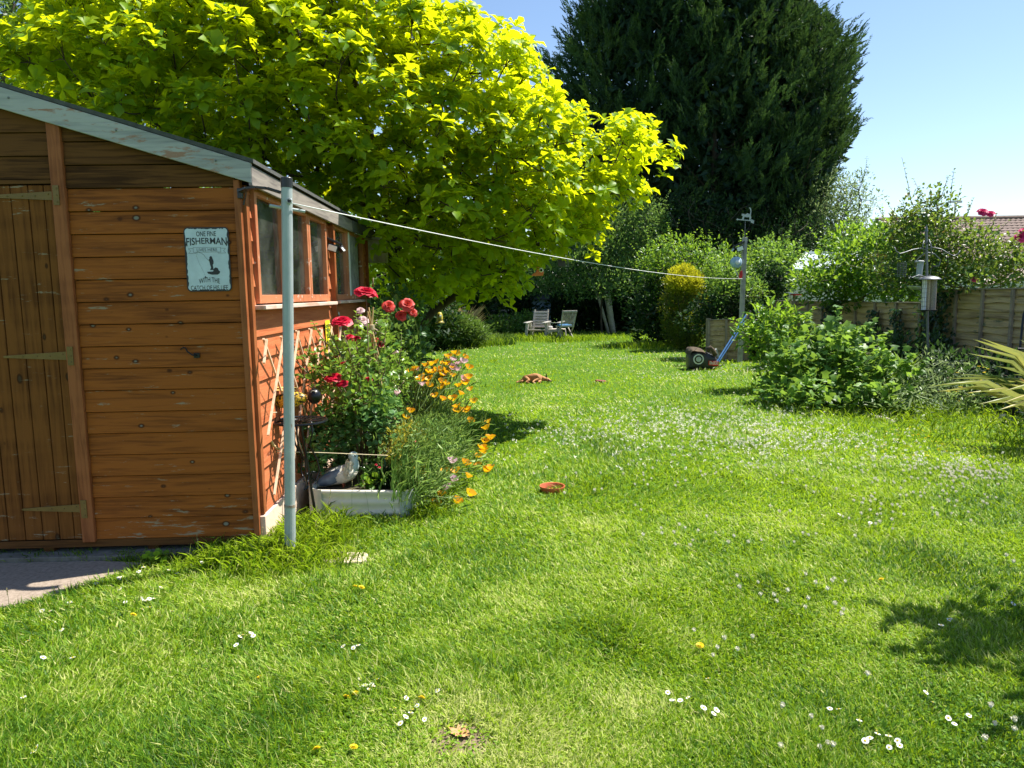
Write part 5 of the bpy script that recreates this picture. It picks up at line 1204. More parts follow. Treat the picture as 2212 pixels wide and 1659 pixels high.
for a in np.linspace(0, 2 * math.pi, 13)[:-1]: mb.tube([(fd[0] - .045 + .042 * math.cos(a), fd[1] + .042 * math.sin(a), zb_), (fd[0] - .045 + .042 * math.cos(a), fd[1] + .042 * math.sin(a), zt_)], .0016, 4)
for z_ in np.linspace(zb_, zt_, 8): mb.tube([(fd[0] - .045 + .042 * math.cos(a), fd[1] + .042 * math.sin(a), z_) for a in np.linspace(0, 6.283, 13)], .0016, 4, cap=False)
mb.build('wire_cage', 'black_plastic', bf); MB().tube([(fd[0] + .01, fd[1], zt_ + .04), (fd[0] + .02, fd[1], at(2008, 575, YB)[2])], .003, 4).build('hanging_wire', 'dark_steel', bf)
sf = at(1986, 581, YB + .1); o = thing('seed_feeder', 'small white tube seed feeder hanging left of the feeder pole', 'bird feeder', tuple(sf))
MB().lathe([(0, .115), (.045, .11), (.06, .095), (.055, .09), (0, .09)], sf, 16).build('lid', 'board', o, smooth=True)
MB().tube([sf + np.array([0, 0, -.095]), sf + np.array([.008, 0, .09])], [.037, .042], 14).build('tube', 'sheet_grey', o)
MB().lathe([(0, 0), (.05, .0), (.055, .015), (.02, .02)], sf + np.array([-.005, 0, -.125]), 14).build('tray', 'galv', o)
dsx = at(1982, 622, YB + .02); o = thing('feeder_dish', 'shallow dark round dish held on the bird feeding pole', 'bird feeder', tuple(dsx))
MB().lathe([(0, -.03), (.085, -.025), (.125, .012), (.128, .018), (.118, .012), (.08, -.015), (0, -.02)], dsx, 24, Matrix.Rotation(R(6), 3, 'Y')).build('dish', 'galv', o, smooth=True)
wc = at(1948, 583, YB + .1); o = thing('fat_ball_cage', 'black wire cage feeder hanging left of the white feeder', 'bird feeder', tuple(wc))
mb = MB()
for z_ in np.linspace(-.09, .09, 8): mb.tube([wc + np.array([.055 * math.cos(a), .055 * math.sin(a), z_]) for a in np.linspace(0, 6.283, 15)], .002, 4, cap=False)
for a in np.linspace(0, 6.283, 9)[:-1]: mb.tube([wc + np.array([.055 * math.cos(a), .055 * math.sin(a), -.09]), wc + np.array([.055 * math.cos(a), .055 * math.sin(a), .09])], .002, 4)
mb.build('wire_cage', 'dark_steel', o)

# ------------------------------------------------------------------ neighbouring roofs
hs = thing('house', 'bungalow beyond the fence with brown ribbed tile roof', 'house', (26, 36, 0))
zr = at(1900, 477, 36)[2]; X0 = at(1897, 480, 36)[0]; X1 = 44; ev = 30.0; zv = 2.55
mb = MB(); nc = 110; nr = 14
V = []; F = []
for j in range(nr + 1):
    for i in range(nc * 2 + 1):
        x = X0 + (X1 - X0) * i / (nc * 2); t = j / nr; V.append((x, ev + (36 - ev) * t, zv + (zr - zv) * t + (.045 if i % 2 else 0) + .0))
W_ = nc * 2 + 1
for j in range(nr):
    for i in range(W_ - 1):
        a = j * W_ + i; F.append((a, a + 1, a + W_ + 1, a + W_))
mb.raw(V, F)
for j in range(1, nr):
    t = j / nr; mb.box(((X0 + X1) / 2, ev + (36 - ev) * t, zv + (zr - zv) * t + .035), (X1 - X0, .03, .03))
mb.build('roof', 'roof_tile', hs)
MB().prism([(X0, 36, zr), (X1, 36, zr), (X1, 42, zv), (X0, 42, zv)], (0, 0, .03)).build('roof', 'roof_tile', hs)
MB().tube([(X0 - .1, 36, zr + .05), (X1, 36, zr + .05)], .12, 8).build('ridge', 'roof_tile', hs)
MB().prism([(X0 + .25, 30.6, 0), (X0 + .25, 41.4, 0), (X0 + .25, 41.4, 2.6), (X0 + .25, 36, zr - .1), (X0 + .25, 30.6, 2.6)], (.2, 0, 0)).build('gable_wall', 'render_wall', hs)
MB().box(((X0 + X1) / 2, 30.9, 1.3), (X1 - X0 - .6, .2, 2.6)).build('wall', 'render_wall', hs)
mb = MB(); mb.beam((X0 - .02, 36, zr - .05), (X0 - .02, ev, zv - .05), .06, .22); mb.build('barge_board', 'sheet_grey', hs)
an = thing('tv_aerial', 'thin grey television aerial rising above the bungalow roof', 'aerial', (at(2062, 475, 36)[0], 36, zr))
a0, a1 = at(2062, 482, 36), at(2063, 436, 36)
MB().tube([a0, a1], .03, 5).build('mast', 'galv', an)
MB().beam(a1 + np.array([-.32, 0, 0]), a1 + np.array([.32, 0, 0]), .10, .10).build('element', 'galv', an)
MB().beam(a1 + np.array([-.05, 0, -.75]), a1 + np.array([.35, 0, -.75]), .05, .06).build('element', 'galv', an)
cs = thing('conservatory', 'pale glazed roof of a low conservatory beyond the fence', 'conservatory', (11, 23, 0))
a, b_, c_, d_ = at(1708, 583, 20.5), at(1990, 590, 20.5), at(1950, 552, 22.5), at(1743, 552, 22.5)
MB().prism([a, b_, c_, d_], (0, 0, .04)).build('glass_roof', 'glass_roof', cs)
e_, f_ = at(1738, 546, 22.6), at(1960, 546, 22.6)
MB().beam(e_, f_, .12, .07).build('ridge', 'white', cs); MB().beam(e_ + [0, .3, -.13], f_ + [0, .3, -.13], .12, .16).build('fascia', 'sheet_grey', cs)
for q in (0, .16, .36, .6, .8): MB().beam(a * (1 - q) + b_ * q + [0, 0, .05], d_ * (1 - q) + c_ * q + [0, 0, .05], .06, .05).build('glazing_bar', 'sheet_grey' if q else 'white', cs)
MB().box(((a[0] + b_[0]) / 2, 21.6, a[2] / 2 - .1), (b_[0] - a[0] - .3, 1.6, a[2] - .15)).build('wall', 'render_wall', cs)
o = thing('bird_table', 'white topped bird table with red trim just over the fence', 'bird table', (at(1716, 640, 16.5)[0], 16.5, 0))
a = at(1716, 633, 16.5); MB().box(a, (.30, .25, .035)).build('top', 'white', o); MB().box(a + [.05, 0, -.035], (.2, .2, .03)).build('trim', 'red', o); MB().tube([a, a * [1, 1, 0]], .03, 6).build('post', 'fence_batten', o)
a = at(1708, 605, 16.4); 
oo = MB().prism([at(2120, 622, 13.5), at(2240, 600, 13.5), at(2240, 578, 15), at(2150, 590, 15)], (0, 0, .04)).build('shed_roof', 'roof_tile', loc=at(2180, 600, 14)); tag(oo, 'small flat brown lean-to roof beyond the tall fence', 'lean-to')
# dead leaf and dandelions, twigs
c_ = G(994, 1592); outl = [(0, -.05), (.010, -.03), (.022, -.03), (.018, -.012), (.036, -.004), (.022, .006), (.032, .026), (.014, .022), (.004, .05), (-.008, .024), (-.028, .030), (-.018, .008), (-.036, -.002), (-.018, -.012), (-.022, -.03), (-.008, -.028)]
V = [(c_[0] + x * math.cos(1.1) - y * math.sin(1.1), c_[1] + x * math.sin(1.1) + y * math.cos(1.1), .014 + 9 * x * x + 3 * y * y) for x, y in outl] + [(c_[0], c_[1], .010)]
o = MB().raw(V, [(i, (i + 1) % 16, 16) for i in range(16)]).build('fallen_leaf', 'dead_leaf', loc=(c_[0], c_[1], 0)); tag(o, 'curled brown fallen leaf on a bare patch in the foreground lawn', 'leaf')

# ------------------------------------------------------------------ flowers in the lawn
def to_view(lst, x0, y0, k): return [((x0 + x * k) * .576, (y0 + y * k) * .576) for x, y in lst]
dz = to_view([(1140,312),(1385,335),(1315,353),(1520,353),(1467,405),(1283,408),(975,412),(913,445),(887,467),(1065,457),(1128,474),(765,502),(740,513),(843,542),(612,537),(778,570),(1008,572),(903,632),(877,647),(915,657),(942,645),(942,660),(978,643),(798,661),(890,710),(947,703),(1090,725),(447,670),(278,720),(325,727),(325,763),(330,788),(407,843),(195,915),(260,1028),(468,1035),(155,1283),(170,1328),(262,1587),(220,1635),(1545,885),(1553,907),(1507,890),(1583,868),(1612,880),(1517,940)], 0, 1900, .5907)
dz += to_view([(790,885),(840,888),(865,888),(960,1055),(898,1088),(855,1088),(822,1118),(903,1122),(947,1115),(947,1135),(857,1122),(917,1157),(980,1093),(1133,1188),(1090,1270),(1188,1278),(1165,1300),(1218,1240),(1130,1350),(1260,1317),(1340,1150),(1120,1318)], 800, 1900, .6329)
dz += to_view([(410,987),(435,1040),(476,1040),(526,1023),(580,1077),(627,1100),(642,1085),(623,932),(1372,1148),(1457,1197),(1463,1215),(1523,1227),(1580,1240),(1442,1243),(1407,1245),(1527,1270),(1577,1262),(1230,1083),(1283,1090),(1853,1158),(1922,1110),(1820,1117),(1740,1048),(1695,993),(2140,537),(1815,617),(1850,622),(1790,655),(1430,118),(1185,80),(1265,75),(1190,130)], 2200, 1900, .7414)
cl = to_view([(758,403),(872,437),(777,470),(1013,488),(953,511),(965,538),(1112,399),(1122,527),(1165,445),(1275,605),(1300,575),(548,683),(765,790),(665,780),(830,725),(1420,920),(973,1077),(1138,1137),(1197,1195),(1243,1285),(967,1287),(1190,1302),(1210,1262),(2057,1168),(2177,1160),(2030,1085),(2147,1190),(2020,1248),(880,500),(1242,415),(1245,437),(1300,432),(1220,480),(1260,547),(1113,567),(700,730),(640,810),(1040,225),(1090,185),(1155,180),(820,232),(720,228),(875,215),(745,202),(370,155),(460,140),(385,185),(497,155),(445,180),(565,170),(530,215),(450,245),(525,245),(285,195),(650,175),(605,98),(2120,300),(2145,330)], 2200, 1900, .7414)
dn_ = to_view([(840,530),(868,535),(773,1203),(850,1177),(1225,1212),(827,1500),(625,1518),(297,1078)], 800, 1900, .6329) + to_view([(1500,417),(572,757)], 2200, 1900, .7414) + [(283, 1351), (1912, 975), (1983, 952)]
def flower_mesh(name, mats, kind):
    mb = MB()
    if kind == 'daisy':
        for i in range(14):
            a = 2 * math.pi * i / 14 + random.uniform(-.1, .1); c, s = math.cos(a), math.sin(a); r0, r1 = .003, .0105 * random.uniform(.9, 1.1); w_ = .0022; z = .024
            mb.raw([(c * r0 - s * w_ * .6, s * r0 + c * w_ * .6, z), (c * r0 + s * w_ * .6, s * r0 - c * w_ * .6, z), (c * r1 + s * w_, s * r1 - c * w_, z + .001), (c * r1 - s * w_, s * r1 + c * w_, z + .001)], [(0, 1, 2, 3)])
        mb.mi = 1; mb.sphere((0, 0, .025), (.004, .004, .0022), 8); mb.mi = 2; mb.tube([(0, 0, 0), (.002, 0, .024)], .0008, 4)
    elif kind == 'clover':
        for i in range(34):
            d = np.array(rdir(1)[0]); d[2] = abs(d[2]) * 1.0 - .15; p = np.array([0, 0, .030]) + d * .0085; s = np.cross(d, [0, 0, 1]); s = s / (np.linalg.norm(s) + 1e-6) * .0024
            t = p + d * .003 + np.array([0, 0, .0045]); mb.raw([p - s, p + s, t], [(0, 1, 2)])
        mb.sphere((0, 0, .029), (.0065, .0065, .0065), 8); mb.mi = 1; mb.tube([(0, 0, 0), (.001, 0, .026)], .0009, 4)
    else:
        for ring in range(3):
            for i in range(16):
                a = 2 * math.pi * i / 16 + ring * .2; c, s = math.cos(a), math.sin(a); r1 = .016 - ring * .004; w_ = .0022; z = .028 + ring * .003
                mb.raw([(0 - s * w_ * .5, c * w_ * .5, z), (s * w_ * .5, -c * w_ * .5, z), (c * r1 + s * w_, s * r1 - c * w_, z + .004), (c * r1 - s * w_, s * r1 + c * w_, z + .004)], [(0, 1, 2, 3)])
        mb.mi = 1; mb.tube([(0, 0, 0), (.001, 0, .03)], .0012, 5)
    o = mb.build(name, mats); return o
def scatter(proto, pts, label, cat, group, scale=(.8, 1.2), up=0.0, tilt=.5):
    for i, p in enumerate(pts):
        o = proto if i == 0 else proto.copy()
        if i: col.objects.link(o)
        o.location = (float(p[0]), float(p[1]), up); k = random.uniform(*scale) * (1 + .02 * p[1]); o.scale = (k, k, k)
        o.rotation_euler = (random.uniform(-tilt, tilt), random.uniform(-tilt, tilt), random.uniform(0, 6.28)); tag(o, label, cat, group)
scatter(flower_mesh('daisy', ['petal_white', 'petal_yellow', 'stem'], 'daisy'), [G(u, v - 4) for u, v in dz], 'small white daisy with yellow centre in the near lawn', 'daisy', 'daisies in the near lawn', (.8, 1.05), .016)
scatter(flower_mesh('dandelion', ['petal_yellow', 'stem'], 'dandelion'), [G(u, v - 4) for u, v in dn_], 'small yellow dandelion flower in the near lawn', 'dandelion', 'dandelions in the near lawn', (.8, 1.0), .014)
# clover: the nearest 300 as individuals, the rest as one mass
cand = []
for _ in range(44000):
    u = random.uniform(900, 2190); v = random.uniform(715, 1180)
    P = G(u, v)
    if P[1] > 25: continue
    w_ = 0.0
    for (cu, cv_, su, sv, a) in ((1560, 935, 200, 38, 1), (1400, 900, 160, 26, .6), (1750, 960, 160, 24, .8), (1250, 945, 120, 20, .4), (1600, 800, 90, 14, .8), (1460, 815, 120, 14, .75), (1380, 775, 110, 10, .9), (1200, 760, 90, 8, .6), (1480, 775, 70, 9, .5), (1300, 745, 120, 6, .9), (1700, 870, 80, 12, .5), (980, 770, 60, 8, .5), (2010, 1010, 120, 20, .5), (2120, 1035, 80, 14, .6), (1500, 1000, 300, 60, .10), (1960, 1075, 160, 60, .12)):
        w_ += a * math.exp(-((u - cu) / su) ** 2 - ((v - cv_) / sv) ** 2)
    w_ *= .35 + 1.1 * float(vnoise(np.array([P[0] * 3.0]), np.array([P[1] * 3.0]), 4)[0])
    if random.random() < w_ * .4: cand.append(P)
cand = np.array(cand)
hand = [G(u, v - 3) for u, v in cl]
order = np.argsort(cand[:, 1]); near = cand[order[:300 - len(hand)]]; far = cand[order[300 - len(hand):]]
scatter(flower_mesh('clover_flower', ['petal_clover', 'stem'], 'clover'), hand + list(near), 'round creamy white clover head in the lawn', 'clover flower', 'clover heads in the lawn', (.8, 1.1), .020, .3)
mm = len(far); f = Fol(); q = 7
P = np.repeat(far, q, 0); P[:, 2] = rng.uniform(.038, .058, len(P)); P[:, :2] += rng.normal(size=(len(P), 2)) * .006
f.add(P, rdir(len(P)) + [0, 0, .8], rdir(len(P)) + [0, 0, .6], .014, .013, 'small', rng.uniform(0, 1, len(P)))
o = f.build('clover_flowers', 'petal_clover', loc=(0, 0, 0)); tag(o, 'mass of creamy clover heads across the middle of the lawn', 'clover flowers', kind='stuff')
P = []
for _ in range(260):
    u = random.choice([random.gauss(2000, 90), random.gauss(1150, 150), random.gauss(960, 60)]); v = random.gauss(960, 28) if u > 1500 else random.gauss(1080, 80)
    P.append(G(u, v))
P = np.array([p for p in P if p[1] < 16 and outside(np.array([p]), [PL_POLY])[0]])
P = P[P[:, 0] > 1.5]; P = np.repeat(P, 5, 0); P[:, 2] = .03; P[:, :2] += rng.normal(size=(len(P), 2)) * .005
o = Fol().add(P, rdir(len(P)) + [0, 0, .6], rdir(len(P)) + [0, 0, .8], .012, .010, 'small', .7).build('buttercups', 'petal_yellow', loc=(0, 0, 0)); tag(o, 'scatter of tiny yellow flowers in the lawn by the right border', 'yellow flowers', kind='stuff')

# ------------------------------------------------------------------ magnolia
outline = [(-60, 60), (10, 95), (60, 75), (120, 50), (110, -250), (700, -420), (850, -200), (890, -20), (915, 25), (960, 62), (1040, 82), (1088, 112), (1118, 172), (1150, 190), (1163, 220), (1168, 262), (1200, 264), (1245, 285), (1262, 300), (1290, 335), (1312, 330), (1338, 300), (1358, 283), (1385, 290), (1400, 330), (1420, 350), (1425, 372), (1405, 400), (1390, 430), (1350, 455), (1330, 490), (1300, 512), (1260, 530), (1210, 562), (1150, 580), (1120, 600), (1075, 610), (1105, 628), (1060, 640), (1000, 632), (960, 642), (925, 655), (890, 640), (840, 620), (790, 600), (780, 480), (500, 330), (250, 250), (0, 190), (-60, 180)]
mg = thing('magnolia_tree', 'large magnolia tree with sunlit yellow green leaves spreading over the shed', 'tree', (-1.38, 9.6, 0))
ells = [(-2.6, 9.0, 3.3, 4.2, 2.2, 2.1), (-4.8, 8.6, 3.3, 2.6, 1.6, 1.3), (-0.6, 8.7, 2.9, 1.7, 1.7, 1.5), (0.9, 8.6, 2.75, 1.0, 0.8, .9), (-1.2, 9.0, 2.4, 1.4, 1.2, .9), (.3, 8.8, 2.2, .8, .7, .5), (-1.9, 9.0, 4.7, 1.8, 1.5, 1.1)]
pf = crown(ells, .40, 16000, outline, hollow=.45, zmin=1.45)
k = ~((pf[:, 0] < -1.25) & (pf[:, 1] < 8.6) & (pf[:, 2] < 2.30 + np.clip(-1.3 - pf[:, 0], 0, 1.9) * .314 + .1)); pf = pf[k]
top_c = np.array([-1.6, 9.2, 2.6])
f = Fol(); tw = MB(); cen = []
for p in pf:
    o_ = unit(p - top_c)
    for _ in range(11 if p[1] > 8.9 else 20):
        d = unit(rdir(1)[0] + o_ * .45 + np.array([.1, -.15, .45])); r_ = random.uniform(.12, .34); c = p + d * r_; cen.append((*c, *d))
        if random.random() < .3: tw.tube([p, p + d * r_ * .5 + np.array([0, 0, .01]), c], [.005, .004, .003], 3, cap=False)
cen = np.array(cen); nro = len(cen); kk = 7
ax_ = unit(cen[:, 3:] * .6 + np.array([0.1, 0, .9]) + rdir(nro) * .35)
C = np.repeat(cen[:, :3], kk, 0); A = np.repeat(ax_, kk, 0); m = len(C)
s1 = unit(np.cross(A, np.array([.37, .83, .21]))); s2 = np.cross(A, s1)
th = np.tile(np.arange(kk) * 2.399, nro) + np.repeat(rng.uniform(0, 6.28, nro), kk) + rng.normal(0, .2, m)
el = rng.uniform(-.15, .95, m)
rad_ = s1 * np.cos(th)[:, None] + s2 * np.sin(th)[:, None]
D = rad_ * np.cos(el)[:, None] + A * np.sin(el)[:, None] + np.array([0, 0, -.08])
N = A * np.cos(el)[:, None] - rad_ * np.sin(el)[:, None] + rdir(m) * .22
L = rng.uniform(.08, .165, m)
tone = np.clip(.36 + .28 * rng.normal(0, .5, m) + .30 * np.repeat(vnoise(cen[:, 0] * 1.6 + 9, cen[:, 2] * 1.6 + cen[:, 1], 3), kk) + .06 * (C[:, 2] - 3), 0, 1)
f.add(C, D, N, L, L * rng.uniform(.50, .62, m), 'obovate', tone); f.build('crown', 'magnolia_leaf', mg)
lm = limbs((-1.40, 9.6, 0), [(-1.36, 9.62, .9), (-1.39, 9.6, 1.55), (-1.45, 9.5, 2.3)], pf, .007, .085, seg=4, n=7)
lm.tube([(-1.36, 9.62, .85), (-1.0, 9.55, 1.28), (-.62, 9.4, 1.52), (-.42, 9.2, 1.60), (-.34, 9.1, 1.78), (-.30, 9.05, 2.05), (.1, 8.9, 2.5)], [.055, .05, .045, .04, .04, .03, .02], 8)
lm.tube([(-.32, 9.1, 1.80), (-.15, 9.0, 1.86), (.15, 8.9, 1.88)], [.03, .022, .012], 6); lm.tube([(-1.39, 9.6, 1.2), (-1.42, 9.5, 2.0), (-1.6, 9.2, 3.2), (-1.9, 9.1, 4.4)], [.08, .07, .05, .03], 8)
lm.build('trunk', 'bark_dark', mg, smooth=True); tw.build('twigs', 'bark_dark', mg)
print('magnolia puffs', len(pf), 'leaves', m)

# ------------------------------------------------------------------ tall conifer
con_poly = [(1205, -400), (1250, -60), (1235, 0), (1215, 60), (1190, 105), (1152, 108), (1162, 170), (1150, 230), (1165, 330), (1180, 420), (1230, 560), (1560, 575), (1740, 545), (1775, 470), (1800, 380), (1825, 330), (1850, 272), (1835, 215), (1852, 120), (1845, 70), (1800, 50), (1752, -5), (1750, -60), (1700, -300), (1600, -500), (1400, -500)]
cf = thing('conifer_tree', 'very tall dark green conifer towering behind the garden', 'tree', (8.2, 33.5, 0))
leads = [(4.0, 33, 15), (6.0, 34, 18), (7.8, 33, 20), (9.8, 33.5, 19), (11.6, 33, 17.5), (5.2, 31.5, 16), (10.6, 31.8, 17), (8.4, 31.0, 18), (12.9, 32.8, 14.5), (13.2, 33.4, 11.5), (12.0, 31.6, 13)]
BR = []
while len(BR) < 3300:
    l = random.choice(leads); z = 1.0 + (l[2] - 1.0) * random.random() ** .9
    rmax = 3.5 * min(1, (l[2] - z) / 6 + .12) ** .65 * min(1, .7 + z / 8)
    a = random.uniform(0, 6.283); rr = rmax * random.random() ** .28
    d = unit(np.array([math.cos(a), math.sin(a), .62 + random.uniform(-.2, .25)]) + rdir(1)[0] * .12)
    p = np.array([l[0] + rr * math.cos(a), l[1] + rr * math.sin(a), z + rr * .4]); tipp = p + d * .5; u, v = proj(tipp)
    if v < -330 or not inpoly(np.array([u]), np.array([v]), con_poly)[0]: continue
    BR.append((*(p - d * .7), *d, random.uniform(1.0, 1.9), random.random()))
BR = np.array(BR); nb_ = len(BR); ks = 13
q = np.tile(np.linspace(0.05, 1, ks), nb_); B0_ = np.repeat(BR[:, :3], ks, 0); BD = np.repeat(BR[:, 3:6], ks, 0); BL = np.repeat(BR[:, 6], ks)
droop = np.zeros((len(q), 3)); droop[:, 2] = -.22 * (1 - q) * q * BL
wid = (.30 * (1 - q) ** .7 + .04)
tip = B0_ + BD * (q * BL)[:, None] + droop + rdir(len(q)) * np.array([1, 1, .5]) * wid[:, None]
ddd = unit(BD + rdir(len(q)) * .38 + np.array([0, 0, .12])); brt = np.repeat(BR[:, 7], ks)
kk = 12; n0 = len(tip)
T = np.tile(np.linspace(0, 1, kk), n0); Dd = np.repeat(ddd, kk, 0); Ls = np.repeat(rng.uniform(.26, .5, n0), kk)
side = unit(np.cross(Dd, np.repeat(rdir(n0), kk, 0))); sg = np.tile(np.where(np.arange(kk) % 2, 1, -1), n0)
Pp = np.repeat(tip, kk, 0) + Dd * ((T - .3) * Ls)[:, None]
dirs = Dd * 1.0 + side * (sg * .6 * (1 - .6 * T))[:, None] + rdir(len(Pp)) * .2
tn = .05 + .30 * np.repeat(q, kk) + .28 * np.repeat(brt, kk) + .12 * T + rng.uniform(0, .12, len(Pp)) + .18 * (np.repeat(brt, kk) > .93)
Lf = (.20 - .09 * T) * rng.uniform(.7, 1.2, len(Pp))
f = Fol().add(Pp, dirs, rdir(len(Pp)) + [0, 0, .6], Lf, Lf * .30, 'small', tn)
core = []
while len(core) < 26000:
    l = random.choice(leads); z = .8 + (l[2] - 2.5) * random.random(); rm = 2.5 * min(1, (l[2] - z) / 7) ** .8; a = random.uniform(0, 6.283); r_ = rm * random.random() ** .5
    p = np.array([l[0] + r_ * math.cos(a), l[1] + r_ * math.sin(a), z]); u, v = proj(p)
    if v > -330 and inpoly(np.array([u]), np.array([v]), con_poly)[0] and vnoise(np.array([p[0] * 1.1]), np.array([p[2] * .8]), 33)[0] > .22: core.append(p)
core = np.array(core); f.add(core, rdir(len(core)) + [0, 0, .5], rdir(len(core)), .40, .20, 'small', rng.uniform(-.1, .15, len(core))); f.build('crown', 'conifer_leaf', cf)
print('conifer leaves', len(Pp))
mb = MB()
for l in leads: mb.tube([(8.2 + (l[0] - 8.2) * .5, l[1], 0), (l[0] - (l[0] - 8.2) * .2, l[1], 4), (l[0], l[1], l[2])], [.2, .13, .02], 7)
for _ in range(200):
    l = random.choice(leads); z = random.uniform(1.5, l[2] - 1); a = random.uniform(0, 6.283); r_ = 3.0 * min(1, (l[2] - z) / 6)
    e = np.array([l[0] + r_ * math.cos(a), l[1] + r_ * math.sin(a), z + r_ * .7]); u, v = proj(e)
    if inpoly(np.array([u]), np.array([v]), con_poly)[0]: mb.tube([(l[0], l[1], z), e], [.05, .01], 4, cap=False)
mb.build('trunk', 'bark_dark', cf)

# ------------------------------------------------------------------ trees and hedges at the back
def E_(u, v, Y, rx, ry, rz): c = at(u, v, Y); return (c[0], c[1], c[2], rx, ry, rz)
G_BACK = 'trees and shrubs at the end of the garden'
shrub('willow_tree', 'loose silvery green tree standing right of the tall conifer', 'tree', (13.0, 29, 0), [E_(1810, 440, 29, .9, .9, 1.0), E_(1790, 500, 29, 1.5, 1.2, 1.2), E_(1740, 560, 29, 1.8, 1.2, 1.4), E_(1850, 400, 29, .35, .3, .45), E_(1870, 430, 29, .4, .3, .2)], 'willow_leaf', .15, .42, 'small', .40, .42, 56, shoots=40, sl=.9, bark='bark_dark', trunk=.12, fork=1.2, out=.6)
shrub('laurel_tree', 'dark leaved evergreen at the foot of the tall conifer', 'tree', (8.5, 28.5, 0), [E_(1500, 500, 28.5, 2.2, 1.0, 1.5), E_(1600, 520, 28.5, 2.6, 1.0, 1.4), E_(1700, 530, 28.0, 2.0, 1.0, 1.3), E_(1550, 580, 28, 3, 1, 1.2)], 'dark_leaf', .13, .5, 'small', .5, .5, 50, bark='bark_dark', trunk=.12, fork=1.0)
tr_, _ = shrub('birch_tree', 'airy multi-stemmed tree with pale trunks behind the folding chair', 'tree', (3.3, 27.0, 0), [E_(1330, 500, 26.5, 1.6, 1.0, .95), E_(1250, 560, 26, 1.6, 1, .9), E_(1390, 470, 26.5, .8, .7, .6), E_(1180, 590, 25.8, 1.1, .8, .7), E_(1370, 580, 26.5, 1.3, 1.0, .8), E_(1290, 620, 25.6, 1.6, .6, .4)], 'glossy_leaf', .125, .42, 'small', .36, .36, 62, shoots=40, sl=.8, bark='bark_dark', trunk=.03, fork=1.4, out=.7)
a = G(1293, 708); mb = MB()
for du, r_ in ((-10, .05), (4, .085), (9, .04)): q = at(1292 + du * 2.0, 590, 27.2); mb.tube([(a[0] + du * .012, 27.0, 0), ((a[0] + q[0]) / 2 + du * .004, 27.1, q[2] * .55), q], [r_ * 1.2, r_, r_ * .6], 8)
mb.build('stem', 'bark_pale', tr_, smooth=True)
shrub('elder_shrub', 'tall bright green leafy shrub behind the golden conifer', 'shrub', (4.9, 20.6, 0), [E_(1450, 570, 20.6, .9, .7, .6), E_(1520, 585, 20.2, .9, .7, .7), E_(1580, 600, 19.0, .7, .6, .6), E_(1460, 640, 20.8, .8, .7, .9)], 'bright_leaf', .10, .48, 'ovate', .27, .27, 40, shoots=40, sl=.5, bark='bark_dark', trunk=.05, fork=.6)
shrub('climbing_shrub', 'bright leafy climber sprawling round the far wooden post', 'shrub', (4.95, 15.9, 0), [E_(1570, 625, 16.1, .38, .3, .22), E_(1625, 630, 16.0, .28, .3, .22), E_(1580, 595, 16.4, .42, .35, .25)], 'mid_leaf', .075, .5, 'ovate', .18, .18, 34, shoots=24, sl=.4, bark='bark_dark', trunk=.03, fork=.8)
shrub('ivy_shrub', 'dark ivy mass covering the stump between low panel and fence', 'shrub', (5.25, 15.9, 0), [(5.28, 15.9, .55, .26, .3, .62), (5.1, 16.6, 1.0, .3, .5, .35), E_(1535, 668, 16.15, .38, .2, .20), E_(1585, 660, 16.1, .30, .2, .26), E_(1500, 690, 16.6, .25, .2, .25)], 'dark_leaf', .08, .8, 'ovate', .18, .18, 44, bark='bark_dark')
shrub('golden_conifer', 'upright conifer with golden yellow top and green sides', 'shrub', (4.5, 18.9, 0), [E_(1480, 615, 18.9, .42, .38, .30), E_(1478, 665, 18.9, .55, .45, .52), E_(1485, 715, 18.9, .60, .5, .45)], 'gold_leaf', .085, .34, 'small', .17, .17, 52, shoots=60, sl=.2, tone=(-.3, .02), bark='bark_dark', trunk=.04, up=.9, toneup=.02)
shrub('evergreen_shrub', 'dark ivy covered bush beneath the climber left of the conservatory roof', 'shrub', (6.6, 18.4, 0), [E_(1668, 608, 18.4, .42, .3, .38), E_(1650, 640, 18.4, .4, .3, .25)], 'dark_leaf', .10, .6, 'ovate', .2, .2, 40, group='dark evergreen bushes at the back', bark='bark_dark')
# gold tips of that conifer, as part of its crown
gt = [o for o in bpy.data.objects if o.name.startswith('golden_conifer')][0]
pf = crown([E_(1478, 612, 18.7, .42, .32, .26), E_(1475, 590, 18.8, .25, .2, .15), E_(1500, 690, 18.5, .18, .1, .2)], .12, 1500); f = Fol(); puff_leaves(f, pf, .11, 70, .08, .32, 'small', (.75, 1.1), up=1.0); f.build('golden_tips', 'gold_leaf', gt)
shrub('vine_covered_shrub', 'dense climber heaped on the fence left of the conservatory roof', 'shrub', (7.2, 19.5, 0), [E_(1665, 595, 19, .5, .6, .6), E_(1655, 560, 19.5, .6, .5, .38), E_(1690, 550, 19.5, .35, .5, .2), E_(1620, 600, 19.6, .5, .5, .6)], 'mid_leaf', .085, .75, 'ovate', .24, .25, 46, shoots=24, sl=.4, bark='bark_dark')
DK = [(1060, 600, 30.5, 1.9, 1.2, 1.7, 'dark evergreen bush behind the thin metal pole'), (1180, 610, 32, 1.7, .9, 1.7, 'dark evergreen bush behind the pale blue hut'), (1260, 640, 29.5, 1.2, .9, 1.1, 'dark evergreen bush between the hut and the pale trunks'),
      (1390, 640, 28.5, 1.6, 1.2, 1.3, 'dark evergreen bush right of the pale trunks'), (1425, 665, 21.0, .7, .8, .9, 'dark evergreen bush left of the golden conifer'), (940, 560, 27, 2.2, 1.5, 2.3, 'dark bush behind the juniper and dry grass'), (820, 560, 20, 1.8, 1.3, 1.8, 'dark bush behind the magnolia trunk'), (1350, 520, 31, 2.4, 1.0, 2.2, 'dark bush below the left side of the tall conifer')]
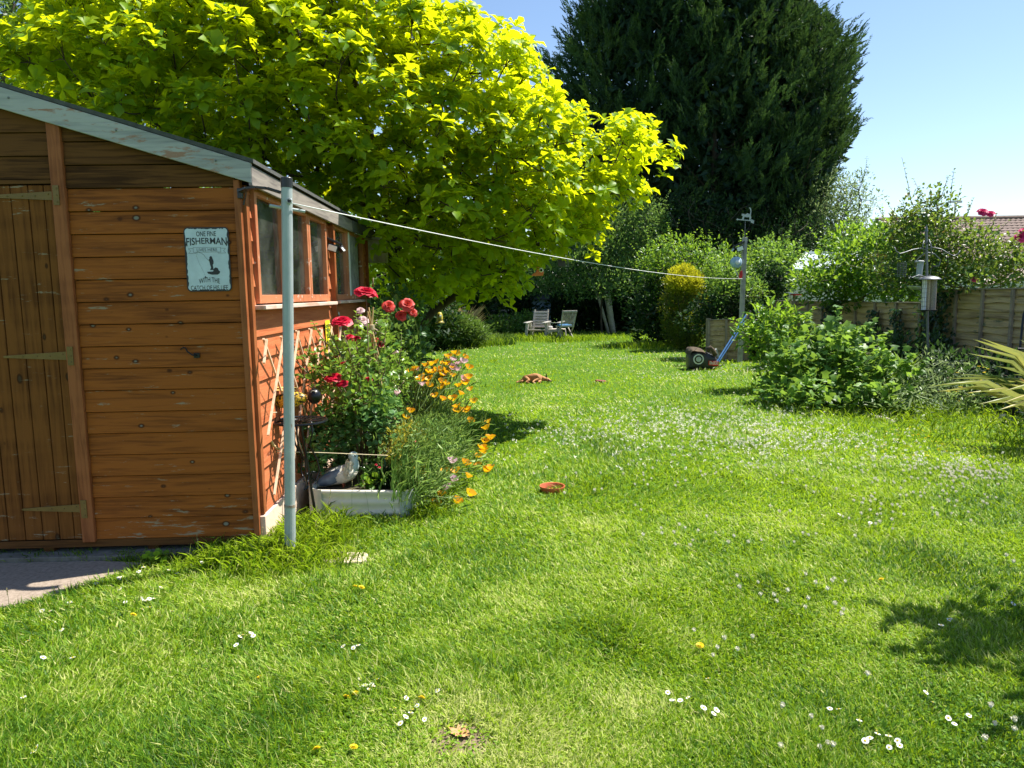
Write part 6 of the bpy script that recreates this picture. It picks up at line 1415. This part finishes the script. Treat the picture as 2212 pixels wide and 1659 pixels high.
for (u, v, Y, rx, ry, rz, lab) in DK:
    c = at(u, v, Y); zc = max(rz * .9, c[2] * .75)
    shrub('evergreen_shrub', lab, 'shrub', (c[0], Y, 0), [(c[0], Y, zc, rx, ry, rz), (c[0] + .3, Y - .2, rz * .5, rx * .95, ry, rz * .5)], 'dark_leaf', .19, .55, 'small', .42, .44, 60, shoots=26, sl=.7, group='dark evergreen bushes at the back', bark='bark_dark', trunk=.08, fork=.6, limbn=4, every=2)
shrub('oak_tree', 'pale green tree showing behind the magnolia at top left', 'tree', (-9.5, 17, 0), [(-9.8, 15.5, 6.2, 2.6, 2, 2.6), (-8.6, 16.5, 4.6, 1.8, 1.6, 1.8), (-8.2, 17, 8, 2, 1.6, 1.4)], 'oak_leaf', .13, .5, 'small', .5, .5, 62, shoots=20, sl=.9, bark='bark_dark', trunk=.2, fork=2.2)
shrub('hazel_shrub', 'mid green bush behind the far end of the shed', 'shrub', (-3.6, 13.5, 0), [(-3.2, 13.5, 1.6, 1.6, 1.2, 1.5), (-4.8, 13.0, 2.0, 1.8, 1.4, 1.8), (-6.8, 12.6, 2.2, 1.8, 1.4, 2.0)], 'mid_leaf', .10, .55, 'ovate', .34, .33, 40, bark='bark_dark', trunk=.06)
shrub('ground_shrub', 'low dark green mound of leaves beside the garden armchair', 'shrub', (.0, 25.4, 0), [(.05, 25.6, .25, 1.1, .8, .42), (.5, 25.8, .35, .7, .6, .42), (-.6, 25.4, .15, .7, .6, .25)], 'mid_leaf', .085, .5, 'ovate', .19, .19, 40, tone=(0, .5), shoots=20, sl=.3)
jn, _ = shrub('juniper', 'spreading feathery juniper bush on the far lawn left of the chairs', 'shrub', (-2.1, 20.2, 0), [(-2.05, 20.2, .45, .62, .5, .42), (-1.6, 20.5, .55, .6, .5, .34), (-1.35, 20.8, .42, .7, .5, .3), (-2.3, 20.6, .6, .5, .5, .4)], 'juniper_leaf', .13, .22, 'small', .15, .16, 70, shoots=40, sl=.3, up=.5, out=.9, toneup=.55, tone=(.0, .55), bark='bark_dark')
# tall dry grass clump and twigs
def tuftplant(name, label, cat, c, n, L, spread, mat, W=(.004, .008), lean=(.05, .5), tone=(0, 1), group=None, tpl='strap', part='blades'):
    t = thing(name, label, cat, (c[0], c[1], 0), group); a = rng.uniform(0, 6.283, n); r_ = spread * np.sqrt(rng.uniform(size=n)); le = rng.uniform(*lean, n)
    P = np.stack([c[0] + r_ * np.cos(a), c[1] + r_ * np.sin(a), np.full(n, c[2] if len(c) > 2 else 0.0)], 1); D = np.stack([np.cos(a) * le, np.sin(a) * le, np.ones(n)], 1)
    N = np.stack([-np.cos(a), -np.sin(a), le], 1) + rdir(n) * .25
    Fol().add(P, D, N, rng.uniform(*L, n), rng.uniform(*W, n), tpl, rng.uniform(*tone, n)).build(part, mat, t); return t
tuftplant('dry_grass_clump', 'tall dry straw coloured grass clump behind the juniper', 'grass clump', (at(1000, 690, 22.5)[0], 22.5), 260, (.7, 1.25), .42, 'dry_grass', (.012, .022), (.02, .5))
tuftplant('grass_clump', 'low fresh green grass clump at the edge of the back shade', 'grass clump', (-.35, 21.8), 260, (.2, .4), .5, 'juniper_leaf', (.01, .02), (.1, .9))

# ------------------------------------------------------------------ plants over and along the right fence
shrub('philadelphus_bush', 'large bright green leafy bush rising over the lower fence', 'shrub', (7.5, 14.6, 0), [E_(1800, 600, 14.3, .62, .6, .36), E_(1870, 575, 14.3, .75, .6, .5), E_(1765, 612, 14.2, .42, .5, .25), E_(1930, 560, 13.6, .6, .5, .6), E_(1840, 530, 14.8, .55, .5, .28), E_(1960, 610, 13.2, .7, .5, .4), E_(1840, 620, 14.2, .9, .5, .32)], 'bright_leaf', .105, .52, 'ovate', .22, .21, 36, shoots=46, sl=.42, tone=(.05, .8), bark='bark_dark', trunk=.05, fork=.8, toneup=.35)
rb, rpf = shrub('rose_shrub', 'tall rose bush with bronze young leaves above the tall fence', 'rose', (7.3, 11.3, 0), [E_(1990, 500, 11.2, .5, .4, .42), E_(2010, 440, 11.2, .28, .2, .18), E_(2070, 540, 11.2, .5, .4, .42), E_(2150, 560, 11.0, .45, .4, .35), E_(2030, 590, 11.2, .65, .4, .25), E_(2200, 580, 10.8, .4, .4, .28), E_(2130, 610, 10.8, .7, .3, .12), E_(1930, 590, 11.4, .35, .3, .35)], 'bronze_leaf', .065, .62, 'ovate', .15, .16, 30, shoots=44, sl=.35, tone=(.0, .85), bark='stem_red', trunk=.02, fork=1.0, toneup=.3)

def bloom(c, r, mat, parent, axis=(0, 0, 1), name='flower', k=26):
    """a full rose: rings of cupped, overlapping petals"""
    A = Vector(axis).normalized(); M = A.to_track_quat('Z', 'X').to_matrix(); V = []; F = []; tone = []
    c = Vector(tuple(float(x) for x in c))
    for i in range(k):
        t = i / (k - 1); th = i * 2.399 + random.uniform(-.2, .2); op = .15 + 1.25 * t; ln = r * (.35 + .72 * t) * random.uniform(.9, 1.1); wd = r * (.32 + .42 * t)
        o0 = len(V); base = r * .10 * t
        for a in range(4):
            for b in range(4):
                s = a / 3; q = (b / 3 - .5) * 2
                el = op * (.35 + .85 * s); rr = base + ln * s * math.sin(el) - (.10 * r * q * q * s) * (1 - t); z = ln * s * math.cos(el) - .10 * r * t + r * .02 * q * q - (.10 * r * s * s * t)
                ww = wd * (math.sin(math.pi * (.18 + .62 * s))) * q
                p = Vector((rr * math.cos(th) - ww * math.sin(th), rr * math.sin(th) + ww * math.cos(th), z + random.uniform(-.02, .02) * r * s)); V.append(M @ p + c)
        for a in range(3):
            for b in range(3):
                j = o0 + a * 4 + b; F.append((j, j + 1, j + 5, j + 4))
    o = MB().raw(V, F).build(name, mat, parent, smooth=True)
    at_ = o.data.attributes.new('tone', 'FLOAT', 'POINT'); at_.data.foreach_set('value', (np.repeat(rng.uniform(0.1, .9, k), 16)).astype(np.float32)); return o
for (u, v, r_) in ((2122, 457, .062), (2140, 461, .05), (2204, 512, .075), (2212, 500, .06), (2105, 604, .042)):
    bloom(at(u, v, 10.7), r_, 'petal_magenta', rb, (-.3, -.6, .6))
# ivy on the fence
def ivy(name, label, spots, group):
    t = thing(name, label, 'ivy', (spots[0][0], spots[0][1], 0), group); f = Fol()
    for (x, y, z0, z1, w_, n) in spots:
        P = np.stack([x - rng.uniform(0.01, .12, n), y + rng.normal(0, w_, n), rng.uniform(z0, z1, n)], 1)
        P[:, 1] += .08 * np.sin(P[:, 2] * 7 + x)
        f.add(P, rdir(n) * .6 + [-.4, 0, -.5], np.array([-1, 0, .4]) + rdir(n) * .5, rng.uniform(.045, .085, n), rng.uniform(.04, .075, n), 'ovate', rng.uniform(0, 1, n))
    f.build('leaves', 'ivy_leaf', t)
    mb = MB()
    for (x, y, z0, z1, w_, n) in spots: mb.tube([(x - .02, y, 0), (x - .03, y + .04, (z0 + z1) / 2), (x - .02, y - .02, z1)], .012, 5)
    mb.build('stem', 'bark_dark', t)
ivy('ivy', 'broad ivy curtain hanging down between the lower and taller fence', [(6.56, 11.35, 0, 1.42, .20, 900), (6.5, 11.5, .0, .8, .35, 500)], 'ivy strands on the fence')
ivy('ivy', 'narrow ivy strand second to the left of the feeder pole', [(6.5, 12.35, 0, 1.15, .10, 330)], 'ivy strands on the fence')
ivy('ivy', 'narrow ivy strand third to the left of the feeder pole', [(6.5, 13.1, 0, 1.1, .07, 240)], 'ivy strands on the fence')
ivy('ivy', 'leafy ivy strand spilling over the fence beneath the bright bush', [(6.48, 14.8, 0.2, 1.3, .22, 520)], 'ivy strands on the fence')
ivy('ivy', 'low ivy sprigs at the foot of the tall fence', [(6.62, 9.9, 0, .5, .35, 200), (6.62, 8.6, 0, .6, .3, 160)], 'ivy strands on the fence')

# ------------------------------------------------------------------ right border
pt_, _ = shrub('peony_plant', 'upright leafy plant with long pointed leaves before the fence', 'shrub', (4.35, 11.0, 0), [E_(1680, 705, 11.0, .36, .3, .22), E_(1700, 690, 10.9, .2, .2, .12), E_(1640, 730, 11.0, .26, .25, .15), E_(1690, 760, 11.0, .38, .3, .25), E_(1680, 820, 11.0, .2, .2, .25)], 'bright_leaf', .135, .32, 'ovate', .17, .17, 20, shoots=14, sl=.22, trunk=.02, fork=.3, bark='stem', toneup=.35)
shrub('currant_bush', 'broad low bush of lobed bright green leaves in the right border', 'shrub', (4.2, 9.6, 0), [E_(1720, 785, 9.8, .30, .35, .24), E_(1785, 790, 9.7, .3, .35, .34), E_(1850, 800, 9.5, .28, .3, .22), E_(1895, 790, 9.2, .28, .3, .22), E_(1780, 860, 9.2, .6, .45, .16), E_(1890, 865, 8.9, .42, .35, .14), E_(1695, 840, 9.8, .3, .35, .2), E_(1745, 755, 9.9, .14, .15, .16), E_(1925, 825, 9.0, .2, .2, .12)], 'mid_leaf', .092, 1.0, 'lobed', .17, .17, 16, shoots=26, sl=.26, tone=(.05, 1.0), trunk=.02, fork=.15, bark='stem', toneup=.4, up=.2, nup=1.3)
shrub('squash_plant', 'tall plant with broad pale green leaves behind the currant bush', 'plant', (4.75, 10.0, 0), [E_(1805, 740, 10.0, .24, .2, .18), E_(1830, 760, 9.8, .26, .2, .16), E_(1785, 760, 10.0, .2, .2, .15)], 'glossy_leaf', .13, .9, 'lobed', .15, .14, 8, shoots=5, sl=.25, tone=(.4, 1.0), trunk=.015, fork=.3, bark='stem', nup=1.5)
shrub('bindweed', 'pale straggling weeds tumbling over the log at the bed edge', 'plant', (4.5, 8.4, 0), [(4.55, 8.5, .16, .5, .4, .18), (5.0, 8.6, .2, .45, .4, .2), (5.3, 9.2, .3, .5, .5, .3)], 'willow_leaf', .07, .3, 'small', .17, .17, 16, tone=(.1, .9), trunk=.02, bark='stem')
shrub('border_shrub', 'dark low undergrowth at the foot of the tall fence', 'shrub', (5.9, 9.2, 0), [(5.9, 9.6, .25, .6, .9, .32), (6.1, 8.4, .25, .5, .8, .35), (5.8, 10.8, .35, .6, .6, .4), (5.8, 7.4, .15, .6, .6, .25), (6.0, 12.8, .3, .5, 1.2, .4), (5.8, 14.6, .25, .6, 1.2, .35)], 'dark_leaf', .08, .5, 'ovate', .22, .22, 36, tone=(.2, 1), trunk=.015)
tuftplant('iris_clump', 'clump of upright sword shaped leaves beside the feeder pole', 'iris', (*at(1950, 830, 9.7)[:2],), 34, (.4, .72), .14, 'bright_leaf', (.028, .042), (.05, .45), (.3, 1.0))
tuftplant('phormium', 'large spiky plant with cream striped strap leaves at right edge', 'plant', (*at(2330, 900, 6.6)[:2], .15), 110, (.6, 1.15), .16, 'strap_leaf', (.026, .042), (.35, 3.2), (.1, 1.0))
rg = []
for i, (u, v, Y) in enumerate(((2055, 870, 8.6), (2085, 860, 8.5), (2110, 850, 8.3), (2135, 830, 8.6))):
    b0 = at(u, 900, Y); t = thing('ragwort', ['tall yellow flowered weed nearest the feeder pole', 'tall yellow flowered weed, second from the feeder pole', 'tall yellow flowered weed, third from the feeder pole', 'tall yellow flowered weed farthest from the feeder pole'][i], 'weed', (b0[0], Y, 0), 'yellow flowered weeds by the fence')
    mb = MB(); f = Fol(); fl = Fol()
    for q in range(5):
        e = at(u + random.uniform(-22, 16), v - random.uniform(0, 62), Y + random.uniform(-.1, .1)); mb.tube([(b0[0], Y, 0), ((b0[0] + e[0]) / 2 + .03, Y, e[2] * .5), e], [.004, .0035, .0025], 5)
        P = np.linspace([b0[0], Y, .05], e, 7); f.add(P, rdir(7) + [0, 0, .3], rdir(7) + [0, 0, 1.], .07, .016, 'small', rng.uniform(.2, .8, 7))
        k = 13; a = np.linspace(0, 6.28, k + 1)[:-1]; fl.add(np.tile(e, (k, 1)), np.stack([np.cos(a), np.sin(a), .15 + 0 * a], 1), np.tile([0, 0, 1.], (k, 1)), .020, .009, 'small', .6)
    mb.build('stem', 'stem', t); f.build('leaves', 'feather_leaf', t); fl.build('flowers', 'petal_yellow', t)
# dark leafy shrub outside the picture that shades its lower right corner
shrub('hydrangea', 'leafy shrub just outside the right edge shading the lawn', 'shrub', (2.95, 3.3, 0), [(3.1, 3.3, 1.6, .36, .38, .40), (3.2, 2.95, 1.3, .36, .38, .42)], 'mid_leaf', .11, .6, 'ovate', .19, .2, 14, shoots=16, sl=.5)

# ------------------------------------------------------------------ planter and shed side flowers
def c3(x, y): return ((850 + x * .5125) * .576, (1050 + y * .5125) * .576)
rr_, _ = shrub('red_rose_bush', 'red rose bush growing in the planter against the shed', 'rose', (-1.12, 5.35, .16), [E_(735, 790, 5.3, .20, .22, .14), E_(790, 800, 5.5, .22, .3, .18), E_(830, 810, 5.7, .16, .3, .16), E_(760, 850, 5.2, .20, .22, .12), E_(800, 740, 5.6, .12, .15, .10), E_(690, 800, 5.1, .10, .12, .10)], 'rose_leaf', .052, .64, 'ovate', .085, .09, 12, shoots=26, sl=.16, tone=(.1, 1.0), bark='stem_red', trunk=.008, fork=.12, every=1, toneup=.35)
blooms = [(1020, 90, 150, 5.3), (840, 305, 150, 5.15), (900, 415, 62, 5.4), (945, 425, 62, 5.45), (1110, 470, 90, 5.6), (1080, 440, 70, 5.6), (775, 715, 120, 5.0), (845, 757, 90, 5.0), (1045, 722, 60, 5.2), (855, 605, 45, 5.3), (400, 482, 22, 4.9)]
mb = MB()
for x, y, w_, Y in blooms:
    u, v = c3(x, y); c = at(u, v, Y); r_ = w_ * .5125 * .576 / 1600 * Y * .5
    bloom(c, r_, 'petal_red', rr_, (random.uniform(-.2, .3), -.35, 1.0), k=30 if w_ > 80 else 18)
    b0 = np.array([-1.1 + random.uniform(-.05, .1), 5.4, .3]); mb.tube([b0, (b0 + c) / 2 + np.array([.03, .0, .05]), c - np.array([0, 0, r_ * .3])], [.006, .005, .0035], 6)
mb.tube([at(806, 620, 5.35), at(806, 600, 5.35)], [.008, .004], 6); mb.build('stem', 'stem_red', rr_, smooth=True)
pr_, _ = shrub('pink_rose_bush', 'pale pink rose bush behind the red roses by the shed end', 'rose', (-1.12, 6.6, .16), [E_(800, 745, 6.6, .2, .3, .2), E_(840, 790, 6.6, .22, .3, .2), E_(850, 840, 6.4, .22, .3, .2)], 'rose_leaf', .055, .62, 'ovate', .11, .11, 14, tone=(.2, 1.1), bark='stem', trunk=.008)
for x, y, w_ in ((980, 225, 60), (1000, 300, 85), (1110, 315, 62), (1062, 400, 60), (1230, 537, 52), (1100, 555, 62), (1240, 820, 60), (1215, 800, 50)):
    u, v = c3(x, y); bloom(at(u, v, 6.0), w_ * .5125 * .576 / 1600 * 3.0, 'petal_pink', pr_, (random.uniform(-.3, .4), -.6, .6), k=20)
cr_, _ = shrub('coral_rose_bush', 'coral red rose bush on the magnolia trunk side of the planter', 'rose', (-.92, 7.6, 0), [E_(860, 700, 7.6, .22, .25, .22), E_(880, 745, 7.8, .22, .3, .25), E_(870, 810, 7.8, .25, .3, .3), E_(850, 660, 7.8, .22, .2, .15), E_(865, 712, 6.6, .14, .15, .12), E_(880, 740, 6.7, .16, .15, .14), E_(845, 690, 6.7, .1, .1, .08)], 'glossy_leaf', .065, .62, 'ovate', .12, .12, 20, tone=(0, .6), bark='bark_dark', trunk=.012)
for x, y, w_ in ((1185, 190, 92), (1320, 178, 100), (1275, 258, 78), (1362, 237, 60)):
    u, v = c3(x, y); cb = at(u, v, 6.35); bloom(cb, w_ * .5125 * .576 / 1600 * 6.35 * .5, 'petal_coral', cr_, (random.uniform(-.1, .4), -1.0, .75), k=34); MB().tube([cb, cb + np.array([.02, .3, -.25]), np.array([-.92, 7.3, .5])], .005, 5).build('stem', 'stem', cr_)
shrub('bean_plant', 'dense mound of soft clover shaped leaves filling the planter front', 'plant', (-1.1, 5.15, .16), [E_(720, 915, 5.3, .16, .15, .12), E_(770, 905, 5.3, .18, .15, .12), E_(812, 915, 5.35, .13, .15, .12), E_(685, 980, 5.1, .09, .1, .1), E_(740, 975, 5.6, .2, .12, .12), E_(820, 880, 5.4, .12, .15, .1), E_(790, 990, 5.65, .2, .1, .14)], 'clover_leaf', .034, 1.05, 'round', .07, .075, 22, tone=(.15, .95), bark='stem', trunk=.005, fork=.06, up=.0, nup=1.2, toneup=.3, tries=3500)
shrub('strawberry_plant', 'small bright leafy plant at the pigeon feet', 'plant', (-.98, 5.05, .16), [E_(800, 1040, 5.02, .06, .05, .025)], 'bright_leaf', .04, .9, 'round', .04, .04, 8, trunk=.003, fork=.02, bark='stem')
tuftplant('dianthus', 'dark fine leaved plant with small crimson flowers in the planter', 'plant', (*at(828, 1040, 5.15)[:2], .16), 500, (.08, .2), .10, 'ivy_leaf', (.002, .004), (.1, .9), (.2, 1))
dt = [o for o in bpy.data.objects if o.name.startswith('dianthus')][0]
for x, y in ((1093, 1353), (1117, 1372), (1350, 1290), (1362, 1392), (1375, 1180), (1092, 1410)):
    u, v = c3(x, y); bloom(at(u, v, 5.05), .011, 'petal_red', dt, (0, -.6, 1), k=9)
yf, _ = shrub('marigold_foliage', 'feathery yellow green plant trailing over the planter corner', 'plant', (-.76, 5.35, .16), [E_(875, 985, 5.2, .08, .2, .10), E_(880, 950, 5.5, .12, .25, .10), E_(905, 960, 5.3, .06, .15, .06), E_(850, 960, 5.3, .08, .1, .10), E_(903, 1020, 5.0, .03, .06, .04)], 'yellow_fern', .032, .3, 'small', .06, .055, 30, tone=(-.2, 1.0), bark='stem', trunk=.004, fork=.05)

# poppies: feathery foliage, thin arching stems, cup shaped flowers
po = [(1690,555),(1740,575),(1590,620),(1540,610),(1460,640),(1500,630),(1385,660),(1345,678),(1470,685),(1530,675),(1435,725),(1770,655),(1655,710),(1770,725),(1750,768),(1700,785),(1785,810),(1810,900),(1660,885),(1690,940),(1695,970),(1760,967),(1345,973),(1305,1020),(1780,1040),(1920,1045),(1910,1095),(1930,1170),(1885,1195),(1850,1237),(1885,1237),(1890,1270),(1838,1303),(1280,1180),(1740,1355),(1840,1370),(1600,1410),(1683,1412),(1760,1447),(1930,1390),(1885,1405),(1625,575),(1360,690),(1520,690),(1560,665),(1610,625),(1560,1585),(1520,1645),(1775,1580),(1680,1635)]
pk = [(1650,595),(1730,610),(1700,625),(1730,735),(1705,665),(1575,705),(1405,665),(1430,775),(1645,655),(1645,1340),(1620,1535),(1650,1470)]
def poppy(c, r_, mat, parent, axis):
    A = Vector(axis).normalized(); M = A.to_track_quat('Z', 'X').to_matrix(); V = []; F = []; c = Vector(tuple(float(x) for x in c))
    for i in range(4):
        th = i * math.pi / 2 + random.uniform(-.15, .15); o0 = len(V)
        for a in range(4):
            for b in range(4):
                s = a / 3; q = (b / 3 - .5) * 2; rr = r_ * (.08 + .95 * s ** .8); ph = th + q * (.35 + .6 * s) * .95; z = r_ * (1.0 * s - .12 * q * q * s + random.uniform(-.04, .04) * s)
                V.append(M @ Vector((rr * math.cos(ph), rr * math.sin(ph), z)) + c)
        for a in range(3):
            for b in range(3): j = o0 + a * 4 + b; F.append((j, j + 1, j + 5, j + 4))
    o = MB().raw(V, F).build('flower', mat, parent, smooth=True); at_ = o.data.attributes.new('tone', 'FLOAT', 'POINT'); at_.data.foreach_set('value', np.repeat(rng.uniform(0, 1, 4), 16).astype(np.float32))
for _ in range(16): po.append((random.gauss(1560, 140), random.gauss(740, 110)))
plants = []
for i, (x, y, lab) in enumerate(((-.66, 6.15, 'orange poppy clump farthest back along the planter'), (-.6, 5.65, 'orange poppy clump in the middle of the planter side'), (-.58, 5.25, 'orange poppy clump nearest, leaning low over the lawn'))):
    plants.append((thing('poppy_plant', lab, 'poppies', (x, y, 0), 'poppies along the planter'), (x, y), MB(), Fol()))
for lst, mat in ((po, 'petal_orange'), (pk, 'petal_lilac')):
    for x, y in lst:
        u, v = c3(x, y)
        yy = 6.35 - (v - 765) / (1010 - 765) * 1.15 if u < 1020 or v < 870 else 6.15 - (v - 870) / 140 * .75
        yy = max(4.95, min(7.0, yy)); c = at(u, v, yy)
        if c[2] < .02: c = G(u, v, .04)
        i = int(np.argmin([abs(c[1] - p[1][1]) for p in plants])); t, b0, mb, f = plants[i]
        poppy(c, .034 * random.uniform(.85, 1.2), mat, t, (random.uniform(-.5, .7), random.uniform(-.6, .2), 1.0))
        bx, by = b0[0] - .16 + random.uniform(-.06, .10), c[1] - random.uniform(-.1, .25)
        mb.tube([(bx, by, .12), (bx * .6 + c[0] * .4, by, max(c[2] * .75, .14) + .02), (bx * .25 + c[0] * .75, by * .5 + c[1] * .5, c[2] + .0), c], [.0028, .0024, .0026, .0022], 4, cap=False)
        pp_ = mb.V[-1]; S0 = np.array([bx, by, .16]); q_ = rng.uniform(.15, .97, 34)[:, None]; PS = S0 * (1 - q_) + c * q_ + np.array([0, 0, .12]) * (4 * q_ * (1 - q_)) * .5 + rng.normal(size=(34, 3)) * .035
        f.add(PS, unit(c - S0) + rdir(34) * .7 + [0, 0, .3], rdir(34), rng.uniform(.04, .11, 34), rng.uniform(.003, .005, 34), 'small', rng.uniform(0.2, 1, 34))
for t, b0, mb, f in plants:
    n = 900; y0 = b0[1]; P = np.stack([rng.normal(-.72, .07, n), rng.normal(y0, .24, n), np.zeros(n)], 1); P[:, 2] = rng.uniform(.12, .34, n) * (1 + .3 * (y0 - 5.3))
    a = rng.normal(-.1, .75, n); le = rng.uniform(.1, 1.1, n)
    D = np.stack([np.cos(a) * le, np.sin(a) * le * .6, np.ones(n) * .8], 1); f.add(P, D, np.stack([-np.cos(a), -np.sin(a) * .5, le], 1) + rdir(n) * .4, rng.uniform(.07, .26, n), rng.uniform(.0025, .0045, n), 'strap', rng.uniform(0, 1, n))
    n = 2600; P = np.stack([rng.normal(-.62, .10, n), rng.normal(y0, .24, n), rng.uniform(.03, .55, n)], 1)
    f.add(P, rdir(n) + [.4, 0, .7], rdir(n), rng.uniform(.03, .07, n), rng.uniform(.003, .005, n), 'small', rng.uniform(0, 1, n))
    mb.build('stem', 'stem', t); f.build('foliage', 'feather_leaf', t)

# seed stalks and a small leafy weed by the shed front
for i, (u, v, h) in enumerate(((760/1.736, 1185, .14), (435, 1205, .16), (452, 1200, .11), (468, 1196, .10), (555, 1190, .17), (548, 1180, .15), (566, 1185, .2), (20, 1305, .11), (706, 1150, .3), (760, 1120, .32), (800, 1115, .28), (668, 1160, .24))):
    c = G(u, v + 14); e = np.array([c[0] + random.uniform(-.05, .05), c[1] + random.uniform(-.03, .03), h])
    t = thing('grass_stalk', 'thin grass seed stalk standing up near the shed and planter', 'grass stalk', (c[0], c[1], 0), 'grass seed stalks')
    MB().tube([(c[0], c[1], 0), (c[0] * .6 + e[0] * .4, c[1], h * .6), e], .0011, 4).build('stem', 'stem', t)
    k = 16; qq = rng.uniform(.72, 1.02, k)[:, None]; P = np.array([c[0], c[1], 0]) * (1 - qq) + e * qq
    Fol().add(P, rdir(k) * .5 + [0, 0, 1.], rdir(k), .010, .005, 'small', .8).build('seed_head', 'dry_grass', t)
shrub('weed_plant', 'small bright round leaved weed at the edge of the shed front', 'weed', (*G(345, 1222)[:2], 0), [E_(335, 1212, 4.0, .045, .03, .02), E_(365, 1214, 4.0, .04, .03, .015)], 'bright_leaf', .03, .95, 'round', .03, .03, 7, trunk=.003, fork=.02, bark='stem', nup=1.6, tone=(.5, 1.0))
